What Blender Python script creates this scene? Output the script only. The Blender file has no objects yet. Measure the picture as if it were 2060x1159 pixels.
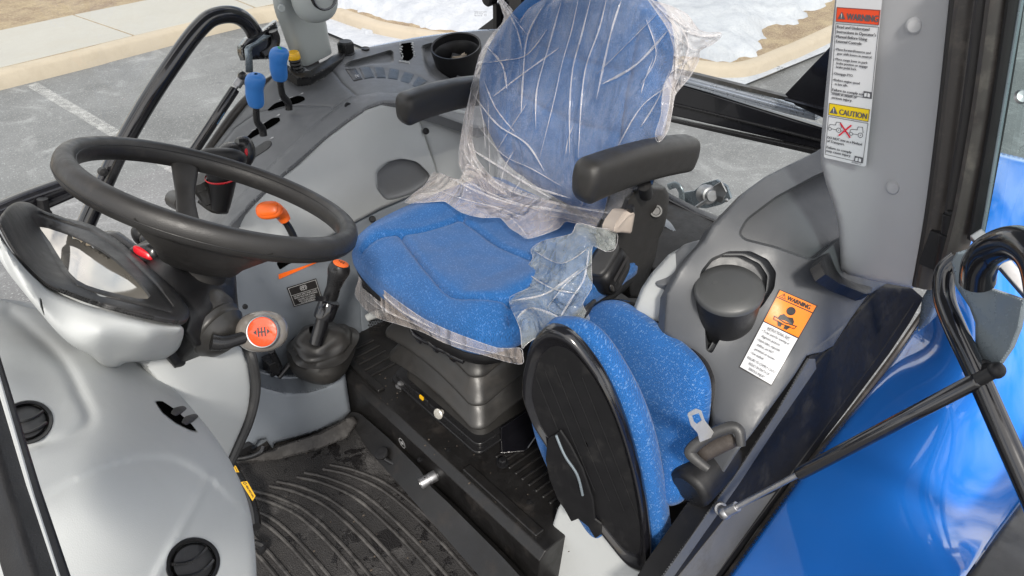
import bpy, math, random
import numpy as np
from mathutils import Vector, Matrix, noise
from mathutils.geometry import delaunay_2d_cdt
R_ = math.radians
SC = bpy.context.scene
COL = SC.collection

# ------------------------------------------------------------------ camera
FPX = 1500.0; PITCH = R_(35)
FH = Vector((.669, .743, 0)).normalized(); RT = Vector((FH.y, -FH.x, 0)); UPZ = Vector((0, 0, 1))
FW = FH*math.cos(PITCH) - UPZ*math.sin(PITCH); UPV = FH*math.sin(PITCH) + UPZ*math.cos(PITCH)
cam_d = bpy.data.cameras.new('camera'); cam = bpy.data.objects.new('camera', cam_d); COL.objects.link(cam)
cam.matrix_world = Matrix((( RT.x, UPV.x, -FW.x, 0), (RT.y, UPV.y, -FW.y, 0), (RT.z, UPV.z, -FW.z, 0), (0, 0, 0, 1)))
cam_d.sensor_width = 36; cam_d.lens = 36*FPX/2060; cam_d.clip_start = .02; cam_d.clip_end = 1000
SC.camera = cam

# ------------------------------------------------------------------ world, sun, exposure
SUN_EL, SUN_AZ = R_(42), R_(235)          # direction the light comes from, azimuth from +x towards +y
w = bpy.data.worlds.new('World'); SC.world = w; w.use_nodes = True
nt = w.node_tree; nt.nodes.clear()
def wn(t, **k):
    n = nt.nodes.new(t)
    for a, b in k.items(): setattr(n, a, b)
    return n
sky = wn('ShaderNodeTexSky', sky_type='NISHITA', sun_disc=False, sun_elevation=SUN_EL, sun_rotation=math.pi/2-SUN_AZ)
sky.air_density = 1.0; sky.dust_density = 1.5
tc = wn('ShaderNodeTexCoord'); mp = wn('ShaderNodeMapping'); mp.inputs['Scale'].default_value = (1, 1, 2.2)
nz = wn('ShaderNodeTexNoise'); nz.inputs['Scale'].default_value = 2.3; nz.inputs['Detail'].default_value = 7; nz.inputs['Roughness'].default_value = .58
rp = wn('ShaderNodeValToRGB'); rp.color_ramp.elements[0].position = .38; rp.color_ramp.elements[1].position = .56
mx = wn('ShaderNodeMix', data_type='RGBA'); mx.inputs['B'].default_value = (11.2, 10.9, 10.6, 1)
bg = wn('ShaderNodeBackground'); bg.inputs['Strength'].default_value = .11
out = wn('ShaderNodeOutputWorld'); L = nt.links.new
L(tc.outputs['Generated'], mp.inputs['Vector']); L(mp.outputs['Vector'], nz.inputs['Vector']); L(nz.outputs['Fac'], rp.inputs['Fac'])
L(rp.outputs['Color'], mx.inputs['Factor']); L(sky.outputs['Color'], mx.inputs['A']); L(mx.outputs['Result'], bg.inputs['Color']); L(bg.outputs['Background'], out.inputs['Surface'])
sd = bpy.data.lights.new('sun', 'SUN'); sd.energy = 2.5; sd.angle = R_(8); sd.color = (1, .95, .87)
so = bpy.data.objects.new('sun', sd); COL.objects.link(so)
sdir = Vector((math.cos(SUN_AZ)*math.cos(SUN_EL), math.sin(SUN_AZ)*math.cos(SUN_EL), math.sin(SUN_EL)))
so.rotation_euler = sdir.to_track_quat('Z', 'Y').to_euler()
vs = SC.view_settings; vs.view_transform = 'Standard'; vs.look = 'None'; vs.exposure = .66; vs.gamma = 1

# ------------------------------------------------------------------ geometry helpers
def ray(px, py): return FW + RT*((px-1030)/FPX) + UPV*((579.5-py)/FPX)
def at(px, py, ax='d', v=1.0):
    """the point of the place seen at a spot of the photograph, on the plane x / y / z = v"""
    r = ray(px, py)
    if ax == 'd': return r*v
    return r*(v/r['xyz'.index(ax)])
def ats(pts, ax, v): return [at(p[0], p[1], ax, v) for p in pts]
def proj(P):
    d = P.dot(FW); return 1030+FPX*P.dot(RT)/d, 579.5-FPX*P.dot(UPV)/d, d
def crv(pts, n=8, closed=False):
    pts = [Vector(p) for p in pts]; m = len(pts); o = []
    if m < 3 and not closed: 
        return [pts[0].lerp(pts[-1], i/n) for i in range(n+1)]
    for i in range(m if closed else m-1):
        if closed: p0, p1, p2, p3 = pts[i-1], pts[i], pts[(i+1) % m], pts[(i+2) % m]
        else: p0, p1, p2, p3 = pts[max(i-1, 0)], pts[i], pts[i+1], pts[min(i+2, m-1)]
        for k in range(n):
            t = k/n
            o.append(.5*((2*p1)+(p2-p0)*t+(2*p0-5*p1+4*p2-p3)*t*t+(3*p1-p0-3*p2+p3)*t**3))
    if not closed: o.append(pts[-1])
    return o
def rnd(pts, r, n=5):
    """polygon (2D or 3D) with its corners rounded"""
    pts = [Vector(p) for p in pts]; o = []; m = len(pts)
    for i in range(m):
        a, b, c = pts[i-1], pts[i], pts[(i+1) % m]
        rr = min(r, (a-b).length*.48, (c-b).length*.48)
        p, q = b+(a-b).normalized()*rr, b+(c-b).normalized()*rr
        for k in range(n+1):
            t = k/n; o.append(p*(1-t)**2+b*2*t*(1-t)+q*t*t)
    return o
class MB:
    def __init__(s): s.v = []; s.f = []; s.uv = None; s.split = None
    def add(s, vs, fs):
        k = len(s.v); s.v += [tuple(v) for v in vs]; s.f += [tuple(i+k for i in f) for f in fs]; return s
    def grid(s, P, cu=False, cv=False):
        m, n = len(P), len(P[0]); fs = []
        for i in range(m if cu else m-1):
            for j in range(n if cv else n-1):
                a, b = (i+1) % m, (j+1) % n
                fs.append((i*n+j, i*n+b, a*n+b, a*n+j))
        return s.add([p for r in P for p in r], fs)
    def tube(s, path, r, n=14, sm=6, flat=1.0, ref=None, closed=False):
        path = crv(path, sm, closed) if sm else [Vector(p) for p in path]
        m = len(path); rings = []
        rs = r if isinstance(r, (list, tuple)) else [r]
        T0 = (path[1]-path[0]).normalized(); nn = Vector(ref) if ref else T0.orthogonal()
        for i, p in enumerate(path):
            if closed: T = (path[(i+1) % m]-path[i-1]).normalized()
            else: T = (path[min(i+1, m-1)]-path[max(i-1, 0)]).normalized()
            if ref: nn = Vector(ref)
            nn = (nn-T*nn.dot(T)).normalized(); b = T.cross(nn)
            q = i/(m-1)*(len(rs)-1); k = min(int(q), len(rs)-2) if len(rs) > 1 else 0
            rr = rs[0] if len(rs) == 1 else rs[k]*(1-(q-k))+rs[k+1]*(q-k)
            rings.append([p+(nn*math.cos(2*math.pi*j/n)*flat+b*math.sin(2*math.pi*j/n))*rr for j in range(n)])
        k = len(s.v); s.grid(rings, closed, True)
        if not closed:
            s.f.append(tuple(k+j for j in range(n))); s.f.append(tuple(k+(m-1)*n+j for j in reversed(range(n))))
        return s
    def lathe(s, o, ax, prof, n=36, u=None, el=1.0):
        o = Vector(o); ax = Vector(ax).normalized(); u = Vector(u) if u else ax.orthogonal(); u = (u-ax*u.dot(ax)).normalized(); b = ax.cross(u)
        return s.grid([[o+ax*h+(u*math.cos(2*math.pi*j/n)+b*math.sin(2*math.pi*j/n)*el)*r for j in range(n)] for r, h in prof], False, True)
    def prism(s, pts, off):
        n = len(pts); pts = [Vector(p) for p in pts]; off = Vector(off)
        return s.add(pts+[p+off for p in pts], [tuple(range(n)), tuple(reversed(range(n, 2*n)))]+[(i, (i+1) % n, (i+1) % n+n, i+n)[::-1] for i in range(n)])
    def box(s, c, h, X=(1, 0, 0), Y=(0, 1, 0), Z=(0, 0, 1)):
        c = Vector(c); X, Y, Z = Vector(X)*h[0], Vector(Y)*h[1], Vector(Z)*h[2]
        vs = [c+X*a+Y*b+Z*d for a in (-1, 1) for b in (-1, 1) for d in (-1, 1)]
        return s.add(vs, [(0, 1, 3, 2), (4, 6, 7, 5), (0, 4, 5, 1), (2, 3, 7, 6), (0, 2, 6, 4), (1, 5, 7, 3)])
    def ball(s, c, h, X=(1, 0, 0), Y=(0, 1, 0), Z=(0, 0, 1), p=2.0, m=14, n=24):
        c = Vector(c); X, Y, Z = Vector(X)*h[0], Vector(Y)*h[1], Vector(Z)*h[2]; e = 2/p
        g = lambda t: math.copysign(abs(t)**e, t)
        return s.grid([[c+X*g(math.cos(a))*g(math.cos(b))+Y*g(math.cos(a))*g(math.sin(b))+Z*g(math.sin(a)) for b in [2*math.pi*j/n for j in range(n)]] for a in [-math.pi/2+math.pi*i/m for i in range(m+1)]], False, True)
    def build(s, name, m, parent=None, smooth=True, bevel=0, ang=35, seg=2, solid=None):
        me = bpy.data.meshes.new(name); me.from_pydata(s.v, [], s.f)
        bm_clean(me, bevel > 0)
        if s.uv and len(s.uv) == len(s.v):
            ul = me.uv_layers.new(name='UVMap')
            for lp in me.loops: ul.data[lp.index].uv = s.uv[lp.vertex_index]
        o = bpy.data.objects.new(name, me); COL.objects.link(o)
        for mm in (m if isinstance(m, (list, tuple)) else [m]): me.materials.append(mm)
        if s.split:
            for p_ in me.polygons[s.split:]: p_.material_index = 1
        if smooth: me.shade_smooth() if hasattr(me, 'shade_smooth') else None
        if solid: 
            q = o.modifiers.new('thickness', 'SOLIDIFY'); q.thickness = solid; q.offset = -1
        if bevel:
            q = o.modifiers.new('bevel', 'BEVEL'); q.width = bevel; q.segments = seg; q.limit_method = 'ANGLE'; q.angle_limit = R_(ang)
        if smooth and (bevel or True):
            me.set_sharp_from_angle(angle=R_(ang)) if not bevel else None
            if bevel: q = o.modifiers.new('wn', 'WEIGHTED_NORMAL'); q.keep_sharp = False
        if parent: o.parent = parent
        return o
def bm_clean(me, weld):
    import bmesh
    b = bmesh.new(); b.from_mesh(me)
    if weld: bmesh.ops.remove_doubles(b, verts=b.verts, dist=1e-6)
    bmesh.ops.recalc_face_normals(b, faces=b.faces); b.to_mesh(me); b.free()
def tag(o, label=None, cat=None, group=None, kind=None):
    if label: o['label'] = label
    if cat: o['category'] = cat
    if group: o['group'] = group
    if kind: o['kind'] = kind
    return o
def thing(name, label, cat, loc=(0, 0, 0), group=None):
    o = bpy.data.objects.new(name, None); COL.objects.link(o); o.empty_display_size = .05
    tag(o, label, cat, group); return o      # kept at the origin: the parts carry place coordinates

def seg_dist(P, line):
    P = np.asarray(P); D = np.full(len(P), 1e9)
    for a, b in zip(line[:-1], line[1:]):
        a, b = np.array(a[:2], float), np.array(b[:2], float); ab = b-a; t = np.clip(((P-a)@ab)/max(ab@ab, 1e-9), 0, 1)
        D = np.minimum(D, np.hypot(*(P-(a+t[:, None]*ab)).T))
    return D
def inside(P, poly):
    P = np.asarray(P); c = np.zeros(len(P), bool); n = len(poly)
    for i in range(n):
        x1, y1 = poly[i][:2]; x2, y2 = poly[i-1][:2]
        m = ((y1 > P[:, 1]) != (y2 > P[:, 1]))
        with np.errstate(divide='ignore', invalid='ignore'):
            c ^= m & (P[:, 0] < (x2-x1)*(P[:, 1]-y1)/((y2-y1) if y2 != y1 else 1e-9)+x1)
    return c
class Surf:
    """smooth surface through control points given as (px, py, axis, value)"""
    def __init__(s, ctrl, lam=0):
        s.c = np.array([[c[0], c[1]] for c in ctrl], float)/500; n = len(ctrl)
        z = np.array([1/at(*c).dot(FW) for c in ctrl])
        r = np.linalg.norm(s.c[:, None]-s.c[None], axis=2); K = s.U(r)+lam*np.eye(n)
        A = np.zeros((n+3, n+3)); A[:n, :n] = K; Pm = np.c_[np.ones(n), s.c]; A[:n, n:] = Pm; A[n:, :n] = Pm.T
        s.w = np.linalg.lstsq(A, np.r_[z, 0, 0, 0], rcond=None)[0]
    @staticmethod
    def U(r): return np.where(r > 0, r*r*np.log(np.maximum(r, 1e-12)), 0)
    def d(s, P):
        P = np.asarray(P, float)/500; n = len(s.c)
        K = s.U(np.linalg.norm(P[:, None]-s.c[None], axis=2))
        return 1/(K@s.w[:n]+s.w[n]+P@s.w[n+1:])
    def p(s, px, py, lift=0): return ray(px, py)*(float(s.d([(px, py)])[0])-lift)
def sstep(x): x = np.clip(x, 0, 1); return x*x*(3-2*x)
def patch(outline, sf, step=6, thick=.02, roll=(0, 0), dents=(), lines=(), disp=None, mb=None, holes=(), cr=0):
    if isinstance(sf, (list, tuple)): sf = Surf(sf)
    ol = [(p[0], p[1]) for p in outline]
    if cr: ol = [tuple(p) for p in rnd(ol, cr)]
    loops = []
    def dens(l):
        o = []
        for i in range(len(l)):
            a, b = np.array(l[i], float), np.array(l[(i+1) % len(l)], float); k = max(1, int(np.hypot(*(b-a))/step))
            for j in range(k): o.append(tuple(a+(b-a)*j/k))
        return o
    loops = [dens(ol)]+[dens([(p[0], p[1]) for p in h]) for h in holes]
    bd = np.array(loops[0]); x0, y0 = bd.min(0); x1, y1 = bd.max(0)
    G = [(x+(step/2 if (j % 2) else 0), y) for j, y in enumerate(np.arange(y0, y1, step*.87)) for x in np.arange(x0, x1, step)]
    G = np.array(G); EX = []      # extra points along rolled rims, recess edges and creases
    def along(l, sp, offs_, closed=True):
        l = [np.array(q[:2], float) for q in l]; q = []
        for i in range(len(l) if closed else len(l)-1):
            a, b = l[i], l[(i+1) % len(l)]; L0 = np.hypot(*(b-a))
            if L0 < 1e-6: continue
            k = max(1, int(round(L0/sp))); nv = np.array([-(b-a)[1], (b-a)[0]])/L0
            for j in range(k):
                for o_ in offs_: q.append(a+(b-a)*(j+.5)/k+nv*o_)
        return q
    if roll[0]:
        for f_ in (.12, .3, .55, .85): EX += [(q, step*.5) for q in along(loops[0], step*.8, (-roll[0]*f_, roll[0]*f_))]
    for poly, dep, soft in dents: EX += [(q, step*.3) for q in along(poly, max(1.5, step*.45), (-soft, -soft*.5, 0, soft*.5, soft))]
    for ln, wd, dep in lines: EX += [(q, wd*.35) for q in along([tuple(q)[:2] for q in ln], max(2, wd), (-1.5*wd, -.8*wd, -.35*wd, 0, .35*wd, .8*wd, 1.5*wd), False)]
    m = inside(G, loops[0])
    for h in loops[1:]: m &= ~inside(G, h)
    G = G[m]
    dist = seg_dist(G, loops[0]+[loops[0][0]])
    for h in loops[1:]: dist = np.minimum(dist, seg_dist(G, h+[h[0]]))
    G = G[dist > step*.45]
    if EX:
        E_ = np.array([q for q, r_ in EX]); ok_ = inside(E_, loops[0]); ds = seg_dist(E_, loops[0]+[loops[0][0]])
        for h in loops[1:]: ok_ &= ~inside(E_, h); ds = np.minimum(ds, seg_dist(E_, h+[h[0]]))
        cell = {}; keep = []
        for q, r_, a_, d_ in zip(E_, [r_ for _, r_ in EX], ok_, ds):
            if not a_ or d_ < .6: continue
            key = (int(q[0]//8), int(q[1]//8)); r2 = max(.7, r_*.7)**2
            if any((q[0]-z[0])**2+(q[1]-z[1])**2 < r2 for ii in (-1, 0, 1) for jj in (-1, 0, 1) for z in cell.get((key[0]+ii, key[1]+jj), ())): continue
            cell.setdefault(key, []).append(q); keep.append(q)
        kp_ = []
        for g in G:
            key = (int(g[0]//8), int(g[1]//8)); lim = (step*.55)**2
            if not any((g[0]-z[0])**2+(g[1]-z[1])**2 < lim for ii in (-1, 0, 1) for jj in (-1, 0, 1) for z in cell.get((key[0]+ii, key[1]+jj), ())): kp_.append(g)
        G = kp_+keep
    pts = [Vector(p) for l in loops for p in l]; ed = []; k = 0
    for l in loops: ed += [(k+i, k+(i+1) % len(l)) for i in range(len(l))]; k += len(l)
    vs, es, fs, ov, oe, of = delaunay_2d_cdt(pts+[Vector(g) for g in G], ed, [], 0, 1e-5)
    P = np.array([(v[0], v[1]) for v in vs]); cen = np.array([P[list(f)].mean(0) for f in fs]); ok = inside(cen, loops[0])
    for h in loops[1:]: ok &= ~inside(cen, h)
    fs = [f for f, q in zip(fs, ok) if q]
    d = sf.d(P)
    if roll[0]:
        dd = seg_dist(P, loops[0]+[loops[0][0]]); t = np.clip(1-dd/roll[0], 0, 1); d = d+roll[1]*(1-np.sqrt(np.maximum(1-t*t, 0)))
    for poly, dep, soft in dents:
        poly = [tuple(q)[:2] for q in poly]; sdv = seg_dist(P, list(poly)+[poly[0]]); ins = inside(P, poly)
        d = d+dep*np.where(ins, sstep(sdv/soft), 0)
    for ln, wd, dep in lines:
        t = seg_dist(P, ln)/wd; d = d+dep*np.exp(-t*t*2)
    if disp is not None: d = d+disp(P)
    mb = mb or MB(); V3 = [ray(*p)*float(q) for p, q in zip(P, d)]; n = len(V3)
    if not thick: 
        mb.add(V3, fs); return mb
    cnt = {}
    for f in fs:
        for i in range(3): 
            e = (f[i], f[(i+1) % 3]); cnt[tuple(sorted(e))] = cnt.get(tuple(sorted(e)), 0)+1
    be = [(f[i], f[(i+1) % 3]) for f in fs for i in range(3) if cnt[tuple(sorted((f[i], f[(i+1) % 3])))] == 1]
    c = sum(V3, Vector())/n; nrm = Vector()
    for f in fs: nrm += (V3[f[1]]-V3[f[0]]).cross(V3[f[2]]-V3[f[0]])
    nrm.normalize()
    if nrm.dot(FW) < 0: nrm = -nrm
    B = [v+nrm*thick for v in V3]
    mb.add(V3+B, fs+[tuple(i+n for i in reversed(f)) for f in fs]+[(b, a, a+n, b+n) for a, b in be])
    return mb
class Decal:
    """flat artwork laid on a quad TL TR BR BL, coordinates 0..W to the right and 0..H down"""
    def __init__(s, q, W, H, lift=.0006):
        s.q = [Vector(p) for p in q]; s.W, s.H = W, H; n = (s.q[1]-s.q[0]).cross(s.q[3]-s.q[0]).normalized()
        s.n = -n if n.dot(s.q[0]) > 0 else n; s.lift = lift
    def m(s, x, y, k=0):
        a, b = x/s.W, y/s.H; q = s.q
        return q[0]*(1-a)*(1-b)+q[1]*a*(1-b)+q[2]*a*b+q[3]*(1-a)*b+s.n*s.lift*k
    def poly(s, mb, pts, k): mb.add([s.m(x, y, k) for x, y in pts], [tuple(range(len(pts)))])
    def rect(s, mb, x0, y0, x1, y1, k): s.poly(mb, [(x0, y0), (x1, y0), (x1, y1), (x0, y1)], k)
    def frame(s, mb, x0, y0, x1, y1, t, k):
        for r in ((x0, y0, x1, y0+t), (x0, y1-t, x1, y1), (x0, y0+t, x0+t, y1-t), (x1-t, y0+t, x1, y1-t)): s.rect(mb, *r, k)
    def ring(s, mb, cx, cy, r, t, k, n=28, a0=0, a1=360):
        for i in range(n):
            a, b = R_(a0+(a1-a0)*i/n), R_(a0+(a1-a0)*(i+1)/n)
            s.poly(mb, [(cx+r*math.cos(a), cy+r*math.sin(a)), (cx+r*math.cos(b), cy+r*math.sin(b)), (cx+(r-t)*math.cos(b), cy+(r-t)*math.sin(b)), (cx+(r-t)*math.cos(a), cy+(r-t)*math.sin(a))], k)
    def line(s, mb, pts, t, k):
        for (x0, y0), (x1, y1) in zip(pts[:-1], pts[1:]):
            l = math.hypot(x1-x0, y1-y0) or 1; nx, ny = -(y1-y0)/l*t/2, (x1-x0)/l*t/2; ex, ey = (x1-x0)/l*t/2, (y1-y0)/l*t/2
            s.poly(mb, [(x0-ex+nx, y0-ey+ny), (x1+ex+nx, y1+ey+ny), (x1+ex-nx, y1+ey-ny), (x0-ex-nx, y0-ey-ny)], k)
    def text(s, mb, t, x, y, h, k, w=None, al='L', bold=0):
        vs, fs, tw = glyphs(t); sc = h/.72; sx = sc if not w else w/tw
        x0 = x-(tw*sx if al == 'R' else tw*sx/2 if al == 'C' else 0)
        for o in ([0] if not bold else [-bold/2, bold/2]):
            mb.add([s.m(x0+v[0]*sx+o, y-v[1]*sc, k+(.01 if o > 0 else 0)) for v in vs], fs)
_gl = {}
def glyphs(t):
    if t not in _gl:
        c = bpy.data.curves.new('t', 'FONT'); c.body = t; c.resolution_u = 3; o = bpy.data.objects.new('t', c); COL.objects.link(o)
        dg = bpy.context.evaluated_depsgraph_get(); me = bpy.data.meshes.new_from_object(o.evaluated_get(dg))
        vs = [(v.co.x, v.co.y) for v in me.vertices]; fs = [tuple(p.vertices) for p in me.polygons]
        _gl[t] = (vs, fs, max([v[0] for v in vs] or [1])); bpy.data.objects.remove(o); bpy.data.curves.remove(c); bpy.data.meshes.remove(me)
    return _gl[t]

# ------------------------------------------------------------------ materials
def newmat(name):
    m = bpy.data.materials.new(name); m.use_nodes = True; nt = m.node_tree
    return m, nt, nt.nodes['Principled BSDF']
def node(nt, t, ins=None, **k):
    n = nt.nodes.new(t)
    for a, b in k.items(): setattr(n, a, b)
    for a, b in (ins or {}).items(): n.inputs[a].default_value = b
    return n
def c4(c): return (c[0], c[1], c[2], 1) if len(c) == 3 else c
def mat(name, col, rough=.5, metal=0, grain=0, gs=900, var=.06, vs_=6, coat=0, dust=None, spec=.5, rvar=.12, scr=0):
    m, nt, b = newmat(name); lk = nt.links.new
    tc = node(nt, 'ShaderNodeTexCoord'); n1 = node(nt, 'ShaderNodeTexNoise', {'Scale': vs_, 'Detail': 5, 'Roughness': .6})
    lk(tc.outputs['Object'], n1.inputs['Vector'])
    mx = node(nt, 'ShaderNodeMix', data_type='RGBA'); mx.inputs['A'].default_value = c4([min(1, x*(1-var)) for x in col]); mx.inputs['B'].default_value = c4([min(1, x*(1+var)) for x in col])
    lk(n1.outputs['Fac'], mx.inputs['Factor']); res = mx.outputs['Result']
    b.inputs['Metallic'].default_value = metal; b.inputs['Specular IOR Level'].default_value = spec; b.inputs['Coat Weight'].default_value = coat; b.inputs['Coat Roughness'].default_value = .04
    mr = node(nt, 'ShaderNodeMapRange', {'From Min': .3, 'From Max': .7, 'To Min': max(.02, rough-rvar), 'To Max': min(1, rough+rvar)})
    n2 = node(nt, 'ShaderNodeTexNoise', {'Scale': vs_*5, 'Detail': 6, 'Roughness': .65}); lk(tc.outputs['Object'], n2.inputs['Vector'])
    lk(n2.outputs['Fac'], mr.inputs['Value']); rg = mr.outputs['Result']
    if dust:
        dc, am, ds = dust
        n3 = node(nt, 'ShaderNodeTexNoise', {'Scale': ds, 'Detail': 9, 'Roughness': .72}); lk(tc.outputs['Object'], n3.inputs['Vector'])
        r3 = node(nt, 'ShaderNodeMapRange', {'From Min': .62-am*.3, 'From Max': .85-am*.3, 'To Min': 0, 'To Max': min(1, am*1.6)}); lk(n3.outputs['Fac'], r3.inputs['Value'])
        m3 = node(nt, 'ShaderNodeMix', data_type='RGBA'); m3.inputs['B'].default_value = c4(dc); lk(r3.outputs['Result'], m3.inputs['Factor']); lk(res, m3.inputs['A']); res = m3.outputs['Result']
        a3 = node(nt, 'ShaderNodeMath', operation='ADD'); a3.use_clamp = True; ml = node(nt, 'ShaderNodeMath', {1: .5}, operation='MULTIPLY'); lk(r3.outputs['Result'], ml.inputs[0]); lk(ml.outputs[0], a3.inputs[0]); lk(rg, a3.inputs[1]); rg = a3.outputs[0]
    if scr:
        mpn = node(nt, 'ShaderNodeMapping', {'Scale': (1, 6, 3), 'Rotation': (.3, .6, .4)}); lk(tc.outputs['Object'], mpn.inputs['Vector'])
        n5 = node(nt, 'ShaderNodeTexNoise', {'Scale': 60, 'Detail': 3, 'Roughness': .8}); lk(mpn.outputs['Vector'], n5.inputs['Vector'])
        r5 = node(nt, 'ShaderNodeMapRange', {'From Min': .7, 'From Max': .76, 'To Min': 0, 'To Max': scr}); lk(n5.outputs['Fac'], r5.inputs['Value'])
        m5 = node(nt, 'ShaderNodeMix', data_type='RGBA'); m5.inputs['B'].default_value = (.35, .34, .33, 1); lk(r5.outputs['Result'], m5.inputs['Factor']); lk(res, m5.inputs['A']); res = m5.outputs['Result']
    lk(res, b.inputs['Base Color']); lk(rg, b.inputs['Roughness'])
    if grain:
        n4 = node(nt, 'ShaderNodeTexNoise', {'Scale': gs, 'Detail': 2}); lk(tc.outputs['Object'], n4.inputs['Vector'])
        bp = node(nt, 'ShaderNodeBump', {'Strength': grain, 'Distance': .0006}); lk(n4.outputs['Fac'], bp.inputs['Height']); lk(bp.outputs['Normal'], b.inputs['Normal'])
    return m
M = {}
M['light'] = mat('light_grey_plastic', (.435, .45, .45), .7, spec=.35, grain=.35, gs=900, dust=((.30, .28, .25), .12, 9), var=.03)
M['shade'] = mat('shaded_grey_plastic', (.18, .20, .225), .45, grain=.3, gs=1000, dust=((.2, .18, .16), .15, 9), var=.04)  # console plastic with the bluish shade low in the cab put into its colour
M['dark'] = mat('dark_grey_plastic', (.145, .15, .157), .48, grain=.35, gs=1000, dust=((.2, .19, .18), .16, 14), var=.05)
M['darker'] = mat('charcoal_plastic', (.030, .030, .031), .45, grain=.5, gs=900, dust=((.14, .13, .12), .2, 18))
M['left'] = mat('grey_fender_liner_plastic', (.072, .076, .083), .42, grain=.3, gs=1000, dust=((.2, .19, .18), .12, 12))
M['pillar'] = mat('pillar_trim_plastic', (.37, .375, .39), .55, grain=.5, gs=1300, var=.02)
M['tread'] = mat('scuffed_grey_sill', (.13, .13, .128), .42, metal=.3, dust=((.07, .065, .06), .4, 20), scr=.3, var=.2)
M['sill'] = mat('sill_paint', (.008, .008, .009), .55, spec=.25, dust=((.05, .048, .045), .25, 16), var=.2)
M['black'] = mat('black_plastic', (.008, .008, .009), .45, grain=.4, gs=700, dust=((.08, .07, .06), .12, 20), spec=.4)
M['gloss'] = mat('black_gloss_paint', (.006, .006, .008), .18, coat=.6, dust=((.09, .085, .08), .12, 22), rvar=.06)
M['semi'] = mat('black_satin_plastic', (.012, .012, .013), .3, dust=((.08, .075, .07), .12, 20))
M['bell'] = mat('bellows_rubber', (.024, .023, .022), .38, grain=.3, gs=600, dust=((.055, .047, .04), .3, 12))
M['rubber'] = mat('soft_black_rubber', (.018, .017, .0165), .46, grain=.5, gs=700, var=.2, dust=((.10, .09, .08), .2, 25))
M['seal'] = mat('door_seal_rubber', (.045, .04, .037), .42, dust=((.16, .14, .12), .35, 26), var=.2)
M['floor'] = mat('dirty_floor_steel', (.008, .0075, .0075), .42, dust=((.045, .036, .03), .3, 13), scr=.12, var=.3, grain=.5, gs=200)
M['steel'] = mat('bare_steel', (.38, .38, .39), .45, metal=1, dust=((.2, .17, .14), .2, 60), var=.15)
M['zinc'] = mat('zinc_plate', (.66, .64, .58), .4, metal=.6, var=.2, vs_=40)
M['bracket'] = mat('painted_bracket', (.22, .26, .29), .28, metal=.5, var=.15, dust=((.2, .19, .17), .2, 30))
M['alu'] = mat('aluminium_trim', (.5, .54, .6), .3, metal=.7, var=.1)
M['beige'] = mat('beige_lever_plastic', (.36, .31, .27), .45, grain=.3)
M['orange'] = mat('orange_plastic', (.86, .14, .012), .35, grain=.1, var=.03)
M['yellow'] = mat('yellow_plastic', (.75, .42, .01), .4, var=.04)
M['red'] = mat('red_plastic', (.55, .01, .02), .3, var=.05)
M['redcap'] = mat('red_orange_cap', (.78, .065, .012), .2, coat=.8, var=.1, vs_=60)
M['green'] = mat('green_mark', (.01, .35, .12), .4)
M['bluelever'] = mat('blue_lever_plastic', (.028, .17, .50), .42, grain=.3, dust=((.1, .25, .5), .2, 40), scr=.15)
M['paint'] = mat('blue_body_paint', (.018, .21, .78), .12, coat=1, var=.04, rvar=.04, dust=((.05, .13, .5), .1, 14))
M['switch'] = mat('switch_blank', (.028, .036, .046), .35, grain=.3)
M['void'] = mat('painted_opening_dark', (.002, .002, .002), .95, spec=0, var=.02)  # near-black colour stands in for the darkness inside openings
M['white'] = mat('white_sticker', (.60, .61, .63), .4, var=.02)
M['ink'] = mat('black_ink', (.02, .018, .018), .45, var=.02)
M['inkgrey'] = mat('grey_ink', (.09, .09, .1), .5, var=.02)
M['s_red'] = mat('sticker_red', (.72, .07, .02), .4, var=.02)
M['s_orange'] = mat('sticker_orange', (.8, .2, .01), .4, var=.02)
M['s_yellow'] = mat('sticker_yellow', (.72, .52, .01), .4, var=.02)
M['s_x'] = mat('sticker_cross', (.6, .015, .04), .4, var=.02)
M['mark'] = mat('white_printing', (.5, .5, .5), .5, var=.02)
M['bluemark'] = mat('blue_printing', (.06, .26, .55), .5, var=.02)
M['paper'] = mat('crumpled_paper', (.5, .42, .32), .7)
M['belt'] = mat('belt_webbing', (.035, .028, .024), .7, grain=1, gs=500, var=.4, vs_=40)
M['concrete'] = mat('kerb_concrete', (.37, .32, .25), .85, dust=((.30, .26, .2), .4, 3), var=.12, vs_=2, grain=.8, gs=60)
M['walk'] = mat('sidewalk_concrete', (.35, .34, .31), .85, dust=((.36, .34, .30), .4, 2.5), var=.06, vs_=1.2, grain=.6, gs=70)

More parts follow.
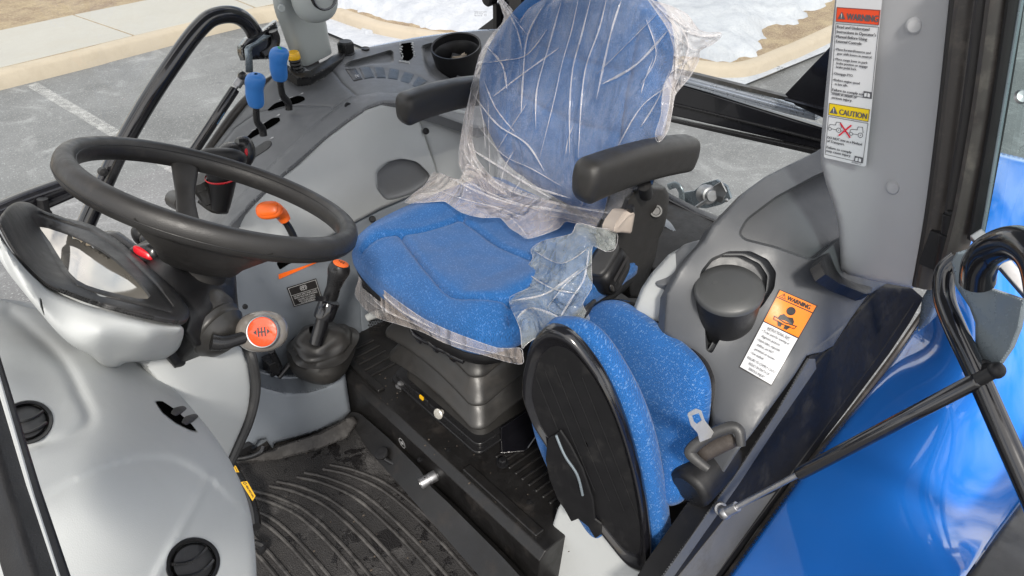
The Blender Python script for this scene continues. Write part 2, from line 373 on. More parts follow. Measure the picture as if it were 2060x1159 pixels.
def fabric(name, col, speck, s=1.0):
    m, nt, b = newmat(name); lk = nt.links.new
    uv = node(nt, 'ShaderNodeUVMap'); last = None
    b.inputs['Roughness'].default_value = .85; b.inputs['Sheen Weight'].default_value = .12; b.inputs['Specular IOR Level'].default_value = .2
    def cells(sx, sy, thr, off):
        mp = node(nt, 'ShaderNodeMapping', {'Scale': (sx*s, sy*s, 1), 'Location': (off, off*.7, 0)}); lk(uv.outputs['UV'], mp.inputs['Vector'])
        nj = node(nt, 'ShaderNodeVectorMath', operation='FLOOR'); lk(mp.outputs['Vector'], nj.inputs[0])
        wnz = node(nt, 'ShaderNodeTexWhiteNoise', noise_dimensions='2D'); lk(nj.outputs[0], wnz.inputs['Vector'])
        g = node(nt, 'ShaderNodeMath', {1: thr}, operation='GREATER_THAN'); lk(wnz.outputs['Value'], g.inputs[0]); return g.outputs[0]
    a = cells(800, 300, .962, .3); c = cells(330, 800, .966, 4.1); e = cells(700, 700, .98, 9.0)
    ad = node(nt, 'ShaderNodeMath', operation='MAXIMUM'); lk(a, ad.inputs[0]); lk(c, ad.inputs[1])
    ad2 = node(nt, 'ShaderNodeMath', operation='MAXIMUM'); lk(ad.outputs[0], ad2.inputs[0]); lk(e, ad2.inputs[1])
    n0 = node(nt, 'ShaderNodeTexNoise', {'Scale': 160, 'Detail': 3}); lk(uv.outputs['UV'], n0.inputs['Vector'])
    ml = node(nt, 'ShaderNodeMath', operation='MULTIPLY'); lk(ad2.outputs[0], ml.inputs[0]); lk(n0.outputs['Fac'], ml.inputs[1])
    n1 = node(nt, 'ShaderNodeTexNoise', {'Scale': 14, 'Detail': 6, 'Roughness': .7}); lk(uv.outputs['UV'], n1.inputs['Vector'])
    mx = node(nt, 'ShaderNodeMix', data_type='RGBA'); mx.inputs['A'].default_value = c4([x*.75 for x in col]); mx.inputs['B'].default_value = c4([x*1.25 for x in col]); lk(n1.outputs['Fac'], mx.inputs['Factor'])
    n2 = node(nt, 'ShaderNodeTexNoise', {'Scale': 700, 'Detail': 2}); lk(uv.outputs['UV'], n2.inputs['Vector'])
    mr = node(nt, 'ShaderNodeMapRange', {'From Min': .3, 'From Max': .7, 'To Min': .6, 'To Max': 1.4}); lk(n2.outputs['Fac'], mr.inputs['Value'])
    sc_ = node(nt, 'ShaderNodeVectorMath', operation='SCALE'); lk(mx.outputs['Result'], sc_.inputs[0]); lk(mr.outputs['Result'], sc_.inputs['Scale'])
    m2 = node(nt, 'ShaderNodeMix', data_type='RGBA'); m2.inputs['B'].default_value = c4(speck); lk(ml.outputs[0], m2.inputs['Factor']); lk(sc_.outputs[0], m2.inputs['A'])
    lk(m2.outputs['Result'], b.inputs['Base Color'])
    wv = node(nt, 'ShaderNodeTexWave', {'Scale': 130, 'Distortion': 1.5, 'Detail': 1}); lk(uv.outputs['UV'], wv.inputs['Vector'])
    av = node(nt, 'ShaderNodeMath', operation='ADD'); lk(wv.outputs['Fac'], av.inputs[0]); lk(n2.outputs['Fac'], av.inputs[1])
    bp = node(nt, 'ShaderNodeBump', {'Strength': .55, 'Distance': .0012}); lk(av.outputs[0], bp.inputs['Height']); lk(bp.outputs['Normal'], b.inputs['Normal'])
    return m
M['fabric'] = fabric('blue_seat_fabric', (.018, .098, .285), (.10, .22, .50))
M['fabric2'] = fabric('blue_speckled_fabric', (.015, .10, .31), (.16, .29, .52), 1.05)

def film(name, tint, op):
    m, nt, b = newmat(name); lk = nt.links.new; o = nt.nodes['Material Output']
    tc = node(nt, 'ShaderNodeTexCoord')
    tr = node(nt, 'ShaderNodeBsdfTransparent'); tr.inputs['Color'].default_value = (.97, .965, .96, 1)
    b.inputs['Base Color'].default_value = c4(tint); b.inputs['Roughness'].default_value = .10; b.inputs['Specular IOR Level'].default_value = 1.0; b.inputs['Coat Weight'].default_value = .8; b.inputs['Coat Roughness'].default_value = .12
    b.inputs['Transmission Weight'].default_value = .0
    n1 = node(nt, 'ShaderNodeTexNoise', {'Scale': 9, 'Detail': 6, 'Roughness': .6, 'Distortion': 1.2}); lk(tc.outputs['Object'], n1.inputs['Vector'])
    mpf = node(nt, 'ShaderNodeMapping', {'Scale': (1, 1, .45), 'Rotation': (.2, .1, .3)}); lk(tc.outputs['Object'], mpf.inputs['Vector'])
    wp_ = node(nt, 'ShaderNodeTexNoise', {'Scale': 7, 'Detail': 2}); lk(mpf.outputs['Vector'], wp_.inputs['Vector'])
    vm = node(nt, 'ShaderNodeVectorMath', operation='MULTIPLY_ADD'); vm.inputs[1].default_value = (.10, .10, .10); lk(wp_.outputs['Color'], vm.inputs[0]); lk(mpf.outputs['Vector'], vm.inputs[2])
    v1_ = node(nt, 'ShaderNodeTexVoronoi', {'Scale': 15}); lk(vm.outputs[0], v1_.inputs['Vector']); v2_ = node(nt, 'ShaderNodeTexVoronoi', {'Scale': 42}); lk(vm.outputs[0], v2_.inputs['Vector'])
    hm = node(nt, 'ShaderNodeMath', {1: .35}, operation='MULTIPLY'); lk(v2_.outputs['Distance'], hm.inputs[0]); ha = node(nt, 'ShaderNodeMath', operation='ADD'); lk(v1_.outputs['Distance'], ha.inputs[0]); lk(hm.outputs[0], ha.inputs[1])
    bp = node(nt, 'ShaderNodeBump', {'Strength': 1.0, 'Distance': .03}); lk(ha.outputs[0], bp.inputs['Height']); lk(bp.outputs['Normal'], b.inputs['Normal'])
    lw = node(nt, 'ShaderNodeLayerWeight', {'Blend': .35}); lk(bp.outputs['Normal'], lw.inputs['Normal'])
    fm = node(nt, 'ShaderNodeMapRange', {'From Min': 0, 'From Max': 1, 'To Min': op*.55, 'To Max': min(.95, op*2.6)}); lk(lw.outputs['Facing'], fm.inputs['Value'])
    n3 = node(nt, 'ShaderNodeMapRange', {'From Min': .42, 'From Max': .66, 'To Min': 0, 'To Max': op*.5}); lk(n1.outputs['Fac'], n3.inputs['Value'])
    a1 = node(nt, 'ShaderNodeMath', operation='ADD'); lk(fm.outputs[0], a1.inputs[0]); lk(n3.outputs[0], a1.inputs[1])
    a2 = a1; a1.use_clamp = True
    ms = node(nt, 'ShaderNodeMixShader'); lk(a2.outputs[0], ms.inputs[0]); lk(tr.outputs[0], ms.inputs[1]); lk(b.outputs[0], ms.inputs[2]); lk(ms.outputs[0], o.inputs['Surface'])
    return m
M['film'] = film('clear_plastic_film', (.84, .84, .88), .115)
M['film2'] = film('pinkish_plastic_film', (.70, .62, .58), .28)
M['crease'] = film('doubled_plastic_film', (.84, .82, .84), .27)
M['film3'] = film('greenish_plastic_film', (.52, .56, .54), .27)
def glass(name, tint, gl=.12):
    m, nt, b = newmat(name); lk = nt.links.new; o = nt.nodes['Material Output']
    tr = node(nt, 'ShaderNodeBsdfTransparent'); tr.inputs['Color'].default_value = c4(tint)
    g = node(nt, 'ShaderNodeBsdfGlossy'); g.inputs['Roughness'].default_value = .01
    fr = node(nt, 'ShaderNodeFresnel', {'IOR': 1.45}); ms = node(nt, 'ShaderNodeMixShader')
    lk(fr.outputs[0], ms.inputs[0]); lk(tr.outputs[0], ms.inputs[1]); lk(g.outputs[0], ms.inputs[2]); lk(ms.outputs[0], o.inputs['Surface']); return m
M['glass'] = glass('window_glass', (.95, .97, .96)); M['tint'] = glass('tinted_door_glass', (.62, .74, .74))
M['lens'] = mat('gauge_lens', (.34, .32, .285), .05, metal=.45, rvar=.02, var=.2, vs_=9, coat=1)  # pale brownish base colour imitates the surroundings reflected in the lens
M['knobclear'] = mat('smoky_knob_plastic', (.17, .155, .14), .2, coat=.5)

def ground_mat(name, kind):
    m, nt, b = newmat(name); lk = nt.links.new; tc = node(nt, 'ShaderNodeTexCoord')
    def nz(sc, det=6, ro=.6, dist=0): 
        n = node(nt, 'ShaderNodeTexNoise', {'Scale': sc, 'Detail': det, 'Roughness': ro, 'Distortion': dist}); lk(tc.outputs['Object'], n.inputs['Vector']); return n.outputs['Fac']
    def mrg(f, a, b_, c=0, d=1):
        n = node(nt, 'ShaderNodeMapRange', {'From Min': a, 'From Max': b_, 'To Min': c, 'To Max': d}); lk(f, n.inputs['Value']); return n.outputs[0]
    def mixc(f, A, B):
        n = node(nt, 'ShaderNodeMix', data_type='RGBA'); lk(f, n.inputs['Factor'])
        for k, q in (('A', A), ('B', B)):
            if isinstance(q, tuple): n.inputs[k].default_value = c4(q)
            else: lk(q, n.inputs[k])
        return n.outputs['Result']
    b.inputs['Roughness'].default_value = .9
    if kind == 'asphalt':
        c = mixc(mrg(nz(.9, 8, .65), .35, .7), (.125, .128, .13), (.205, .21, .214))
        c = mixc(mrg(nz(75, 4, .75), .56, .72), c, (.46, .47, .47)); c = mixc(mrg(nz(60, 5, .8), .58, .68, 0, .4), c, (.05, .05, .05)); c = mixc(mrg(nz(170, 3, .7), .56, .7), c, (.07, .07, .07))
        c = mixc(mrg(nz(1.7, 9, .75, 1.4), .53, .66, 0, .35), c, (.42, .43, .43)); c = mixc(mrg(nz(2.6, 6, .6, 2), .64, .72, 0, .5), c, (.07, .07, .075))
        bs = mrg(nz(140, 4, .7), 0, 1)
    elif kind == 'grass':
        c = mixc(mrg(nz(3, 8, .7), .4, .62), (.20, .14, .09), (.33, .26, .16)); c = mixc(mrg(nz(60, 5, .8, 1), .5, .7), c, (.55, .46, .32)); c = mixc(mrg(nz(90, 4, .8), .58, .68), c, (.06, .045, .03)); bs = mrg(nz(45, 6, .8), 0, 1)
    else:
        c = mixc(mrg(nz(4, 9, .7), .4, .75), (.44, .46, .49), (.32, .345, .39)); c = mixc(mrg(nz(6, 8, .8, 1), .68, .78, 0, .6), c, (.35, .31, .25)); bs = mrg(nz(14, 7, .7), 0, 1)
    lk(c, b.inputs['Base Color'])
    bp = node(nt, 'ShaderNodeBump', {'Strength': .6, 'Distance': {'asphalt': .006, 'grass': .03, 'snow': .05}[kind]}); lk(bs, bp.inputs['Height']); lk(bp.outputs['Normal'], b.inputs['Normal'])
    return m
M['asphalt'] = ground_mat('salted_asphalt', 'asphalt'); M['grass'] = ground_mat('dry_grass', 'grass'); M['snow'] = ground_mat('old_snow', 'snow')
def line_mat():
    m, nt, b = newmat('worn_line_paint'); lk = nt.links.new; tc = node(nt, 'ShaderNodeTexCoord'); o = nt.nodes['Material Output']
    n = node(nt, 'ShaderNodeTexNoise', {'Scale': 16, 'Detail': 8, 'Roughness': .8}); lk(tc.outputs['Object'], n.inputs['Vector'])
    r = node(nt, 'ShaderNodeMapRange', {'From Min': .4, 'From Max': .6, 'To Min': .12, 'To Max': .65}); lk(n.outputs['Fac'], r.inputs['Value'])
    t = node(nt, 'ShaderNodeBsdfTransparent'); ms = node(nt, 'ShaderNodeMixShader'); b.inputs['Base Color'].default_value = (.5, .5, .49, 1); b.inputs['Roughness'].default_value = .9
    lk(r.outputs[0], ms.inputs[0]); lk(t.outputs[0], ms.inputs[1]); lk(b.outputs[0], ms.inputs[2]); lk(ms.outputs[0], o.inputs['Surface']); return m
M['line'] = line_mat()
def mat_floor_mat():
    m, nt, b = newmat('textured_rubber_mat'); lk = nt.links.new; tc = node(nt, 'ShaderNodeTexCoord')
    def nz(sc, det=6, ro=.6, dist=0): 
        n = node(nt, 'ShaderNodeTexNoise', {'Scale': sc, 'Detail': det, 'Roughness': ro, 'Distortion': dist}); lk(tc.outputs['Object'], n.inputs['Vector']); return n.outputs['Fac']
    def mrg(f, a, b_, c=0, d=1):
        n = node(nt, 'ShaderNodeMapRange', {'From Min': a, 'From Max': b_, 'To Min': c, 'To Max': d}); lk(f, n.inputs['Value']); return n.outputs[0]
    def mixc(f, A, B):
        n = node(nt, 'ShaderNodeMix', data_type='RGBA'); lk(f, n.inputs['Factor'])
        for k, q in (('A', A), ('B', B)):
            if isinstance(q, tuple): n.inputs[k].default_value = c4(q)
            else: lk(q, n.inputs[k])
        return n.outputs['Result']
    c = mixc(mrg(nz(7, 8, .7), .35, .65), (.013, .0125, .0125), (.042, .039, .038)); vo = node(nt, 'ShaderNodeTexVoronoi', {'Scale': 330}); lk(tc.outputs['Object'], vo.inputs['Vector'])
    c = mixc(mrg(vo.outputs['Distance'], .1, .6, 0, .75), c, (.012, .011, .011))
    wet = mrg(nz(15, 5, .6, .6), .565, .59); c = mixc(wet, c, (.006, .005, .005)); c = mixc(mrg(nz(5, 9, .78, .5), .53, .68, 0, .55), c, (.13, .125, .122))
    lk(c, b.inputs['Base Color']); lk(mrg(wet, 0, 1, .85, .35), b.inputs['Roughness'])
    bp = node(nt, 'ShaderNodeBump', {'Strength': .8, 'Distance': .002}); lk(vo.outputs['Distance'], bp.inputs['Height']); lk(bp.outputs['Normal'], b.inputs['Normal']); return m
M['mat'] = mat_floor_mat()
M['rib'] = mat('mat_rib_rubber', (.022, .02, .019), .6, var=.3, vs_=30, dust=((.11, .105, .10), .5, 16), grain=.6, gs=300)

# ================================================================== SETTING
GZ = -2.55
def sheet(name, pts, z, m, kind='structure'):
    mb = MB(); mb.add([(x, y, z) for x, y in pts], [tuple(range(len(pts)))]); return tag(mb.build(name, m, smooth=False), kind=kind)
sheet('parking_lot', [(-200, -200), (200, -200), (200, 200), (-200, 200)], GZ, M['asphalt'])
K = [(-30, 6.6), (-6, 7.6), (1.03, 8.45), (2.2, 8.63), (3.35, 8.82), (4.1, 8.83), (4.5, 8.45), (4.56, 7.9), (4.62, 7.35), (5.0, 6.3), (5.6, 5.2), (6.1, 4.3), (6.35, 3.9), (6.65, 3.76), (7.25, 3.76), (8.2, 3.8), (14, 4.2), (40, 6)]
kc = crv([(x, y, 0) for x, y in K], 6)
def offs(c, d):
    o = []
    for i, p in enumerate(c):
        t = (c[min(i+1, len(c)-1)]-c[max(i-1, 0)]).normalized(); o.append(p+Vector((-t.y, t.x, 0))*d)
    return o
a, b_ = kc, offs(kc, .17)
rows = [[(p.x, p.y, GZ) for p in a], [(p.x+(q.x-p.x)*.15, p.y+(q.y-p.y)*.15, GZ+.12) for p, q in zip(a, b_)], [(p.x+(q.x-p.x)*.3, p.y+(q.y-p.y)*.3, GZ+.15) for p, q in zip(a, b_)], [(q.x, q.y, GZ+.15) for q in b_]]
mb = MB(); mb.grid([[Vector(p) for p in r] for r in rows]); tag(mb.build('kerb', M['concrete'], ang=60), kind='structure')
far = offs(kc, .168)
i0 = next(i for i, p in enumerate(far) if p.x > 4.2)
mb = MB(); mb.add([(p.x, p.y, GZ+.146) for p in far]+[(40, 60, GZ+.146), (-30, 60, GZ+.146)], [tuple(range(len(far)+2))]); tag(mb.build('verge', M['grass'], smooth=False), kind='structure')
# sidewalk slabs with open joints (one pavement)
mb = MB(); wl = crv([(x, y, 0) for x, y in [(-24, 7.0), (-6, 7.8), (1.03, 8.64), (2.2, 8.82), (3.35, 9.01), (4.3, 9.05)]], 20)
d0 = 0; s = []
for p, q in zip(wl[:-1], wl[1:]): s.append(d0); d0 += (q-p).length
s.append(d0)
def wp(t):
    for k in range(len(s)-1):
        if s[k+1] >= t: return wl[k].lerp(wl[k+1], (t-s[k])/(s[k+1]-s[k])), (wl[k+1]-wl[k]).normalized()
    return wl[-1], (wl[-1]-wl[-2]).normalized()
t = (s[-1]-.35) % 1.52
while t < s[-1]-.1:
    pts = []
    for e in (t+.008, min(t+1.504, s[-1])):
        p, T = wp(e); n = Vector((-T.y, T.x, 0)); pts.append((p, p+n*1.32))
    (p0, p1), (q0, q1) = pts; base = [p0, q0, q1, p1]; base = [Vector((q.x, q.y, GZ+.10)) for q in base]
    mb.prism(base, (0, 0, .054)); t += 1.52
tag(mb.build('sidewalk', M['walk'], bevel=.008), kind='structure')
# worn parking line and snow
a0, b0 = Vector((1.27, 8.42, 0)), Vector((1.62, 5.2, 0)); dr = (b0-a0).normalized(); nn = Vector((-dr.y, dr.x, 0))*.055
sheet('parking_line', [(p.x, p.y) for p in (a0-nn, b0-nn, b0+nn, a0+nn)], GZ+.004, M['line'])
def snow(name, poly, h, res=.09, seed=0, label=None):
    poly = [tuple(p)[:2] for p in crv([(x, y, 0) for x, y in poly], 6, True)]; P = np.array(poly); x0, y0 = P.min(0)-.3; x1, y1 = P.max(0)+.3
    X = np.arange(x0, x1, res); Y = np.arange(y0, y1, res); g = np.array([(x, y) for x in X for y in Y]); ed = seg_dist(g, poly+[poly[0]]); ins = inside(g, poly)
    z = []
    for (x, y), e, i in zip(g, ed, ins):
        ns = noise.noise((x*1.6, y*1.6, seed)); n2 = noise.noise((x*5, y*5, seed+4)); n3 = noise.noise((x*13, y*13, seed+9))
        ee = (e if i else -e)+.16*ns+.1*n2+.03*n3
        z.append(-.08 if ee < 0 else h*(1-math.exp(-ee/.28))+(.07*ns+.05*n2+.022*n3)*min(1, ee*4))
    mb = MB(); n = len(Y); mb.grid([[Vector((g[i*n+j][0], g[i*n+j][1], GZ+.13+z[i*n+j])) for j in range(n)] for i in range(len(X))])
    return tag(mb.build(name, M['snow'], ang=80), kind='stuff')
snow('snow', [(4.70, 9.9), (4.72, 8.6), (4.80, 7.6), (5.12, 6.5), (5.75, 5.4), (6.25, 4.45), (6.6, 4.02), (7.0, 4.03), (7.3, 4.1), (7.8, 4.3), (8.5, 4.38), (9.2, 4.5), (10.5, 4.9), (15, 7), (16, 14), (10, 19), (5, 16)], .22, .085)
o = snow('snow', [(4.62, 7.95), (4.5, 7.55), (4.62, 7.35), (4.78, 7.2), (4.8, 7.6), (4.75, 7.9)], .12, .04, 3); o.location.z = -.06

# ================================================================== TRACTOR CAB
cab = thing('tractor_cab', 'open grey and black cab of the blue tractor, with its consoles, floor, pillars and fender', 'tractor cab')
def screw(p, nrm, r=.006, parent=cab, m='black'):
    mb = MB(); nrm = Vector(nrm).normalized(); mb.lathe(p, nrm, [(0, -.002), (r, -.002), (r, .002), (r*.8, .0035), (r*.45, .0035), (r*.4, .0018), (0, .0018)], 18); return mb.build('screw', M[m], parent)

# floor pan, platform
mb = MB(); mb.box((.45, 1.09, -1.455), (.62, .78, .02)); mb.build('floor_pan', M['floor'], cab, bevel=.004)
plat = MB(); plat.prism([(.655, .36, -1.44), (.655, 1.62, -1.44), (.655, 1.62, -1.315), (.675, 1.62, -1.30), (1.95, 1.62, -1.30), (1.95, 1.62, -1.44)][:0] or [(.655, .645, -1.44), (.655, .645, -1.318), (.672, .645, -1.30), (1.95, .645, -1.30), (1.95, .645, -1.44)], (0, .975, 0))
for k in range(5): plat.box((.735+.0*k, 1.45-.03*k, -1.299), (.055, .006, .003))
for k in range(14): plat.box((1.0, .90-.022*k, -1.2985), (.24, .004, .0035))
plat.box((.69, .80, -1.297), (.012, .12, .006)); plat.box((.69, 1.36, -1.297), (.010, .10, .006))
pf = plat.build('seat_platform', M['floor'], cab, bevel=.003)
# raised tray in front of the platform with rolled rim
mb = patch([(702, 828), (722, 830), (780, 880), (845, 945), (862, 975), (900, 1010), (1010, 1120), (1060, 1175), (1000, 1200), (930, 1120), (860, 1040), (790, 960), (740, 905), (706, 850)],
           [(710, 835, 'z', -1.40), (850, 960, 'z', -1.36), (960, 1070, 'z', -1.37), (1040, 1180, 'z', -1.37), (760, 920, 'z', -1.41), (900, 1080, 'z', -1.41), (980, 1180, 'z', -1.41)], 6, .02, cr=10)
mb.build('floor_tray', M['floor'], cab)
# rear bulkhead below and behind the seat
mb = MB(); mb.prism([(1.60, .60, -1.30), (1.60, .60, -1.26), (1.72, .60, -1.235), (1.95, .60, -1.235), (1.95, .60, -1.3)], (0, 1.05, 0)); mb.build('rear_shelf', M['floor'], cab, bevel=.01)
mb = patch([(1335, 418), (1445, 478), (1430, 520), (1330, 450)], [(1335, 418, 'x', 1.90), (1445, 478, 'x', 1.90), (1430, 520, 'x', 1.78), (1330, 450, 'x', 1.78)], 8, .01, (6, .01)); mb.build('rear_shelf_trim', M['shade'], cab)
mb = MB()
mb.lathe(at(1332, 505, 'x', 1.70), (-1, -.2, .3), [(0, -.01), (.02, -.01), (.02, .008), (.012, .012), (.01, .005), (0, .005)], 20); mb.build('grommet', M['black'], cab)

# floor mat with curved ribs
fm = MB()
def mz(x, y): return -1.425
outl = rnd([(.10, .50, 0), (.645, .50, 0), (.645, 1.40, 0), (.42, 1.46, 0), (.10, 1.46, 0)], .05)
fm.prism([(p.x, p.y, -1.437) for p in outl], (0, 0, .014))
mt = fm.build('floor_mat', M['mat'], None, bevel=.003); tag(mt, 'dirty ribbed black rubber mat on the cab floor, with wet blotches', 'floor mat')
rb = MB()
for k, x in enumerate((.20, .262, .325, .39, .452, .515, .575)):
    ye = 1.34-.02*k
    for dx in (-.010, .010):
        path = [(x+dx-.075, ye+.02, -1.42), (x+dx-.035, ye-.045, -1.42), (x+dx, ye-.15, -1.42), (x+dx+.012, ye-.35, -1.42), (x+dx, ye-.6, -1.42), (x+dx-.02, .54, -1.42)]
        rb.tube(path, .0042, 6, 8)
    0 and rb.grid([[Vector((q[0]+s_, q[1], -1.4195)) for s_ in (-.011, .011)] for q in crv([(x-.075, ye+.02, 0), (x-.035, ye-.045, 0), (x, ye-.15, 0), (x+.012, ye-.35, 0), (x, ye-.6, 0), (x-.02, .54, 0)], 8)])
ribs = rb.build('rib', M['rib'], mt)

# right console: arch of the fender, tray on top, light panel on its side
tray = Surf([(385, 560, 'y', 1.6), (430, 480, 'y', 1.6), (510, 410, 'y', 1.6), (600, 330, 'y', 1.6), (700, 245, 'y', 1.6), (760, 212, 'y', 1.6), (830, 205, 'y', 1.6), (930, 240, 'y', 1.58),
             (380, 420, 'y', 1.93), (430, 300, 'y', 1.93), (495, 215, 'y', 1.93), (560, 150, 'y', 1.94), (690, 110, 'y', 1.95), (830, 85, 'y', 1.95), (960, 66, 'y', 1.95), (1060, 60, 'y', 1.95),
             (520, 300, 'y', 1.76), (640, 200, 'y', 1.78), (800, 140, 'y', 1.80)])
tro = [(372, 600), (380, 500), (376, 420), (400, 350), (430, 296), (495, 213), (552, 150), (600, 140), (640, 128), (690, 104), (760, 92), (830, 79), (900, 68), (960, 62), (1070, 58), (1080, 230), (960, 260), (880, 232), (830, 218), (795, 212), (760, 212), (700, 246), (650, 285), (600, 332), (555, 372), (510, 414), (470, 452), (430, 492), (405, 540), (392, 600)]
rib_in = [(385, 500), (430, 440), (480, 385), (540, 320), (600, 262), (660, 210), (707, 190), (760, 182), (830, 184), (900, 190)]
slot1 = rnd([(537, 222), (552, 208), (600, 192), (612, 195), (614, 201), (600, 208), (560, 216), (542, 223)], 6)
slot2 = rnd([(491, 281), (510, 262), (548, 237), (562, 236), (564, 243), (552, 252), (520, 270), (496, 284)], 6)
pan = rnd([(690, 134), (700, 124), (745, 112), (785, 100), (792, 104), (793, 124), (785, 129), (742, 131), (715, 137), (698, 138)], 8)
pan2 = rnd([(846, 92), (866, 86), (905, 84), (925, 175), (895, 170), (866, 156), (853, 130)], 8)
swp = rnd([(690, 137), (742, 133), (795, 138), (840, 150), (875, 165), (862, 182), (825, 168), (785, 160), (740, 160), (712, 167)], 5)
cut = rnd([(806, 88), (828, 85), (832, 100), (831, 116), (822, 123), (810, 121), (806, 110)], 4)
mb = patch(tro, tray, 4.5, .03, (7, .008), dents=[(pan, .035, 5), (pan2, .05, 8), (swp, .006, 4)],
           lines=[([(668, 142), (690, 170), (716, 192)], 3.0, .006), ([(470, 260), (520, 225), (590, 214), (650, 213), (668, 216)], 2.2, .005), ([(400, 520), (440, 455), (490, 400), (550, 338), (610, 280), (665, 232), (672, 216), (707, 196)], 2.2, .005), ([(384, 380), (440, 300), (470, 262)], 3, .004)], mb=MB())
con = mb.build('console_tray', M['dark'], cab, ang=50)
# dark arch rim along the light panel
mb = patch([(428, 494), (470, 450), (510, 408), (560, 362), (600, 328), (660, 275), (700, 244), (740, 219), (770, 208), (800, 209), (850, 222), (880, 225), (880, 212), (800, 188), (760, 186), (722, 192), (690, 205), (650, 236), (600, 280), (555, 322), (510, 365), (465, 412), (425, 465), (398, 540), (412, 545)],
           tray, 5, .02, (9, .012), disp=lambda P: np.full(len(P), -.012)); mb.build('arch_rim', M['dark'], cab, ang=60)
sidep = [(385, 575, 'y', 1.6), (430, 485, 'y', 1.6), (510, 412, 'y', 1.6), (600, 332, 'y', 1.6), (700, 247, 'y', 1.6), (760, 212, 'y', 1.6), (850, 235, 'y', 1.59), (716, 443, 'y', 1.53), (865, 371, 'y', 1.555), (880, 330, 'y', 1.56), (560, 520, 'y', 1.52), (770, 300, 'y', 1.545), (640, 400, 'y', 1.525), (940, 330, 'y', 1.58), (950, 250, 'y', 1.585)]
side = Surf(sidep)
dish = rnd([(753, 345), (775, 326), (806, 318), (838, 324), (862, 347), (866, 356), (860, 370), (830, 390), (792, 402), (775, 403), (756, 380)], 10)
dishs = [tuple(p) for p in dish]
mb = patch([(405, 570), (430, 488), (470, 448), (510, 410), (560, 364), (600, 330), (650, 284), (700, 246), (735, 222), (765, 211), (800, 214), (840, 235), (848, 256), (862, 300), (874, 333), (878, 352), (874, 368), (840, 388), (765, 420), (716, 446), (620, 500), (540, 545), (470, 585)],
           side, 5, .02, (6, .006), dents=[(dishs, .028, 7)], disp=lambda P: -.016*np.exp(-((P[:, 0]-745)/60)**2-((P[:, 1]-330)/95)**2)-.010*np.exp(-((P[:, 0]-600)/70)**2-((P[:, 1]-500)/25)**2))
mb.build('console_side_panel', M['light'], cab, ang=60)
ds = [(810+(x-810)*.975, 362+(y-362)*.97) for x, y in dishs]
mb = patch(ds, side, 4, .004, (14, -.020), disp=lambda P: np.full(len(P), .012)); mb.build('storage_dish', M['dark'], cab, ang=60)
mb = patch([(842, 236), (900, 215), (1000, 240), (1000, 420), (935, 400), (870, 400), (765, 424), (842, 391), (877, 371), (881, 352), (876, 330), (860, 285)], [(842, 236, 'y', 1.6), (960, 240, 'y', 1.6), (877, 371, 'y', 1.572), (765, 424, 'y', 1.55), (1000, 420, 'y', 1.57)], 6, .02, (4, .005)); mb.build('rear_side_panel', M['light'], cab, ang=60)
low = Surf([(470, 590, 'y', 1.50), (716, 446, 'y', 1.545), (765, 424, 'y', 1.55), (870, 385, 'y', 1.56), (460, 930, 'z', -1.42), (560, 900, 'y', 1.42), (703, 700, 'y', 1.50), (800, 645, 'y', 1.5), (600, 650, 'y', 1.46), (860, 600, 'y', 1.5)])
slotp = rnd([(556, 530), (566, 518), (590, 512), (627, 517), (625, 521), (600, 524), (580, 532), (563, 543)], 4)
mb = patch([(440, 500), (470, 586), (540, 546), (620, 501), (716, 447), (765, 422), (842, 390), (960, 400), (960, 600), (820, 640), (800, 650), (730, 690), (700, 712), (704, 830), (640, 880), (560, 900), (460, 930), (440, 800)][0:0] or
           [(430, 560), (470, 520), (540, 500), (620, 490), (716, 447), (765, 422), (842, 390), (960, 400), (960, 600), (800, 655), (700, 716), (660, 760), (560, 900), (450, 940), (430, 800)], low, 6, .02, (4, .004),
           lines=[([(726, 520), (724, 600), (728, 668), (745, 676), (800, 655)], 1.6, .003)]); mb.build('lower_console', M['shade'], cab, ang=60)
for (x, y) in ((700, 213), (857, 264), (749, 441)): 
    p = (tray if y < 250 and x < 800 else side if x > 800 else low).p(x, y, .004); screw(p-ray(x, y)*.004, (-.2, -.8, .6), .009)
for (x, y) in ((482, 536), (493, 617), (462, 706)): screw(at(x, y, 'y', 1.0 if y > 700 else 1.40), (-.2, -.9, .3), .006)
# perforated grille
mb = MB(); gm = Surf([(735, 600, 'y', 1.485), (800, 640, 'y', 1.485), (740, 680, 'y', 1.485)])
for j in range(9):
    for i in range(14):
        x, y = 742+i*5.2+(j % 2)*2.6, 636+j*4.6
        if y > 672-(x-742)*.42 or y < 642-(x-742)*.3: continue
        mb.add([gm.p(x+2.1*math.cos(a), y+1.9*math.sin(a)) for a in [math.pi/3*k for k in range(6)]], [tuple(range(6))])
mb.build('grille', M['ink'], cab, smooth=False)
mb = MB(); mb.tube([gm.p(738, 640, .01), gm.p(752, 634, .02), gm.p(775, 628, .01)], [.010, .011, .012], 12, 4); mb.build('stub_lever', M['light'], cab)
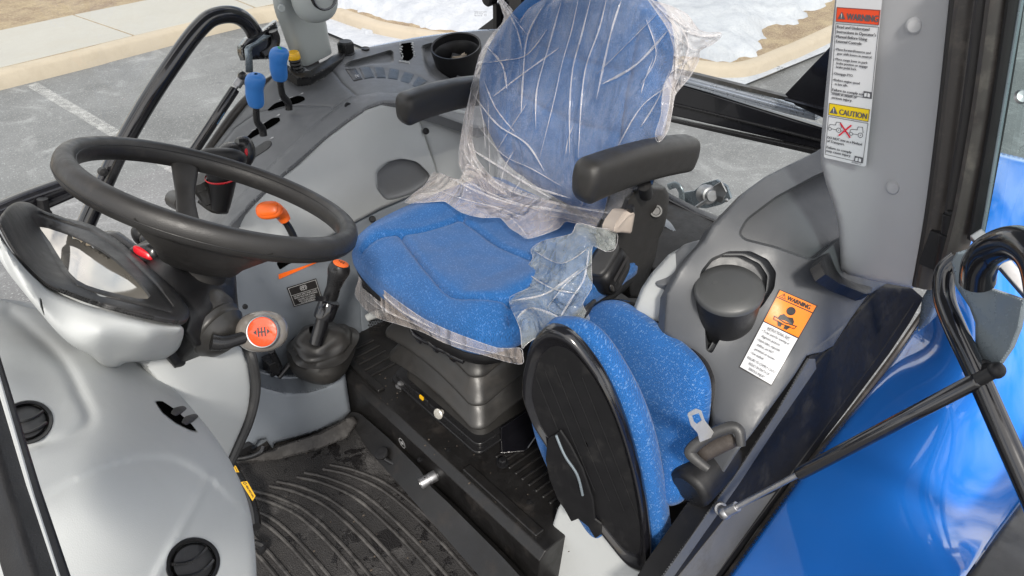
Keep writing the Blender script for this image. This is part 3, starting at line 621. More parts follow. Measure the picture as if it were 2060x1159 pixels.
# front box of the console around the gear lever
box = Surf([(500, 765, 'y', 1.36), (600, 792, 'y', 1.33), (690, 752, 'y', 1.34), (480, 905, 'z', -1.41), (600, 885, 'z', -1.40), (700, 830, 'z', -1.40), (595, 840, 'y', 1.33)])
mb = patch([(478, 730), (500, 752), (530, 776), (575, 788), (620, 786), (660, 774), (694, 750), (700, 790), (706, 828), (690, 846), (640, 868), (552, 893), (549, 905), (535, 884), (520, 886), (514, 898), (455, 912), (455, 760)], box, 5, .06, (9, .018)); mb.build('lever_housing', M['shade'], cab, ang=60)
mb = patch([(465, 690), (520, 690), (640, 690), (700, 730), (700, 790), (620, 800), (520, 790), (465, 770)], [(500, 690, 'y', 1.50), (700, 730, 'y', 1.49), (500, 790, 'y', 1.42), (700, 790, 'y', 1.44)], 8, .02); mb.build('lever_well', M['void'], cab)
mb = MB()
for a, b2, r in (((530, 770), (640, 765), .005), ((560, 760), (610, 700), .007), ((545, 705), (562, 740), .009), ((600, 745), (650, 752), .006), ((590, 700), (600, 735), .005)): mb.tube([at(*a, 'y', 1.395), at(*b2, 'y', 1.40)], r, 10, 0)
mb.box(at(545, 735, 'y', 1.41), (.012, .02, .02)); mb.build('linkage', M['semi'], cab, bevel=.002)
mb = patch([(549, 906), (560, 898), (640, 872), (700, 840), (712, 838), (720, 850), (700, 880), (640, 905), (560, 925), (470, 935), (470, 918), (520, 912)], [(550, 900, 'z', -1.385), (705, 835, 'z', -1.385), (470, 932, 'z', -1.418), (700, 885, 'z', -1.418), (560, 925, 'z', -1.418)], 6, .01, (5, .006)); mb.build('mat_upstand', M['rib'], cab)
mb = MB(); mb.tube([at(466, 925, 'z', -1.40), at(500, 920, 'z', -1.395), at(523, 911, 'z', -1.38), at(530, 898, 'z', -1.37)], .006, 10, 6); mb.box(at(482, 910, 'z', -1.39), (.03, .008, .012)); mb.build('pedal_linkage', M['semi'], cab)
# orange wedge mark and park-lock label
qd = [low.p(x, y, .004) for x, y in ((560, 548), (640, 520), (644, 530), (562, 560))]
dc = Decal([low.p(560, 552, .004), low.p(643, 523, .004), low.p(645, 528, .004), low.p(561, 562, .004)], 100, 10)
mb = MB(); dc.poly(mb, [(0, 0), (100, 3), (100, 5), (0, 10)], 1); mb.build('orange_mark', M['s_x'] if 0 else M['orange'], cab, smooth=False)
qd = [low.p(x, y, .005) for x, y in ((576.5, 579), (636, 560), (649, 601), (591, 618))]
dc = Decal(qd, 120, 84); pk = MB(); dc.rect(pk, 0, 0, 120, 84, 0); pk = pk.build('park_lock_label', M['ink'], cab, smooth=False)
mb = MB(); dc.frame(mb, 4, 4, 116, 80, 1.6, 1); dc.rect(mb, 4, 36, 116, 37.4, 1)
dc.ring(mb, 60, 20, 9.5, 1.8, 1); dc.ring(mb, 60, 20, 13.5, 1.6, 1, 12, 130, 230); dc.ring(mb, 60, 20, 13.5, 1.6, 1, 12, -50, 50); dc.text(mb, 'P', 60, 25.5, 11, 1, al='C', bold=.8)
for t, y, ww in (('DO NOT APPLY PARK LOCK', 46, 94), ('WHILE TRACTOR IS MOVING', 54, 94), ('FAILURE TO COMPLY', 63, 72), ('MAY CAUSE DAMAGE', 70.5, 68), ('TO THE VEHICLE', 77.5, 56)): dc.text(mb, t, 60, y, 6.0, 1, w=ww, al='C', bold=.35)
mb.build('label_text', M['mark'], pk, smooth=False)
# switches
sx = [((694, 139), (715, 137), (730, 160), (711, 165)), ((722, 135), (743, 133), (754, 156), (733, 161)), ((751, 132.5), (772, 132.5), (777, 158), (757, 158)), ((784, 135), (804, 138), (800, 162), (779, 159)), ((814, 143), (834, 149), (823, 171), (803, 165)), ((842, 153), (861, 163), (838, 180), (826, 174))]
for k, q in enumerate(sx):
    c = (sum(p[0] for p in q)/4, sum(p[1] for p in q)/4); sc = lambda f: [(c[0]+(p[0]-c[0])*f, c[1]+(p[1]-c[1])*f) for p in q]
    mb = patch(sc(.98), tray, 3, .012, (2.5, .002), disp=lambda P: np.full(len(P), .001)); s_ = mb.build('switch' if k == 0 else 'switch_blank', M['black' if k == 0 else 'switch'], cab, ang=50)
    mb = patch(sc(.8), tray, 3, .003, (2, .001), disp=lambda P: np.full(len(P), -.0015)); mb.build('rocker', M['semi' if k == 0 else 'switch'], s_, ang=50)
    if k == 0:
        mb = MB(); dd = Decal([tray.p(*p, .004) for p in ((712, 150), (722, 149), (724, 156), (715, 158))], 20, 12)
        dd.ring(mb, 6, 6, 4.5, 1.6, 1, 12); dd.ring(mb, 15, 6, 4, 1.6, 1, 12); mb.build('switch_symbol', M['mark'], s_, smooth=False)
# tray slots, details
for nm, sl, lift in (('lever_slot', slot1, .004), ('lever_slot', slot2, .004), ('cut_out', cut, .012), ('lever_slot', slotp, None)):
    sf = low if lift is None else tray; cx = sum(p[0] for p in sl)/len(sl); cy = sum(p[1] for p in sl)/len(sl)
    mb = patch([(p[0], p[1]) for p in sl], sf, 4, .0, disp=lambda P: np.full(len(P), -.0012)); mb.build(nm, M['void'], cab, smooth=False)  # flat black patches painted as the dark of the slots
cap = rnd([(497, 312), (505, 302), (535, 283), (545, 283), (547, 291), (538, 300), (510, 318), (500, 322)], 6)
mb = patch(cap, tray, 4, .006, (2.5, .002), disp=lambda P: np.full(len(P), -.004)); mb.build('slot_cover', M['darker'], cab)
for (x, y, q) in ((600, 190, 'r'), (560, 200, 'n'), (580, 197, 'n'), (553, 233, 'r'), (505, 262, 'n'), (523, 249, 'n'), (540, 279, 'r'), (503, 298, 'n')):
    mb = MB(); dd = Decal([tray.p(x, y, .004), tray.p(x+10, y-4, .004), tray.p(x+11, y-1, .004), tray.p(x+1, y+3, .004)], 12, 4)
    if q == 'r': dd.poly(mb, [(0, 2.2), (5, 1.6), (8, 0), (12, .5), (12, 2.5), (8, 3.4), (5, 2.4)], 1)
    else: dd.rect(mb, 1, 1.4, 11, 2.4, 1)
    mb.build('lever_marking', M['mark'], con, smooth=False)
for (x, y) in ((627, 158), (634, 164)):
    mb = MB(); dd = Decal([tray.p(x, y-4, .004), tray.p(x+18, y-10, .004), tray.p(x+20, y-3, .004), tray.p(x+2, y+3, .004)], 40, 16)
    dd.poly(mb, [(0, 12), (5, 4), (9, 12)], 1); dd.rect(mb, 3, 1, 5, 5, 1); dd.rect(mb, 12, 6, 18, 7.6, 1); dd.ring(mb, 25, 7, 4.5, 1.5, 1, 12); dd.ring(mb, 34, 7, 4.5, 1.5, 1, 12); mb.build('lever_marking', M['mark'], con, smooth=False)
mb = MB(); mb.lathe(tray.p(697, 106, .0), (0, -.05, 1), [(.026, -.01), (.026, 0), (.021, .004), (.021, .03), (.018, .034), (0, .034)], 28)
for k in range(28): a = 2*math.pi*k/28; mb.box(tray.p(697, 106)+Vector((.0215*math.cos(a), .0215*math.sin(a), .015)), (.0014, .0014, .013))
cp = mb.build('round_cap', M['black'], cab, ang=40)
mb = MB(); mb.lathe(tray.p(735, 98, .006), (0, -.1, 1), [(0, .001), (.007, .001), (.012, .0025), (.012, -.004)], 20); mb.build('plug', M['ink'], cab)
mb = MB(); mb.lathe(tray.p(600, 152, .0), (-.15, -.2, 1), [(.034, -.01), (.033, .004), (.027, .012), (.022, .016), (.018, .016)], 28); mb.build('plunger_collar', M['dark'], cab)
# cut edge of the opening, whitish burr
rr = random.Random(3)
for (a, b2) in (((806, 88), (809, 118)), ((830, 86), (833, 112)), ((804, 124), (824, 127))):
    mb = MB()
    for k in range(10):
        t = k/9; x, y = a[0]+(b2[0]-a[0])*t+rr.uniform(-1.5, 1.5), a[1]+(b2[1]-a[1])*t+rr.uniform(-1, 1); p = tray.p(x, y, .002)
        mb.box(p, (rr.uniform(.001, .003), rr.uniform(.001, .003), rr.uniform(.001, .003)))
    mb.build('cut_burr', M['light'], con)
# aluminium window sill strip outside the console
mb = patch([(676, 112), (750, 92), (830, 76), (900, 66), (960, 60), (1010, 58), (1010, 66), (960, 69), (900, 76), (830, 86), (750, 100), (680, 120)], [(676, 112, 'y', 1.97), (830, 76, 'y', 1.99), (1010, 58, 'y', 2.0), (1010, 66, 'y', 1.96), (830, 86, 'y', 1.96), (680, 120, 'y', 1.95)], 4, .02, (3, .006)); mb.build('window_sill_strip', M['alu'], cab)
# black rim of the door opening on the right side
mb = MB(); sp = [at(*p, 'y', 1.95) for p in ((140, 380), (170, 372))]
mb.tube(ats([(372, 430), (385, 350), (421, 300), (480, 218), (540, 165), (600, 138), (640, 130)], 'y', 1.955), .012, 12, 6); mb.build('door_seal', M['seal'], cab)
mb = MB(); mb.tube(ats([(-60, 452), (0, 425), (60, 400), (150, 368), (170, 362)], 'y', 1.9), .022, 14, 5); mb.tube(ats([(-60, 480), (30, 440), (150, 388), (185, 372)], 'y', 1.88), .010, 10, 5); mb.build('door_sill', M['gloss'], cab)
mb = MB(); mb.tube(ats([(85, 400), (90, 424), (96, 432)], 'y', 1.86), .012, 10, 4); mb.build('stop_pad', M['black'], cab)

# pillars
def rpost(rows, name, m, par=cab, n=6):
    mb = MB(); mb.grid([crv(r, n) for r in rows]); return mb
lp = MB()
prof = [((540, -140), (560, -140), (655, -140), (640, -145)), ((544, 0), (563, 2), (655, 0), (640, -5)), ((561, 60), (590, 66), (662, 62), (650, 55)), ((584, 124), (614, 136), (672, 106), (655, 95))]
yy = ((1.87, 1.79, 1.87, 1.95), (1.92, 1.85, 1.92, 1.99), (1.95, 1.89, 1.95, 2.02), (1.97, 1.92, 1.97, 2.03))
rings = []
for pr, ys in zip(prof, yy):
    q = [at(a, b2, 'y', v) for (a, b2), v in zip(pr, ys)]; rings.append(crv(rnd(q, .025, 4), 1, True))
rings = [[r[j] for j in range(len(rings[0]))] for r in rings]; fine = list(zip(*[crv([rings[i][j] for i in range(len(rings))], 6) for j in range(len(rings[0]))]))
lp.grid([list(r) for r in fine], False, True); post = lp.build('right_pillar', mat('pale_pillar_plastic', (.36, .385, .375), .45, grain=.3, gs=1100, var=.02, dust=((.3, .28, .25), .1, 9)), cab, ang=60)
mb = MB(); c0 = at(632, -6, 'y', 1.81)
mb.ball(c0, (.058, .05, .062), p=2.4); mb.build('pillar_housing', post.data.materials[0], post, ang=60)
mb = MB(); nn = (Vector((0, 0, 0))-c0).normalized(); o_ = c0+Vector((.004, -.045, .012)); mb.lathe(o_, (0, -1, -.12), [(0, 0), (.030, 0), (.033, .006), (.036, .008), (.038, .004), (.038, -.01)], 30)
mb.build('socket', M['gloss'], post); mb = MB(); mb.lathe(o_, (0, -1, -.12), [(.030, .004), (.031, .0095), (.0335, .0095), (.034, .006)], 30); mb.build('socket_ring', M['steel'], post)
mb = MB(); mb.lathe(at(566, 17, 'y', 1.792), (-.1, -1, 0), [(0, .004), (.008, .004), (.01, 0)], 20); mb.build('screw_cap', post.data.materials[0], post)
mb = patch([(575, 128), (600, 146), (625, 142), (668, 112), (700, 100), (690, 118), (655, 140), (625, 158), (598, 160), (576, 146)], [(575, 128, 'y', 1.92), (625, 142, 'y', 1.84), (690, 110, 'y', 1.93), (600, 158, 'y', 1.83)], 5, .02, (5, .01)); mb.build('pillar_boot', M['black'], cab)

# left rear pillar with its two stickers
PX = 1.2
pf_ = Surf([(1650, 310, 'x', PX), (1690, 540, 'x', PX), (1680, 0, 'x', PX), (1840, 570, 'x', PX-.03), (1920, 0, 'x', PX-.03), (1780, 250, 'x', PX-.004)])
po = [(1683, -160), (1680, 0), (1668, 110), (1658, 210), (1651, 290), (1652, 330), (1662, 370), (1676, 410), (1686, 450), (1690, 500), (1690, 541), (1705, 552), (1760, 566), (1836, 580), (1848, 560), (1870, 420), (1893, 250), (1918, 0), (1940, -160)]
mb = patch(po, pf_, 8, .05, (9, .012)); lpil = mb.build('left_pillar', M['pillar'], cab, ang=60)
for (x, y, r) in ((1840, 52, .0125), (1797, 378, .0115)):
    mb = MB(); mb.lathe(pf_.p(x, y, .001), (-1, -.25, .1), [(0, .005), (r*.7, .0045), (r, .001), (r*1.02, -.002)], 28); mb.build('screw_cap', M['pillar'], lpil)
_q = [pf_.p(x, y, .006) for x, y in ((1684, 0), (1776, 0), (1657, 317))]; _n = (_q[1]-_q[0]).cross(_q[2]-_q[0]).normalized()
def q4(P): return [ray(x, y)*(_q[0].dot(_n)/ray(x, y).dot(_n)) for x, y in P]
# white backing of both stickers
st = MB(); stq = [(1686, -40), (1778, -34), (1742, 336), (1657, 317)]
dcb = Decal(q4(stq), 92, 372); bk = rnd([(0, 0, 0), (92, 0, 0), (92, 372, 0), (0, 372, 0)], 6); dcb.poly(st, [(p.x, p.y) for p in bk], 0); stk = st.build('warning_sticker', M['white'], lpil, smooth=False); tag(stk, 'white sticker with red WARNING panel and yellow CAUTION panel')
dw = Decal(q4([(1684, 14), (1772, 20), (1754, 199), (1672, 186)]), 100, 200)   # WARNING block
a_ = MB(); dw.rect(a_, 0, 0, 100, 33, 1); a_.build('red_panel', M['s_red'], stk, smooth=False)
ik = MB(); dw.frame(ik, 0, 0, 100, 33, 1.2, 2)
def tri(d, mb, x, y, s, k): d.poly(mb, [(x, y), (x+s/2, y-s*.88), (x+s, y)], k)
tri(dw, ik, 4, 26, 19, 2); dw.text(ik, 'WARNING', 26, 26.5, 15, 2, w=71, bold=1.6)
dw.frame(ik, 0, 36.5, 100, 200, 1.2, 1)
ty = 47
for t, ww, dy in (('Read and Understand', 76, 11), ('Instructions in Operator\'s', 92, 11), ('Manual Before Using', 73, 11), ('External Controls:', 62, 18)):
    dw.text(ik, t, 4, ty, 7, 2, w=ww, bold=.8); ty += dy
for t, x, ww, dy in (('\u2022Place forward/reverse and', 4, 84, 9.5), ('gear shift levers in neutral.', 9, 83, 13.5), ('\u2022Place range lever in park', 4, 79, 9), ('brake position or engage', 9, 75, 9), ('brake pedal lock.', 9, 50, 16), ('\u2022Disengage PTO.', 4, 48, 15.5), ('\u2022Reduce engine speed', 4, 65, 9.5), ('to low idle.', 9, 32, 15)):
    dw.text(ik, t, x, ty, 6, 2, w=ww, bold=.6); ty += dy
for t, ww in (('Failure to comply could', 86), ('result in death or', 63), ('serious injury.', 52)): dw.text(ik, t, 3, ty, 6.6, 2, w=ww, bold=.8); ty += 9.6
def book(d, mb, x, y, w_, h_, k, wh):
    d.rect(mb, x, y, x+w_, y+h_, k); d.poly(wh, [(x+w_*.15, y+h_*.3), (x+w_*.45, y+h_*.2), (x+w_*.45, y+h_*.8), (x+w_*.15, y+h_*.85)], k+1); d.poly(wh, [(x+w_*.55, y+h_*.2), (x+w_*.85, y+h_*.3), (x+w_*.85, y+h_*.85), (x+w_*.55, y+h_*.8)], k+1)
SY_ = lambda m_: m_.build('sticker_symbol', M['white'], stk, smooth=False)
wh = MB(); book(dw, ik, 80, 184, 19, 15, 2, wh); SY_(wh); wh = MB(); dw.rect(wh, 12.6, 13.5, 14.4, 21, 3); dw.rect(wh, 12.7, 22.3, 14.3, 24, 3); SY_(wh); wh = MB()
ca = Decal(q4([(1669, 207), (1751, 220), (1736, 330), (1660, 312)]), 100, 140)
y_ = MB(); ca.rect(y_, 0, 0, 100, 31, 1); y_.build('yellow_panel', M['s_yellow'], stk, smooth=False)
ca.frame(ik, 0, 0, 100, 31, 1.2, 2); tri(ca, ik, 3, 25, 21, 2); ca.rect(wh, 12.6, 11, 14.4, 20, 3); ca.rect(wh, 12.7, 21.3, 14.3, 23, 3); SY_(wh); wh = MB(); ca.text(ik, 'CAUTION', 27, 25, 14.5, 2, w=68, bold=1.3)
ca.frame(ik, 0, 34.5, 100, 138, 1.2, 1)
gk = MB()
for ox, oy in ((2, 46), (57, 48)):
    ca.ring(gk, ox+5, oy+21, 4.6, 1.3, 1, 18); ca.ring(gk, ox+28, oy+20, 6.4, 1.4, 1, 22); ca.ring(gk, ox+28, oy+20, 1.3, 1.2, 1, 8)
    ca.line(gk, [(ox+2, oy+17), (ox+2.5, oy+11), (ox+6, oy+9), (ox+19, oy+8), (ox+20, oy), (ox+31, oy-1), (ox+34, oy+13)], 1.3, 1); ca.line(gk, [(ox+9.5, oy+20), (ox+21.5, oy+20)], 1.3, 1)
ca.line(gk, [(36, 66), (57, 68)], 1.2, 1); gk.build('tractor_drawing', M['inkgrey'], stk, smooth=False)
xm = MB(); ca.line(xm, [(34, 48), (60, 78)], 3.8, 2); ca.line(xm, [(60, 48), (34, 78)], 3.8, 3); xm.build('red_cross', M['s_x'], stk, smooth=False)
ty = 93
for t, ww, dy in (('DO NOT tow as a Method', 89, 9.5), ('of Transport.', 46, 17), ('Failure to comply', 66, 9.5), ('may cause injury.', 66, 0)): ca.text(ik, t, 3, ty, 6.6, 2, w=ww, bold=.8); ty += dy
book(ca, ik, 78, 123, 21, 15, 2, wh); ca.text(ik, '8704002-10', 72, 143.5, 3.6, 1, w=24)
ik.build('sticker_text', M['inkgrey'], stk, smooth=False); SY_(wh)

# roof (shades the cab) and its far corners
mb = MB(); mb.prism(rnd([(-.25, .36, .32), (1.75, .36, .32), (1.75, 1.82, .32), (-.25, 1.82, .32)], .15), (0, 0, .22)); mb.build('roof', M['paint'], cab, bevel=.03)
mb = MB(); mb.prism(rnd([(-.2, .41, .319), (1.7, .41, .319), (1.7, 1.77, .319), (-.2, 1.77, .319)], .12), (0, 0, -.06)); mb.build('roof_lining', M['light'], cab, bevel=.015)
mb = MB(); mb.tube([at(-75, 650, 'd', .64), at(25, 1000, 'd', .56), at(130, 1330, 'd', .50)], .021, 4, 0, ref=(1, 0, 0)); mb2_ = MB().tube([Vector((-.12, 1.72, .28)), Vector((-.12, 1.80, -.8)), Vector((.02, 1.86, -1.3))], .03, 12, 4)
fp = mb.build('front_pillar', M['black'], cab, bevel=.006); mb2_.build('front_pillar', M['gloss'], cab)
mb = MB(); mb.tube([at(-38, 650, 'd', .635), at(62, 1000, 'd', .556), at(168, 1330, 'd', .496)], .0025, 8, 0); mb.build('pillar_edge_strip', M['light'], fp)

# rear window: rail, gussets, lower frame, glass
XR = 1.95
mb = MB(); mb.prism(ats([(1010, 60), (1352, 166), (1665, 262), (1900, 330), (1900, 360), (1668, 306), (1345, 232), (1010, 130)], 'x', XR), (.03, 0, 0)); rail = mb.build('rear_rail', M['gloss'], cab, bevel=.006)
mb = MB(); mb.prism(ats([(1340, 238), (1660, 306), (1662, 318), (1640, 312), (1480, 276), (1340, 244)], 'x', XR-.012), (.02, 0, 0)); mb.prism(ats([(1345, 206), (1660, 284), (1660, 289), (1345, 211)], 'x', XR-.006), (.012, 0, 0)); mb.build('rail_flange', M['semi'], rail, bevel=.002)
mb = MB()
for k, (u0, u1, dx) in enumerate(((0, 5, 0), (6, 11, .004), (12, 17, .002))): mb.prism(ats([(1350, 148+u0), (1585, 212+u0), (1640, 226+u0), (1640, 226+u1), (1585, 213+u1), (1350, 148+u1)], 'x', XR-.004-dx), (.03, 0, 0))
mb.build('rail_trim', M['alu'], rail, bevel=.001)
mb = MB(); mb.prism(ats([(1352, 140), (1400, 150), (1560, 190), (1600, 200), (1600, 206), (1560, 198), (1352, 147)], 'x', XR+.01), (.02, 0, 0)); mb.build('glass_seal', M['seal'], rail)
mb = MB(); mb.prism(ats([(1578, 190), (1668, 95), (1700, 60), (1700, 260), (1660, 240), (1600, 213)], 'x', XR-.03), (.05, 0, 0)); mb.build('corner_gusset', M['gloss'], rail, bevel=.003); mb = MB(); mb.prism(ats([(960, 60), (1000, 30), (1004, 20), (996, -40), (1040, -40), (1060, 90), (1000, 80)], 'x', XR-.03), (.05, 0, 0)); mb.build('corner_gusset', M['gloss'], rail, bevel=.003); mb = MB(); mb.tube(ats([(1580, 199), (1620, 210), (1665, 222)], 'x', XR-.032), .006, 8, 5); mb.build('weld_bead', M['gloss'], rail)
mb = MB(); mb.lathe(at(980, -2, 'x', 1.88), (-1, 0, 0), [(0, .01), (.022, .008), (.028, 0), (.026, -.03)], 22); mb.box(at(1000, 40, 'x', 1.9), (.012, .01, .06)); mb.build('window_latch', M['black'], rail)
lf = MB(); lf.prism(ats([(1320, 388), (1345, 402), (1395, 428), (1455, 452), (1500, 470), (1500, 484), (1440, 468), (1385, 448), (1320, 415)], 'x', XR-.02), (.04, 0, 0)); lf.build('window_lower_frame', M['gloss'], cab, bevel=.004)
g = MB(); g.add(ats([(1000, -200), (2000, -200), (2000, 200), (1670, 330), (1455, 456), (1300, 390), (1040, 200)], 'x', XR+.008), [(0, 1, 2, 3, 4, 5, 6)]); gl = g.build('rear_window_glass', M['glass'], cab, smooth=False)
fr = MB()
def dotrow(a, b, rows, sp, x, r0):
    A, B = at(*a, 'x', x), at(*b, 'x', x); n = int((B-A).length/sp); T = (B-A).normalized(); N = Vector((1, 0, 0)).cross(T); 
    if N.z > 0: N = -N
    for j in range(rows):
        rr = r0*(1-j/(rows+1))
        for i in range(n):
            c = A+T*sp*(i+(j % 2)*.5)+N*sp*.8*(rows-1-j) if 0 else A+T*sp*(i+(j % 2)*.5)-N*sp*.8*j
            fr.add([c+Vector((0, math.cos(a_)*rr, math.sin(a_)*rr)) for a_ in (0, math.pi/2, math.pi, 3*math.pi/2)], [(0, 1, 2, 3)])
dotrow((1345, 400), (1455, 450), 6, .0034, XR+.006, .0013); dotrow((1640, 312), (1345, 236), 3, .0034, XR+.006, -.0013)
dd = Decal(ats([(1562, 131), (1586, 136), (1587, 152), (1563, 147)], 'x', XR+.005), 60, 34)
for k, t in enumerate(('TINTED GLASS SAFETY', 'DOT 471 M2-AS3', 'TRACTOR CAB')): dd.text(fr, t, 1, 8+k*9, 6, 1, w=(52, 46, 36)[k])
dd = Decal(ats([(954, 22), (980, 22), (980, 36), (954, 36)], 'x', XR+.005), 60, 34)
for k, t in enumerate(('TINTED GLASS SAFETY', 'DOT 471 M2-AS3', 'TRACTOR CAB')): dd.text(fr, t, 1, 8+k*9, 6, 1, w=(58, 40, 36)[k])
dd.ring(fr, 53, 20, 5, 1, 1, 14)
fr.build('frit_dots', M['ink'], gl, smooth=False)
# right window behind console: thin dark frame
mb = MB(); mb.tube(ats([(938, 96), (1000, 90), (1040, 100)], 'y', 1.94), .02, 10, 4); mb.build('window_frame_corner', M['gloss'], cab)

# left console on the fender
lin = [(1300, 780, 'y', .62), (1318, 690, 'y', .62), (1328, 640, 'y', .62), (1343, 590, 'y', .62), (1372, 535, 'y', .62), (1416, 486, 'y', .62), (1462, 425, 'y', .62), (1530, 365, 'y', .62), (1640, 310, 'y', .61), (1720, 260, 'y', .6),
       (1420, 960, 'y', .44), (1490, 898, 'y', .40), (1514, 871, 'y', .40), (1626, 714, 'y', .40), (1671, 698, 'y', .40), (1743, 596, 'y', .40), (1800, 560, 'y', .40), (1500, 640, 'y', .51), (1560, 500, 'y', .52), (1700, 420, 'y', .50)]
lsf = Surf(lin)
lo = [(1432, 1000), (1432, 900), (1432, 840), (1420, 780), (1385, 715), (1335, 668), (1341, 592), (1365, 545), (1392, 510), (1416, 484), (1432, 455), (1462, 425), (1500, 385), (1540, 355), (1590, 330), (1640, 306), (1700, 270), (1760, 250), (1800, 560), (1745, 595), (1712, 640), (1676, 696), (1655, 708), (1634, 712), (1622, 716), (1600, 752), (1514, 871), (1486, 906), (1440, 975)]
tr_ = rnd([(1484, 470), (1500, 440), (1560, 395), (1640, 352), (1720, 320), (1760, 330), (1780, 500), (1690, 480), (1640, 523), (1625, 524), (1560, 500), (1496, 484)], 12)
hol = [(1404, 575), (1410, 545), (1430, 520), (1465, 505), (1510, 505), (1545, 522), (1562, 548), (1558, 580), (1535, 615), (1490, 655), (1450, 680), (1432, 712), (1420, 705), (1418, 660), (1406, 620)]
mb = patch(lo, lsf, 5, .03, (5, .004), dents=[(tr_, .06, 5), (rnd(hol, 6), .05, 6)], lines=[([(1750, 612), (1640, 700)], 4, .002)])
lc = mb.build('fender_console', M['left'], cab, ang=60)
mb = patch([(1262, 720), (1268, 660), (1276, 616), (1290, 580), (1310, 550), (1345, 512), (1380, 492), (1406, 483), (1420, 486), (1400, 510), (1370, 545), (1346, 590), (1330, 640), (1322, 720)], [(1265, 700, 'y', .70), (1276, 616, 'y', .70), (1310, 550, 'y', .70), (1380, 492, 'y', .70), (1420, 484, 'y', .68), (1346, 590, 'y', .64), (1325, 700, 'y', .64), (1372, 540, 'y', .64)], 5, .02, (9, .02)); ls = mb.build('fender_side_panel', M['light'], cab, ang=60)
mb = patch(rnd([(1316, 568), (1322, 552), (1345, 520), (1375, 492), (1400, 484), (1412, 487), (1400, 505), (1375, 530), (1352, 570), (1335, 576), (1320, 575)], 6), [(1316, 560, 'y', .695), (1352, 570, 'y', .64), (1400, 484, 'y', .69), (1412, 490, 'y', .668), (1370, 530, 'y', .655)], 4, .012, (5, .006), disp=lambda P: np.full(len(P), -.012)); mb.build('speaker_pad', M['dark'], ls, ang=60)
mb = patch([(1125, 1015), (1150, 990), (1215, 1060), (1300, 1150), (1340, 1220), (1060, 1220)], [(1130, 1020, 'x', .735), (1250, 1180, 'x', .735), (1300, 1150, 'x', .745), (1080, 1200, 'x', .70)], 5, .03, (4, .004), cr=14); mb.build('fender_front_panel', M['light'], cab, ang=60)
# dark plate standing in for the shade in the hollow behind the fold-down seat
mb = MB(); mb.prism(ats([(1180, 620), (1280, 640), (1330, 700), (1400, 860), (1420, 1000), (1340, 1130), (1200, 1060), (1150, 800)], 'x', 1.02), (.03, 0, 0)); mb.build('hollow_shade_plate', M['floor'], cab)
mb = patch([(1452, 930), (1478, 888), (1500, 893), (1496, 915), (1462, 965)], [(1452, 930, 'y', .43), (1478, 888, 'y', .44), (1500, 893, 'y', .43), (1462, 965, 'y', .425)], 6, .01); mb.build('carpet_edge', M['pillar'], cab)
# warning label on the console
lq = [lsf.p(x, y, .003) for x, y in ((1568, 582), (1645, 615), (1552, 778), (1486, 738))]
def ld(s, t):  # s,t in 0..1 on the curved console
    a, b2 = (1568, 582), (1645, 615); c, d_ = (1552, 777), (1486, 739); x = (a[0]*(1-s)+b2[0]*s)*(1-t)+(d_[0]*(1-s)+c[0]*s)*t; y = (a[1]*(1-s)+b2[1]*s)*(1-t)+(d_[1]*(1-s)+c[1]*s)*t
    return x, y
class CDecal(Decal):
    def __init__(s, W, H, lift=.0006): s.W, s.H, s.lift = W, H, lift; s.c = {}
    def m(s, x, y, k=0): return lsf.p(*ld(x/s.W, y/s.H), .0014+s.lift*(k*1.6))
cd = CDecal(100, 220)
def cgrid(mb, x0, y0, x1, y1, k, n=12, m_=14): mb.grid([[cd.m(x0+(x1-x0)*i/n, y0+(y1-y0)*j/m_, k) for j in range(m_+1)] for i in range(n+1)])
mb = MB(); cgrid(mb, 0, 0, 100, 220, 0, 14, 28); lb = mb.build('instruction_label', M['ink'], lc, smooth=False); tag(lb, 'orange and white WARNING label about the instructional seat')
mb = MB(); cgrid(mb, 2.5, 2, 97.5, 19.5, 1); cgrid(mb, 2.5, 22, 97.5, 88, 1); mb.build('orange_panel', M['s_orange'], lb, smooth=False)
mb = MB(); cgrid(mb, 2.5, 91, 97.5, 217, 1, 14, 18); mb.build('white_panel', M['white'], lb, smooth=False)
mb = MB(); cd.line(mb, [(8, 17), (16, 5), (24, 17), (8, 17)], 1.2, 2); cd.line(mb, [(16, 9), (16, 13)], 1.5, 2); cd.rect(mb, 15.4, 14.4, 16.8, 15.8, 2); cd.text(mb, 'WARNING', 27, 16.6, 11, 2, w=60, bold=1.5)
cd.poly(mb, [(50+11*math.cos(a_), 38+10.5*math.sin(a_)) for a_ in [2*math.pi*k/24 for k in range(24)]], 2)
cd.poly(mb, [(38, 51), (44, 53), (50, 54.5), (56, 53), (62, 51), (69, 58), (71, 67), (29, 67), (31, 58)], 2); cd.poly(mb, [(31, 71), (46, 71), (46, 84), (38, 84)], 2); cd.poly(mb, [(54, 71), (69, 71), (63, 84), (54, 84)], 2)
cd.line(mb, [(20, 66), (50, 70), (80, 66)], 2.2, 3); cd.line(mb, [(22, 74), (50, 76), (78, 74)], 1.4, 3); cd.line(mb, [(20, 66), (22, 74)], 1.4, 3); cd.line(mb, [(80, 66), (78, 74)], 1.4, 3)
cd.text(mb, 'INSTRUCTIONAL SEAT', 50, 103, 7.4, 5, w=62, al='C', bold=.15); cd.line(mb, [(19, 105), (81, 105)], .6, 2)
ty = 114
for t, x, ww in (('\u2022 To be used for training or', 9, 78), ('diagnostic purposes.', 15, 54), ('\u2022 Extra riders, especially', 9, 66), ('children, are NOT', 15, 48), ('permitted on machine.', 15, 60), ('\u2022 Use seatbelt.', 9, 40)): cd.text(mb, t, x, ty, 6.6, 5, w=ww, bold=.15); ty += 12.2
ty = 190
for t, ww in (('FAILURE TO COMPLY COULD', 84), ('RESULT IN DEATH OR', 62), ('SERIOUS INJURY.', 50)): cd.text(mb, t, 50, ty, 6.8, 5, w=ww, al='C', bold=.15); ty += 11.5
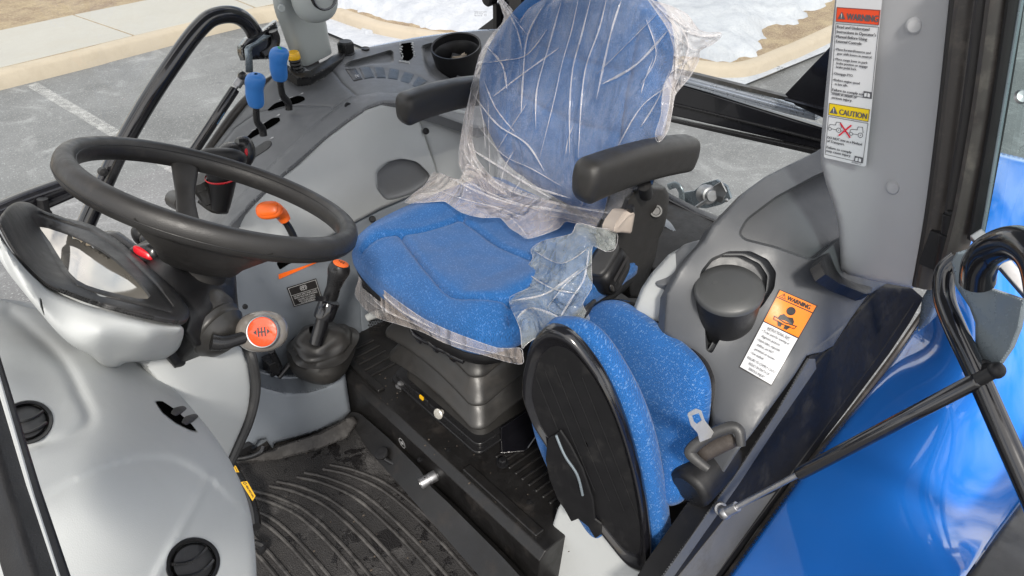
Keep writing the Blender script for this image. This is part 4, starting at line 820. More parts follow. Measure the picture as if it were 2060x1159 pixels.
mb.build('label_text', M['ink'], lb, smooth=False)
mb = MB(); cd.line(mb, [(24, 70), (50, 73.2), (76, 70)], 2.6, 4); mb.build('belt_symbol', M['s_orange'], lb, smooth=False)
# pillar foot recess
mb = patch([(1649, 528), (1655, 515), (1680, 500), (1692, 545), (1760, 565), (1752, 590), (1740, 592), (1690, 572), (1660, 552)], [(1655, 520, 'y', .44), (1692, 545, 'y', .45), (1756, 580, 'y', .40), (1680, 560, 'y', .42)], 4, .02, (6, .01)); mb.build('pillar_foot', M['black'], cab)

# door sill on the left: dark band along the fender
ss = Surf([(1331, 1165, 'y', .40), (1480, 950, 'y', .404), (1632, 714, 'y', .404), (1671, 698, 'y', .404), (1790, 568, 'y', .404), (1455, 1165, 'y', .36), (1600, 960, 'y', .36), (1720, 820, 'y', .36), (1850, 670, 'y', .36), (1885, 560, 'y', .36)])
mb = patch([(1290, 1230), (1331, 1159), (1414, 1040), (1480, 948), (1560, 826), (1628, 716), (1672, 700), (1700, 660), (1758, 578), (1835, 580), (1858, 600), (1830, 650), (1790, 710), (1700, 830), (1600, 960), (1520, 1070), (1440, 1180), (1400, 1230)], ss, 6, .04, (5, .006),
           lines=[([(1352, 1159), (1480, 972), (1640, 730), (1700, 655), (1757, 590)], 3.5, .006), ([(1425, 1180), (1600, 945), (1780, 700), (1840, 610)], 2.5, -.004)]); sill = mb.build('left_sill', M['sill'], cab, ang=60)
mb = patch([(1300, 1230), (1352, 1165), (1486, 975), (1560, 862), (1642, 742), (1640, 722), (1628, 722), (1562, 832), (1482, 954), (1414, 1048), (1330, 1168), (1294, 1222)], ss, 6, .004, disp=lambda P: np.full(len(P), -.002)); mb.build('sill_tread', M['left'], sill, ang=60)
mb = patch([(1430, 1080), (1470, 1030), (1560, 990), (1510, 1060), (1420, 1185), (1345, 1185)], ss, 6, .004, disp=lambda P: np.full(len(P), -.0025)); mb.build('sill_plate', M['tread'], sill, ang=60)
mb = MB(); mb.tube([ss.p(x, y, .007) for x, y in ((1440, 1190), (1530, 1068), (1610, 955), (1715, 825), (1800, 712), (1850, 640), (1888, 585))], .006, 8, 5); mb.build('sill_seal', M['seal'], sill)
# blue fender
fsf = Surf([(1440, 1180, 'y', .355), (1600, 960, 'y', .355), (1720, 820, 'y', .355), (1850, 670, 'y', .355), (1890, 560, 'y', .36), (1700, 1200, 'x', .80), (1940, 1200, 'x', .76), (1800, 980, 'x', 1.0), (2000, 1080, 'x', .95), (1900, 820, 'x', 1.2), (2080, 980, 'x', 1.10),
            (1960, 650, 'x', 1.42), (2120, 800, 'x', 1.35), (2010, 400, 'x', 1.75), (2200, 600, 'x', 1.75), (1960, 330, 'x', 1.9), (2200, 360, 'x', 2.1)])
mb = patch([(1400, 1240), (1445, 1185), (1525, 1075), (1605, 962), (1720, 818), (1800, 716), (1850, 645), (1880, 590), (1888, 540), (1930, 430), (1960, 330), (2010, 306), (2060, 318), (2160, 340), (2240, 420), (2200, 700), (2120, 900), (2066, 1000), (2010, 1075), (1950, 1160), (1900, 1240)], fsf, 9, .02, (12, .02)); mb.build('blue_fender', M['paint'], cab, ang=60)
mb = patch([(1895, 1240), (1946, 1159), (2008, 1072), (2064, 998), (2150, 860), (2300, 900), (2300, 1300), (1900, 1300)], [(1946, 1159, 'x', .80), (2064, 998, 'x', 1.02), (2150, 860, 'x', 1.2), (2060, 1159, 'x', .84), (2300, 1300, 'x', .85), (2300, 950, 'x', 1.25)], 9, .02, (7, .01)); mb.build('fender_flare', M['darker'], cab, ang=60)
mb = patch([(1846, 668), (1855, 600), (1872, 570), (1880, 470), (1900, 460), (1915, 520), (1890, 600), (1870, 650)], [(1846, 668, 'x', 1.3), (1872, 570, 'x', 1.22), (1880, 470, 'x', 1.2), (1905, 500, 'x', 1.2)], 6, .02, (4, .005)); mb.build('hinge_panel', M['bracket'], cab, ang=60)

# ------------------------------------------------------------------ left door (open)
ld_ = thing('open_door', 'open left cab door seen edge-on beside the pillar with the stickers: glass pane, rubber seals and bent black tube', 'cab door')
def strip(pts, r, name, m, flat=.5, par=ld_, n=10): 
    mb = MB(); mb.tube(pts, r, n, 5, flat=flat, ref=FW); return mb.build(name, m, par)
strip([at(1956, -60, 'x', 1.15), at(1944, 20, 'x', 1.15), at(1918, 230, 'x', 1.15), at(1890, 440, 'x', 1.15), at(1864, 575, 'x', 1.15)], .0165, 'door_seal', M['seal'], .8)
strip([at(1929, -60, 'x', 1.17), at(1923, 0, 'x', 1.17), at(1898, 230, 'x', 1.17), at(1872, 430, 'x', 1.17), at(1846, 575, 'x', 1.17)], .009, 'door_gap', M['ink'], .8)
strip([at(1990, -60, 'x', 1.13), at(1978, 20, 'x', 1.13), at(1950, 230, 'x', 1.13), at(1918, 420, 'x', 1.13), at(1904, 530, 'x', 1.13)], .012, 'door_seal', M['ink'], .8)
strip([at(2020, -60, 'x', 1.10), at(2010, 20, 'x', 1.10), at(1980, 230, 'x', 1.10), at(1944, 420, 'x', 1.10), at(1916, 530, 'x', 1.10)], .017, 'door_frame', M['seal'], .8)
strip([at(2050, -60, 'x', 1.09), at(2040, 20, 'x', 1.09), at(2008, 230, 'x', 1.09), at(1974, 420, 'x', 1.09), at(1962, 480, 'x', 1.09)], .011, 'door_edge', M['black'], .8)
strip([at(2065, -60, 'x', 1.085), at(2052, 20, 'x', 1.085), at(2017, 230, 'x', 1.085), at(1985, 420, 'x', 1.085), at(1974, 475, 'x', 1.085)], .0028, 'glass_edge', M['bracket'], 1)
mb = MB(); mb.tube([at(1913, 430, 'x', 1.12), at(1909, 470, 'x', 1.12)], .011, 14, 0); mb.tube([at(1909, 470, 'x', 1.12), at(1893, 570, 'x', 1.12)], .013, 14, 0); mb.box(at(1885, 500, 'x', 1.14), (.012, .015, .03)); mb.lathe(at(1913, 431, 'x', 1.12), (0, 0, 1), [(.008, -.01), (.008, .004), (.005, .006), (0, .006)], 16); mb.build('hinge', M['black'], ld_, bevel=.001)
g = MB(); P_ = [at(2062, -60, 'x', 1.085), at(1975, 478, 'x', 1.085), at(2120, 560, 'x', .92), at(2300, -60, 'x', .92)]; g.add(P_, [(0, 1, 2, 3)]); g.build('door_glass', M['tint'], ld_, smooth=False)
mb = MB(); mb.lathe(at(2054, 195, 'x', 1.05), -FW, [(0, .004), (.007, .003), (.009, 0)], 20); mb.build('glass_stud', M['steel'], ld_)
mb = MB(); mb.tube([at(*p) for p in ((1930, 520, 'x', 1.06), (1902, 548, 'x', 1.05), (1900, 600, 'x', 1.03), (1922, 660, 'x', 1.0), (1962, 745, 'x', .97), (2012, 858, 'x', .94), (2068, 985, 'x', .91), (2160, 1200, 'x', .86))], .0145, 16, 8); tb = mb.build('door_tube', M['gloss'], ld_)
mb = MB(); mb.tube([at(*p) for p in ((1966, 566, 'x', 1.0), (1972, 530, 'x', .99), (2000, 500, 'x', .98), (2050, 490, 'x', .96), (2092, 530, 'x', .94), (2110, 640, 'x', .92), (2130, 800, 'x', .9))], .0215, 18, 8); mb.build('grab_tube', M['gloss'], ld_)
mb = MB(); mb.tube([at(*p) for p in ((1962, 470, 'x', 1.04), (2010, 520, 'x', 1.03), (2080, 600, 'x', 1.02))], .012, 4, 2, ref=(0, 0, 1)); mb.build('door_rail', M['steel'], ld_, bevel=.002)
bq = [(1913, 528), (1924, 508), (1950, 500), (1976, 504), (1976, 560), (1990, 580), (2060, 604), (2050, 660), (2034, 700), (2012, 732), (1990, 748), (1974, 742), (1962, 700), (1962, 650), (1950, 618), (1922, 575)]
mb = patch(bq, [(1913, 528, 'x', 1.035), (1976, 504, 'x', 1.03), (2060, 604, 'x', .985), (1980, 745, 'x', .985), (1950, 618, 'x', 1.01)], 5, .006, (4, .002)); mb.build('bracket_plate', M['bracket'], ld_, ang=40)
def strut(name, label, A, B, t, r1, r2, blue=False):
    s_ = thing(name, label, 'gas strut', group='gas struts holding the cab doors')
    A, B = Vector(A), Vector(B); T = (B-A).normalized(); C_ = A.lerp(B, t)
    mb = MB(); mb.lathe(C_, T, [(r2*.9, -.002), (r1*.92, 0), (r1, .004), (r1, (B-C_).length-.03), (r1*.85, (B-C_).length-.026), (r2, (B-C_).length-.024), (r2, (B-C_).length)], 24); mb.build('cylinder', M['gloss'], s_, ang=50)
    mb = MB(); mb.tube([A, C_], r2, 12, 0); mb.build('rod', M['steel'], s_)
    for P, nm, m_ in ((A, 'ball_joint', 'steel'), (B, 'ball_joint', 'black')):
        mb = MB(); q = T if P is A else -T; mb.tube([P+q*.03, P], [r1*.85, r1*.85], 16, 0); mb.ball(P, (r1*1.05,)*3); mb.lathe(P, FW, [(r1*.7, 0), (r1*.7, .02), (r1*1.1, .022), (r1*1.1, .03), (0, .03)], 16); mb.build(nm, M[m_], s_, bevel=.001)
    return s_
strut('gas_strut', 'black gas strut over the blue fender, from the left sill to the open door', at(1458, 1032, 'y', .37), at(2004, 745, 'x', .96), .33, .0108, .005)

# ------------------------------------------------------------------ right door (closed) with its tube and strut
rd = thing('closed_door', 'closed right cab door beyond the steering wheel: bent black tube and painted bracket beside the pale pillar', 'cab door')
mb = MB(); mb.tube([at(*p, 'y', 1.99) for p in ((150, 520), (168, 465), (200, 392), (240, 305), (300, 200), (360, 110), (400, 58), (430, 34), (470, 30), (500, 48), (522, 88))], .0225, 18, 8); mb.build('door_tube', M['gloss'], rd)
mb = MB(); mb.tube([at(*p, 'y', 1.985) for p in ((152, 510), (176, 452), (200, 398))], .010, 10, 4); mb.lathe(at(206, 345, 'y', 1.96), (0, -1, .2), [(0, .02), (.01, .018), (.012, 0)], 14); mb.build('tube_clip', M['black'], rd)
mb = patch([(483, 92), (496, 76), (530, 60), (556, 40), (560, 60), (548, 78), (560, 90), (566, 118), (520, 120), (490, 122), (484, 108)], [(490, 90, 'y', 1.96), (556, 45, 'y', 1.97), (566, 118, 'y', 1.95), (495, 120, 'y', 1.95)], 5, .02, (5, .01)); mb.build('door_bracket', M['gloss'], rd, ang=50)
mb = MB(); mb.grid([[at(x, y, 'y', 1.93), at(x+14, y+1, 'y', 1.93)] for x, y in ((530, 70), (512, 84), (495, 93), (491, 100), (493, 118), (494, 145))]); mb.build('strap', M['bracket'], rd, solid=.004)
mb = MB(); mb.tube([at(*p, 'y', 1.95) for p in ((549, 62), (555, 80), (548, 100), (530, 112))], .012, 10, 5); mb.build('bent_edge', M['semi'], rd)
g = MB(); g.add(ats([(150, 395), (420, 310), (600, 130), (560, -200), (200, -200), (-200, 200), (-200, 480)], 'y', 2.02), [(0, 1, 2, 3, 4, 5, 6)]); g.build('door_glass', M['glass'], rd, smooth=False)
A, B = at(488, 155, 'y', 1.93), at(360, 350, 'y', 1.93)
s2 = strut('gas_strut', 'black gas strut with small blue print, running down beside the right console', A, B, .12, .0135, .006)
mb = MB(); T = (B-A).normalized(); n_ = -FW
c0, c1 = at(466, 205, 'y', 1.93)+n_*.0145, at(436, 252, 'y', 1.93)+n_*.0145; sd_ = T.cross(n_).normalized()*.008
dd = Decal([c1+sd_, c0+sd_, c0-sd_, c1-sd_], 100, 22); dd.text(mb, 'LIFT-O-MAT', 4, 9, 7, 0, w=66, bold=.8); dd.text(mb, 'DO NOT OPEN HIGH PRESSURE', 4, 14.5, 4, 0, w=70, bold=.4); dd.text(mb, 'NICHT OEFFNEN', 4, 20, 4, 0, w=50, bold=.4); dd.ring(mb, 84, 9, 7, 2, 0, 18)
mb.build('strut_print', M['bluemark'], s2, smooth=False)

# ------------------------------------------------------------------ hitch bracket behind the rear window
hb = thing('hitch_pin_holder', 'dusty metal bracket with a round housing outside the rear window', 'metal bracket')
mb = MB(); mb.tube([at(*p, 'x', 2.15) for p in ((1345, 376), (1360, 372), (1370, 385), (1372, 405), (1376, 420))], .014, 8, 5, flat=.5, ref=(1, 0, 0)); mb.prism(ats([(1372, 388), (1396, 384), (1412, 370), (1440, 362), (1462, 375), (1470, 400), (1450, 412), (1420, 420), (1380, 415)], 'x', 2.16), (.012, 0, 0)); mb.build('arm', M['bracket'], hb, bevel=.002)
c_ = at(1425, 392, 'x', 2.12); mb = MB(); ax_ = Vector((-.4, -.8, .3)); mb.lathe(c_, ax_, [(0, -.03), (.034, -.03), (.036, .0), (.03, .014), (.022, .016), (.02, .03), (0, .03)], 28); mb.build('housing', M['steel'], hb, bevel=.001)
mb = MB()
c2 = at(1446, 388, 'x', 2.12); mb.prism([c2+Vector((.0, math.sin(a_)*.03, math.cos(a_)*.045)) for a_ in [math.pi*2*k/5 for k in range(5)]], (.008, .0, 0)); mb.tube([at(1400, 418, 'x', 2.08), at(1425, 400, 'x', 2.1)], .007, 10, 0); mb.lathe(at(1462, 402, 'x', 2.11), (-1, -.5, 0), [(0, .01), (.006, .01), (.007, 0)], 6); mb.build('flange', M['steel'], hb, bevel=.002)
mb = MB(); mb.box((2.35, 1.1, -1.42), (.18, .2, .05)); mb.box((2.2, 1.05, -1.6), (.06, .06, .2)); mb.build('base_casting', M['floor'], hb, bevel=.02)

# ------------------------------------------------------------------ dash cowl
cs = Surf([(0, 600, 'y', 1.25), (140, 640, 'y', 1.18), (300, 735, 'y', 1.05), (0, 760, 'y', .85), (0, 900, 'y', .74), (120, 830, 'y', .80), (200, 700, 'y', 1.02), (355, 830, 'y', .86), (440, 870, 'y', .84), (500, 1000, 'y', .74), (516, 1159, 'y', .66), (300, 900, 'y', .72), (390, 1000, 'y', .66), (390, 1130, 'y', .62), (200, 950, 'y', .64), (120, 1159, 'y', .56), (60, 1000, 'y', .62), (300, 1200, 'y', .57), (510, 1300, 'y', .62)])
def cdisp(P):
    d = 0*P[:, 0]
    # ridge bounding the lower bulge and the raised crease towards the lower vent
    t = seg_dist(P, [tuple(q)[:2] for q in crv([(20, 1040, 0), (100, 990, 0), (200, 940, 0), (290, 918, 0), (360, 925, 0), (420, 960, 0)], 6)]); up = (P[:, 1] < np.interp(P[:, 0], [0, 20, 100, 200, 290, 360, 420, 520], [1050, 1040, 990, 940, 918, 925, 960, 1060]))
    sdt = np.where(up, t, -t); d += -.009*sstep((sdt+10)/20)*np.exp(-np.maximum(sdt, 0)/60)
    t2 = seg_dist(P, [(418, 962), (300, 1190)]); d += -.006*np.exp(-(t2/9)**2)
    t3 = seg_dist(P, [tuple(q)[:2] for q in crv([(0, 1000-60, 0), (60, 905, 0), (140, 880, 0), (180, 845, 0), (160, 790, 0), (120, 720, 0), (20, 628, 0)], 6)]); d += .012*np.exp(-(t3/13)**2)
    return d
v1, v2, v3 = (52, 850), (388, 1133), (356, 829)
mb = patch([(-60, 560), (0, 603), (60, 620), (150, 640), (230, 690), (300, 735), (345, 775), (385, 820), (420, 862), (455, 910), (482, 965), (503, 1020), (513, 1090), (517, 1159), (517, 1260), (-60, 1260)], cs, 7, .03, (16, .02), cr=30,
           dents=[([(v1[0]+52*math.cos(a), v1[1]+43*math.sin(a)) for a in np.linspace(0, 6.1, 30)], .022, 8), ([(v2[0]+54*math.cos(a), v2[1]+50*math.sin(a)) for a in np.linspace(0, 6.1, 30)], .022, 7),
                  ([(309, 806), (325, 806), (352, 823), (386, 854), (400, 872), (386, 870), (354, 855), (325, 832)], .012, 3)], disp=cdisp); cowl = mb.build('dash_cowl', M['light'], cab, ang=60)
def vent(cx, cy, ax_, ay_, rot, name='air_vent'):
    c = cs.p(cx, cy, -.012); e = lambda x, y, l: cs.p(cx+(x*math.cos(rot)-y*math.sin(rot)), cy+(x*math.sin(rot)+y*math.cos(rot)), l)
    mb = MB(); mb.grid([[e(ax_*r*math.cos(a), ay_*r*math.sin(a), l) for a in np.linspace(0, 2*math.pi, 48, endpoint=False)] for r, l in ((1.0, -.012), (1.0, .002), (.96, .004), (.86, .002), (.82, -.008), (.82, -.02))], False, True); v = mb.build(name, M['black'], cowl, ang=50)
    mb = MB(); mb.grid([[e(ax_*r*math.cos(a), ay_*r*math.sin(a), l) for a in np.linspace(0, 2*math.pi, 48, endpoint=False)] for r, l in ((.79, -.012), (.7, -.002), (.4, .0), (0.01, .001))], False, True); d_ = mb.build('vent_disc', M['darker'], v, ang=50)
    mb = MB()
    for f in (-.35, .2): mb.tube([e(ax_*.8*s_*math.sqrt(1-f*f), ay_*(f+.25*(1-s_*s_)), .002) for s_ in np.linspace(-.9, .9, 9)], .0018, 6, 2)
    mb.build('vent_rib', M['semi'], v)
vent(*v1, 56, 44, -.25); vent(*v2, 56, 51, -.45)
vsf = patch([(314, 810), (326, 810), (350, 826), (380, 852), (392, 867), (382, 864), (354, 850), (328, 830)], cs, 4, .002, disp=lambda P: np.full(len(P), .002)); v = vsf.build('air_vent', M['void'], cowl)
mb = MB()
for (a, b2) in (((347, 836), (370, 820)), ((368, 854), (394, 836))): MB().tube([cs.p(*a, .0), cs.p((a[0]+b2[0])/2, (a[1]+b2[1])/2-2, .006), cs.p(*b2, .010)], [.0045, .0065, .004], 10, 4, flat=.5).build('vent_flap', M['darker'], v)
mb = MB(); mb.grid([[cs.p(66+40*r*math.cos(a)+20, 1185+60*r*math.sin(a), l) for a in np.linspace(0, 2*math.pi, 40, endpoint=False)] for r, l in ((1.0, -.012), (1.0, .002), (.9, .004), (.8, -.004), (.01, -.003))], False, True); mb.build('air_vent', M['black'], cowl, ang=50)
# grey window-side dash behind the pod
mb = patch([(-60, 600), (0, 600), (70, 610), (110, 640), (230, 690), (-60, 700)], [(0, 600, 'y', 1.35), (110, 640, 'y', 1.3), (-60, 690, 'y', 1.2)], 8, .02); mb.build('dash_top', M['light'], cab)
# centre console under the column, with dark trim edge
cc = Surf([(300, 730, 'y', 1.0), (480, 690, 'y', 1.0), (500, 800, 'y', 1.0), (455, 935, 'y', 1.0), (380, 800, 'y', .97), (540, 800, 'y', 1.03)])
mb = patch([(290, 735), (330, 700), (400, 690), (462, 690), (485, 700), (500, 730), (506, 780), (502, 830), (480, 880), (458, 930), (440, 960), (400, 900), (340, 800)], cc, 6, .04, (6, .01)); mb.build('column_shroud', M['light'], cab, ang=60)
mb = MB(); mb.tube([at(*p) for p in ((470, 640, 'y', 1.08), (484, 680, 'y', 1.05), (504, 712, 'y', 1.0), (514, 760, 'y', 1.0), (513, 800, 'y', 1.0), (500, 850, 'y', 1.0), (478, 900, 'y', 1.0), (455, 950, 'y', 1.0))], .0085, 10, 8); mb.build('shroud_trim', M['darker'], cab)
mb = patch([(440, 560), (472, 530), (478, 600), (484, 660), (480, 700), (440, 700)], [(440, 600, 'y', 1.12), (480, 600, 'y', 1.12), (480, 700, 'y', 1.08)], 6, .03); mb.build('shroud_upper', M['darker'], cab)
# yellow maker's tags on the pedal rods
mb = MB(); mb.tube([at(466, 935, 'z', -1.36), at(505, 1012, 'z', -1.36), at(515, 1060, 'z', -1.36)], .012, 8, 4); mb.tube([at(505, 1090, 'z', -1.38), at(530, 1100, 'z', -1.39), at(520, 1112, 'z', -1.39)], .008, 8, 4)
pd = mb.build('pedal_arm', M['semi'], cab)
for k, q in enumerate((((484, 970), (497, 968), (514, 998), (508, 1008)), ((467, 935), (474, 937), (481, 950), (474, 950)))):
    Q = [at(x, y, 'z', -1.335) for x, y in q]; dd = Decal([Q[0], Q[3], Q[2], Q[1]], 80, 22, .0005); mb = MB(); dd.rect(mb, 0, 0, 80, 22, 0); tg_ = mb.build('yellow_tag', M['yellow'], pd, smooth=False)
    mb = MB(); dd.ring(mb, 9, 11, 6, 2.5, 1, 14); dd.text(mb, 'NEW HOLLAND' if k == 0 else 'HOLLAND', 19, 15, 8, 1, w=56, bold=1); mb.build('tag_text', M['ink'], tg_, smooth=False)

# ------------------------------------------------------------------ instrument pod
pod = thing('instrument_pod', 'grey instrument pod with black hood and glossy curved lens, left of the steering wheel', 'instrument cluster')
gs_ = Surf([(80, 462, 'y', 1.25), (298, 602, 'y', .93), (150, 560, 'y', 1.04), (240, 532, 'y', 1.07), (150, 480, 'y', 1.185), (100, 510, 'y', 1.17)])
gp = [tuple(q)[:2] for q in crv([(76, 456, 0), (110, 464, 0), (150, 478, 0), (190, 498, 0), (230, 525, 0), (265, 556, 0), (290, 585, 0), (300, 603, 0), (272, 604, 0), (235, 595, 0), (195, 585, 0), (160, 572, 0), (138, 553, 0), (118, 523, 0), (98, 490, 0)], 3, True)]
mb = patch(gp, gs_, 6, .01, disp=lambda P: -.004+.0*P[:, 0]); mb.build('lens', M['lens'], pod, ang=60)
bz = Surf([(0, 440, 'y', 1.0), (32, 408, 'y', 1.20), (60, 410, 'y', 1.22), (100, 435, 'y', 1.22), (180, 455, 'y', 1.2), (260, 510, 'y', 1.1), (320, 565, 'y', 1.0), (374, 628, 'y', .93), (368, 655, 'y', .90), (300, 640, 'y', .89), (200, 618, 'y', .92), (100, 575, 'y', .94), (40, 520, 'y', .96), (80, 462, 'y', 1.20), (150, 560, 'y', .98), (290, 603, 'y', .92), (100, 510, 'y', 1.10)])
mb = patch([(-6, 450), (0, 435), (14, 418), (32, 408), (58, 410), (80, 425), (120, 440), (180, 452), (230, 482), (270, 515), (320, 560), (352, 590), (376, 622), (380, 638), (370, 655), (330, 650), (250, 632), (180, 612), (110, 585), (90, 575), (55, 545), (20, 500)], bz, 5, .003, (9, .010), cr=30, holes=[[(p[0], p[1]) for p in gp[::2]]],
           lines=[([(60, 440), (95, 500), (120, 545), (150, 578), (200, 598), (300, 622), (340, 632)], 3, .004), ([(75, 432), (180, 468), (250, 515), (310, 575), (345, 620)], 4, .006)]); mb.build('hood', M['darker'], pod, ang=60)
mb = patch([(78, 420), (130, 438), (190, 462), (240, 500), (300, 560), (345, 615), (300, 640), (230, 600), (130, 560), (90, 500)], [(78, 420, 'y', 1.36), (190, 462, 'y', 1.32), (300, 560, 'y', 1.20), (345, 615, 'y', 1.1), (130, 560, 'y', 1.2), (230, 600, 'y', 1.15), (90, 500, 'y', 1.34)], 6, .04); mb.build('pod_body', M['black'], pod, ang=60)
sh = Surf([(0, 450, 'y', .99), (20, 505, 'y', .95), (90, 578, 'y', .93), (200, 622, 'y', .91), (300, 645, 'y', .89), (368, 655, 'y', .90), (60, 600, 'y', .90), (120, 680, 'y', .90), (230, 726, 'y', .93), (330, 722, 'y', .96), (362, 690, 'y', .95), (200, 670, 'y', .88), (300, 680, 'y', .89)])
mb = patch([(-8, 455), (18, 500), (55, 546), (92, 578), (115, 590), (185, 616), (255, 636), (330, 653), (369, 657), (370, 672), (362, 700), (345, 716), (325, 724), (280, 728), (250, 730), (238, 739), (222, 741), (205, 735), (185, 716), (150, 700), (115, 670), (80, 628), (50, 590), (15, 530), (-5, 480)], sh, 5, .05, (16, .022), cr=22, dents=[([(79, 598), (84, 602), (88, 620), (92, 640), (86, 630), (80, 612)], .012, 3)]); mb.build('shell', M['light'], pod, ang=60)

# ------------------------------------------------------------------ steering column housing
col = thing('steering_column', 'black moulded steering column housing with red hazard switch and stalks', 'steering column')
hsf = Surf([(270, 500, 'y', 1.16), (340, 475, 'y', 1.16), (300, 570, 'y', 1.03), (345, 520, 'y', 1.05), (400, 580, 'y', 1.0), (470, 560, 'y', 1.05), (475, 640, 'y', 1.03), (380, 640, 'y', .96), (430, 620, 'y', .97)])
mb = patch([(255, 508), (275, 492), (300, 480), (330, 472), (360, 480), (400, 520), (450, 535), (472, 530), (476, 570), (478, 640), (475, 690), (440, 700), (390, 700), (365, 668), (372, 640), (350, 600), (310, 565), (270, 535)], hsf, 5, .06, (12, .022), dents=[([(318, 500), (330, 488), (352, 500), (350, 530), (330, 525)], .01, 8)]); mb.build('housing', M['black'], col, ang=60)
bs = [hsf.p(x, y, .004) for x, y in ((262, 514), (285, 492), (318, 505), (302, 545))]; c_ = hsf.p(290, 512, .01)
mb = MB(); mb.ball(c_, (.030, .017, .016), (bs[2]-bs[0]).normalized(), UPV, -FW, p=2.6); mb.build('switch_box', M['semi'], col)
mb = MB(); mb.ball(hsf.p(289, 509, .028), (.017, .0075, .007), (at(305, 517)-at(274, 503)).normalized(), UPV, -FW, p=3); mb.build('hazard_switch', M['red'], col)
mb = MB(); P = [at(*p) for p in ((212, 478, 'y', 1.22), (232, 482, 'y', 1.20), (255, 496, 'y', 1.17), (285, 515, 'y', 1.13))]; mb.tube(P, [.010, .014, .012, .008], 14, 5); stk_ = mb.build('indicator_stalk', M['semi'], col)
mb = MB(); T = (P[2]-P[1]).normalized(); dd = Decal([P[1]-FW*.0145-T*.012+UPV*.005, P[1]-FW*.0135+T*.03+UPV*.003, P[1]-FW*.0135+T*.03-UPV*.007, P[1]-FW*.0145-T*.012-UPV*.005], 60, 14)
dd.rect(mb, 8, 5, 12, 6.6, 1); dd.ring(mb, 26, 8, 3.2, 1.2, 1, 8); dd.poly(mb, [(40, 8), (45, 4), (45, 12)], 1); dd.poly(mb, [(54, 8), (49, 4), (49, 12)], 1); mb.build('stalk_symbols', M['mark'], stk_, smooth=False)
mb = MB(); mb.ball(at(292, 470, 'y', 1.28), (.022, .02, .02), p=2.5); mb.ball(at(318, 476, 'y', 1.24), (.03, .02, .014), p=2.5); mb.tube([at(292, 470, 'y', 1.28), at(340, 490, 'y', 1.15)], .014, 10, 3); mb.build('column_clamp', M['black'], col)
mb = MB(); n0 = (at(470, 700, 'y', .92)-at(415, 640, 'y', 1.0)).normalized(); mb.lathe(at(418, 650, 'y', .995), Vector((.25, -.82, -.35)), [(.052, -.02), (.052, .0), (.049, .006), (.047, .010), (.049, .014), (.046, .018), (.044, .022), (.045, .026), (.040, .032), (.036, .040), (.022, .048), (.0, .05)], 40); mb.build('lever_bellows', M['bell'], col, ang=50)
mb = MB(); mb.tube([at(*p) for p in ((400, 655, 'y', 1.03), (392, 660, 'y', 1.02))], .05, 20, 0); mb.build('bellows_collar', M['light'], col, ang=50)
rv = thing('reverser_lever', 'short black lever with a smoky oval knob and round orange cap, left of the column', 'control lever')
kc_ = at(527, 667, 'y', .93)
mb = MB(); mb.tube([at(425, 688, 'y', .935), at(450, 690, 'y', .93), at(480, 682, 'y', .93), kc_], [.013, .011, .0095, .0095], 14, 5); mb.build('arm', M['semi'], rv)
kx = (at(575, 660, 'y', .93)-at(478, 672, 'y', .93)).normalized(); kz = -FW; ky = kz.cross(kx).normalized(); kx = ky.cross(kz)
mb = MB(); mb.ball(kc_, (.040, .032, .026), kx, ky, kz, p=2.2, m=20, n=36); kn = mb.build('knob', M['knobclear'], rv)
cc0 = kc_+kx*.009+kz*.0245; mb = MB(); mb.lathe(cc0, kz, [(0, .0032), (.012, .003), (.0215, .0016), (.0225, 0)], 36); cp_ = mb.build('orange_cap', M['redcap'], rv)
mb = MB(); mb.lathe(cc0, kz, [(.0222, -.001), (.0225, .0018), (.0238, .0022), (.025, .001), (.0255, -.003)], 36); mb.build('cap_ring', M['steel'], rv, ang=60)
mb = MB(); dd = Decal([cc0-kx*.02+ky*.02+kz*.004, cc0+kx*.02+ky*.02+kz*.004, cc0+kx*.02-ky*.02+kz*.004, cc0-kx*.02-ky*.02+kz*.004], 40, 40, .0003)
for x in (15, 20, 25): dd.line(mb, [(x, 14), (x, 26)], 2.2, 0)
dd.line(mb, [(15, 20), (25, 20)], 2.2, 0.5); dd.poly(mb, [(7, 20), (12, 16), (12, 24)], 0); dd.poly(mb, [(33, 20), (28, 16), (28, 24)], 0); mb.build('knob_symbol', M['ink'], rv, smooth=False)

# ------------------------------------------------------------------ steering wheel
sw = thing('steering_wheel', 'large black steering wheel with deep dished spokes', 'steering wheel')
WC = Vector((.345, 1.054, -.535)); WU = Vector((0, 1, 0)); WV = Vector((math.cos(R_(28)), 0, -math.sin(R_(28)))); WN = Vector((.469, 0, .883))
def wpnt(th, r, h=0): return WC+WU*r*math.cos(th)+WV*r*math.sin(th)+WN*h
mb = MB(); rings = []
for i in range(120):
    th = 2*math.pi*i/120; ring = []
    for j in range(24):
        a = 2*math.pi*j/24; rr, hh = .0155*math.cos(a), .0185*math.sin(a); rr = math.copysign(abs(rr/.0155)**.85, rr)*.0155
        if abs(j-12) == 3: rr += .0012
        ring.append(wpnt(th, .2035+rr, hh-.004))
    rings.append(ring)
mb.grid(rings, True, True); rim_ = mb.build('rim', M['rubber'], sw, ang=70)
mb = MB()
for r_, h_ in ((.1905, .006), (.2185, -.010)): MB().tube([wpnt(2*math.pi*i/90, r_, h_) for i in range(90)], .0008, 6, 0, closed=True).build('mould_line', M['black'], rim_)
hub = Vector(WC-WN*.115)
mb = MB(); mb.lathe(WC, WN, [(0, -.085), (.030, -.085), (.044, -.09), (.046, -.10), (.044, -.135), (.047, -.138), (.049, -.150), (.046, -.158), (.03, -.16)], 44); mb.build('hub', M['rubber'], sw, ang=45)
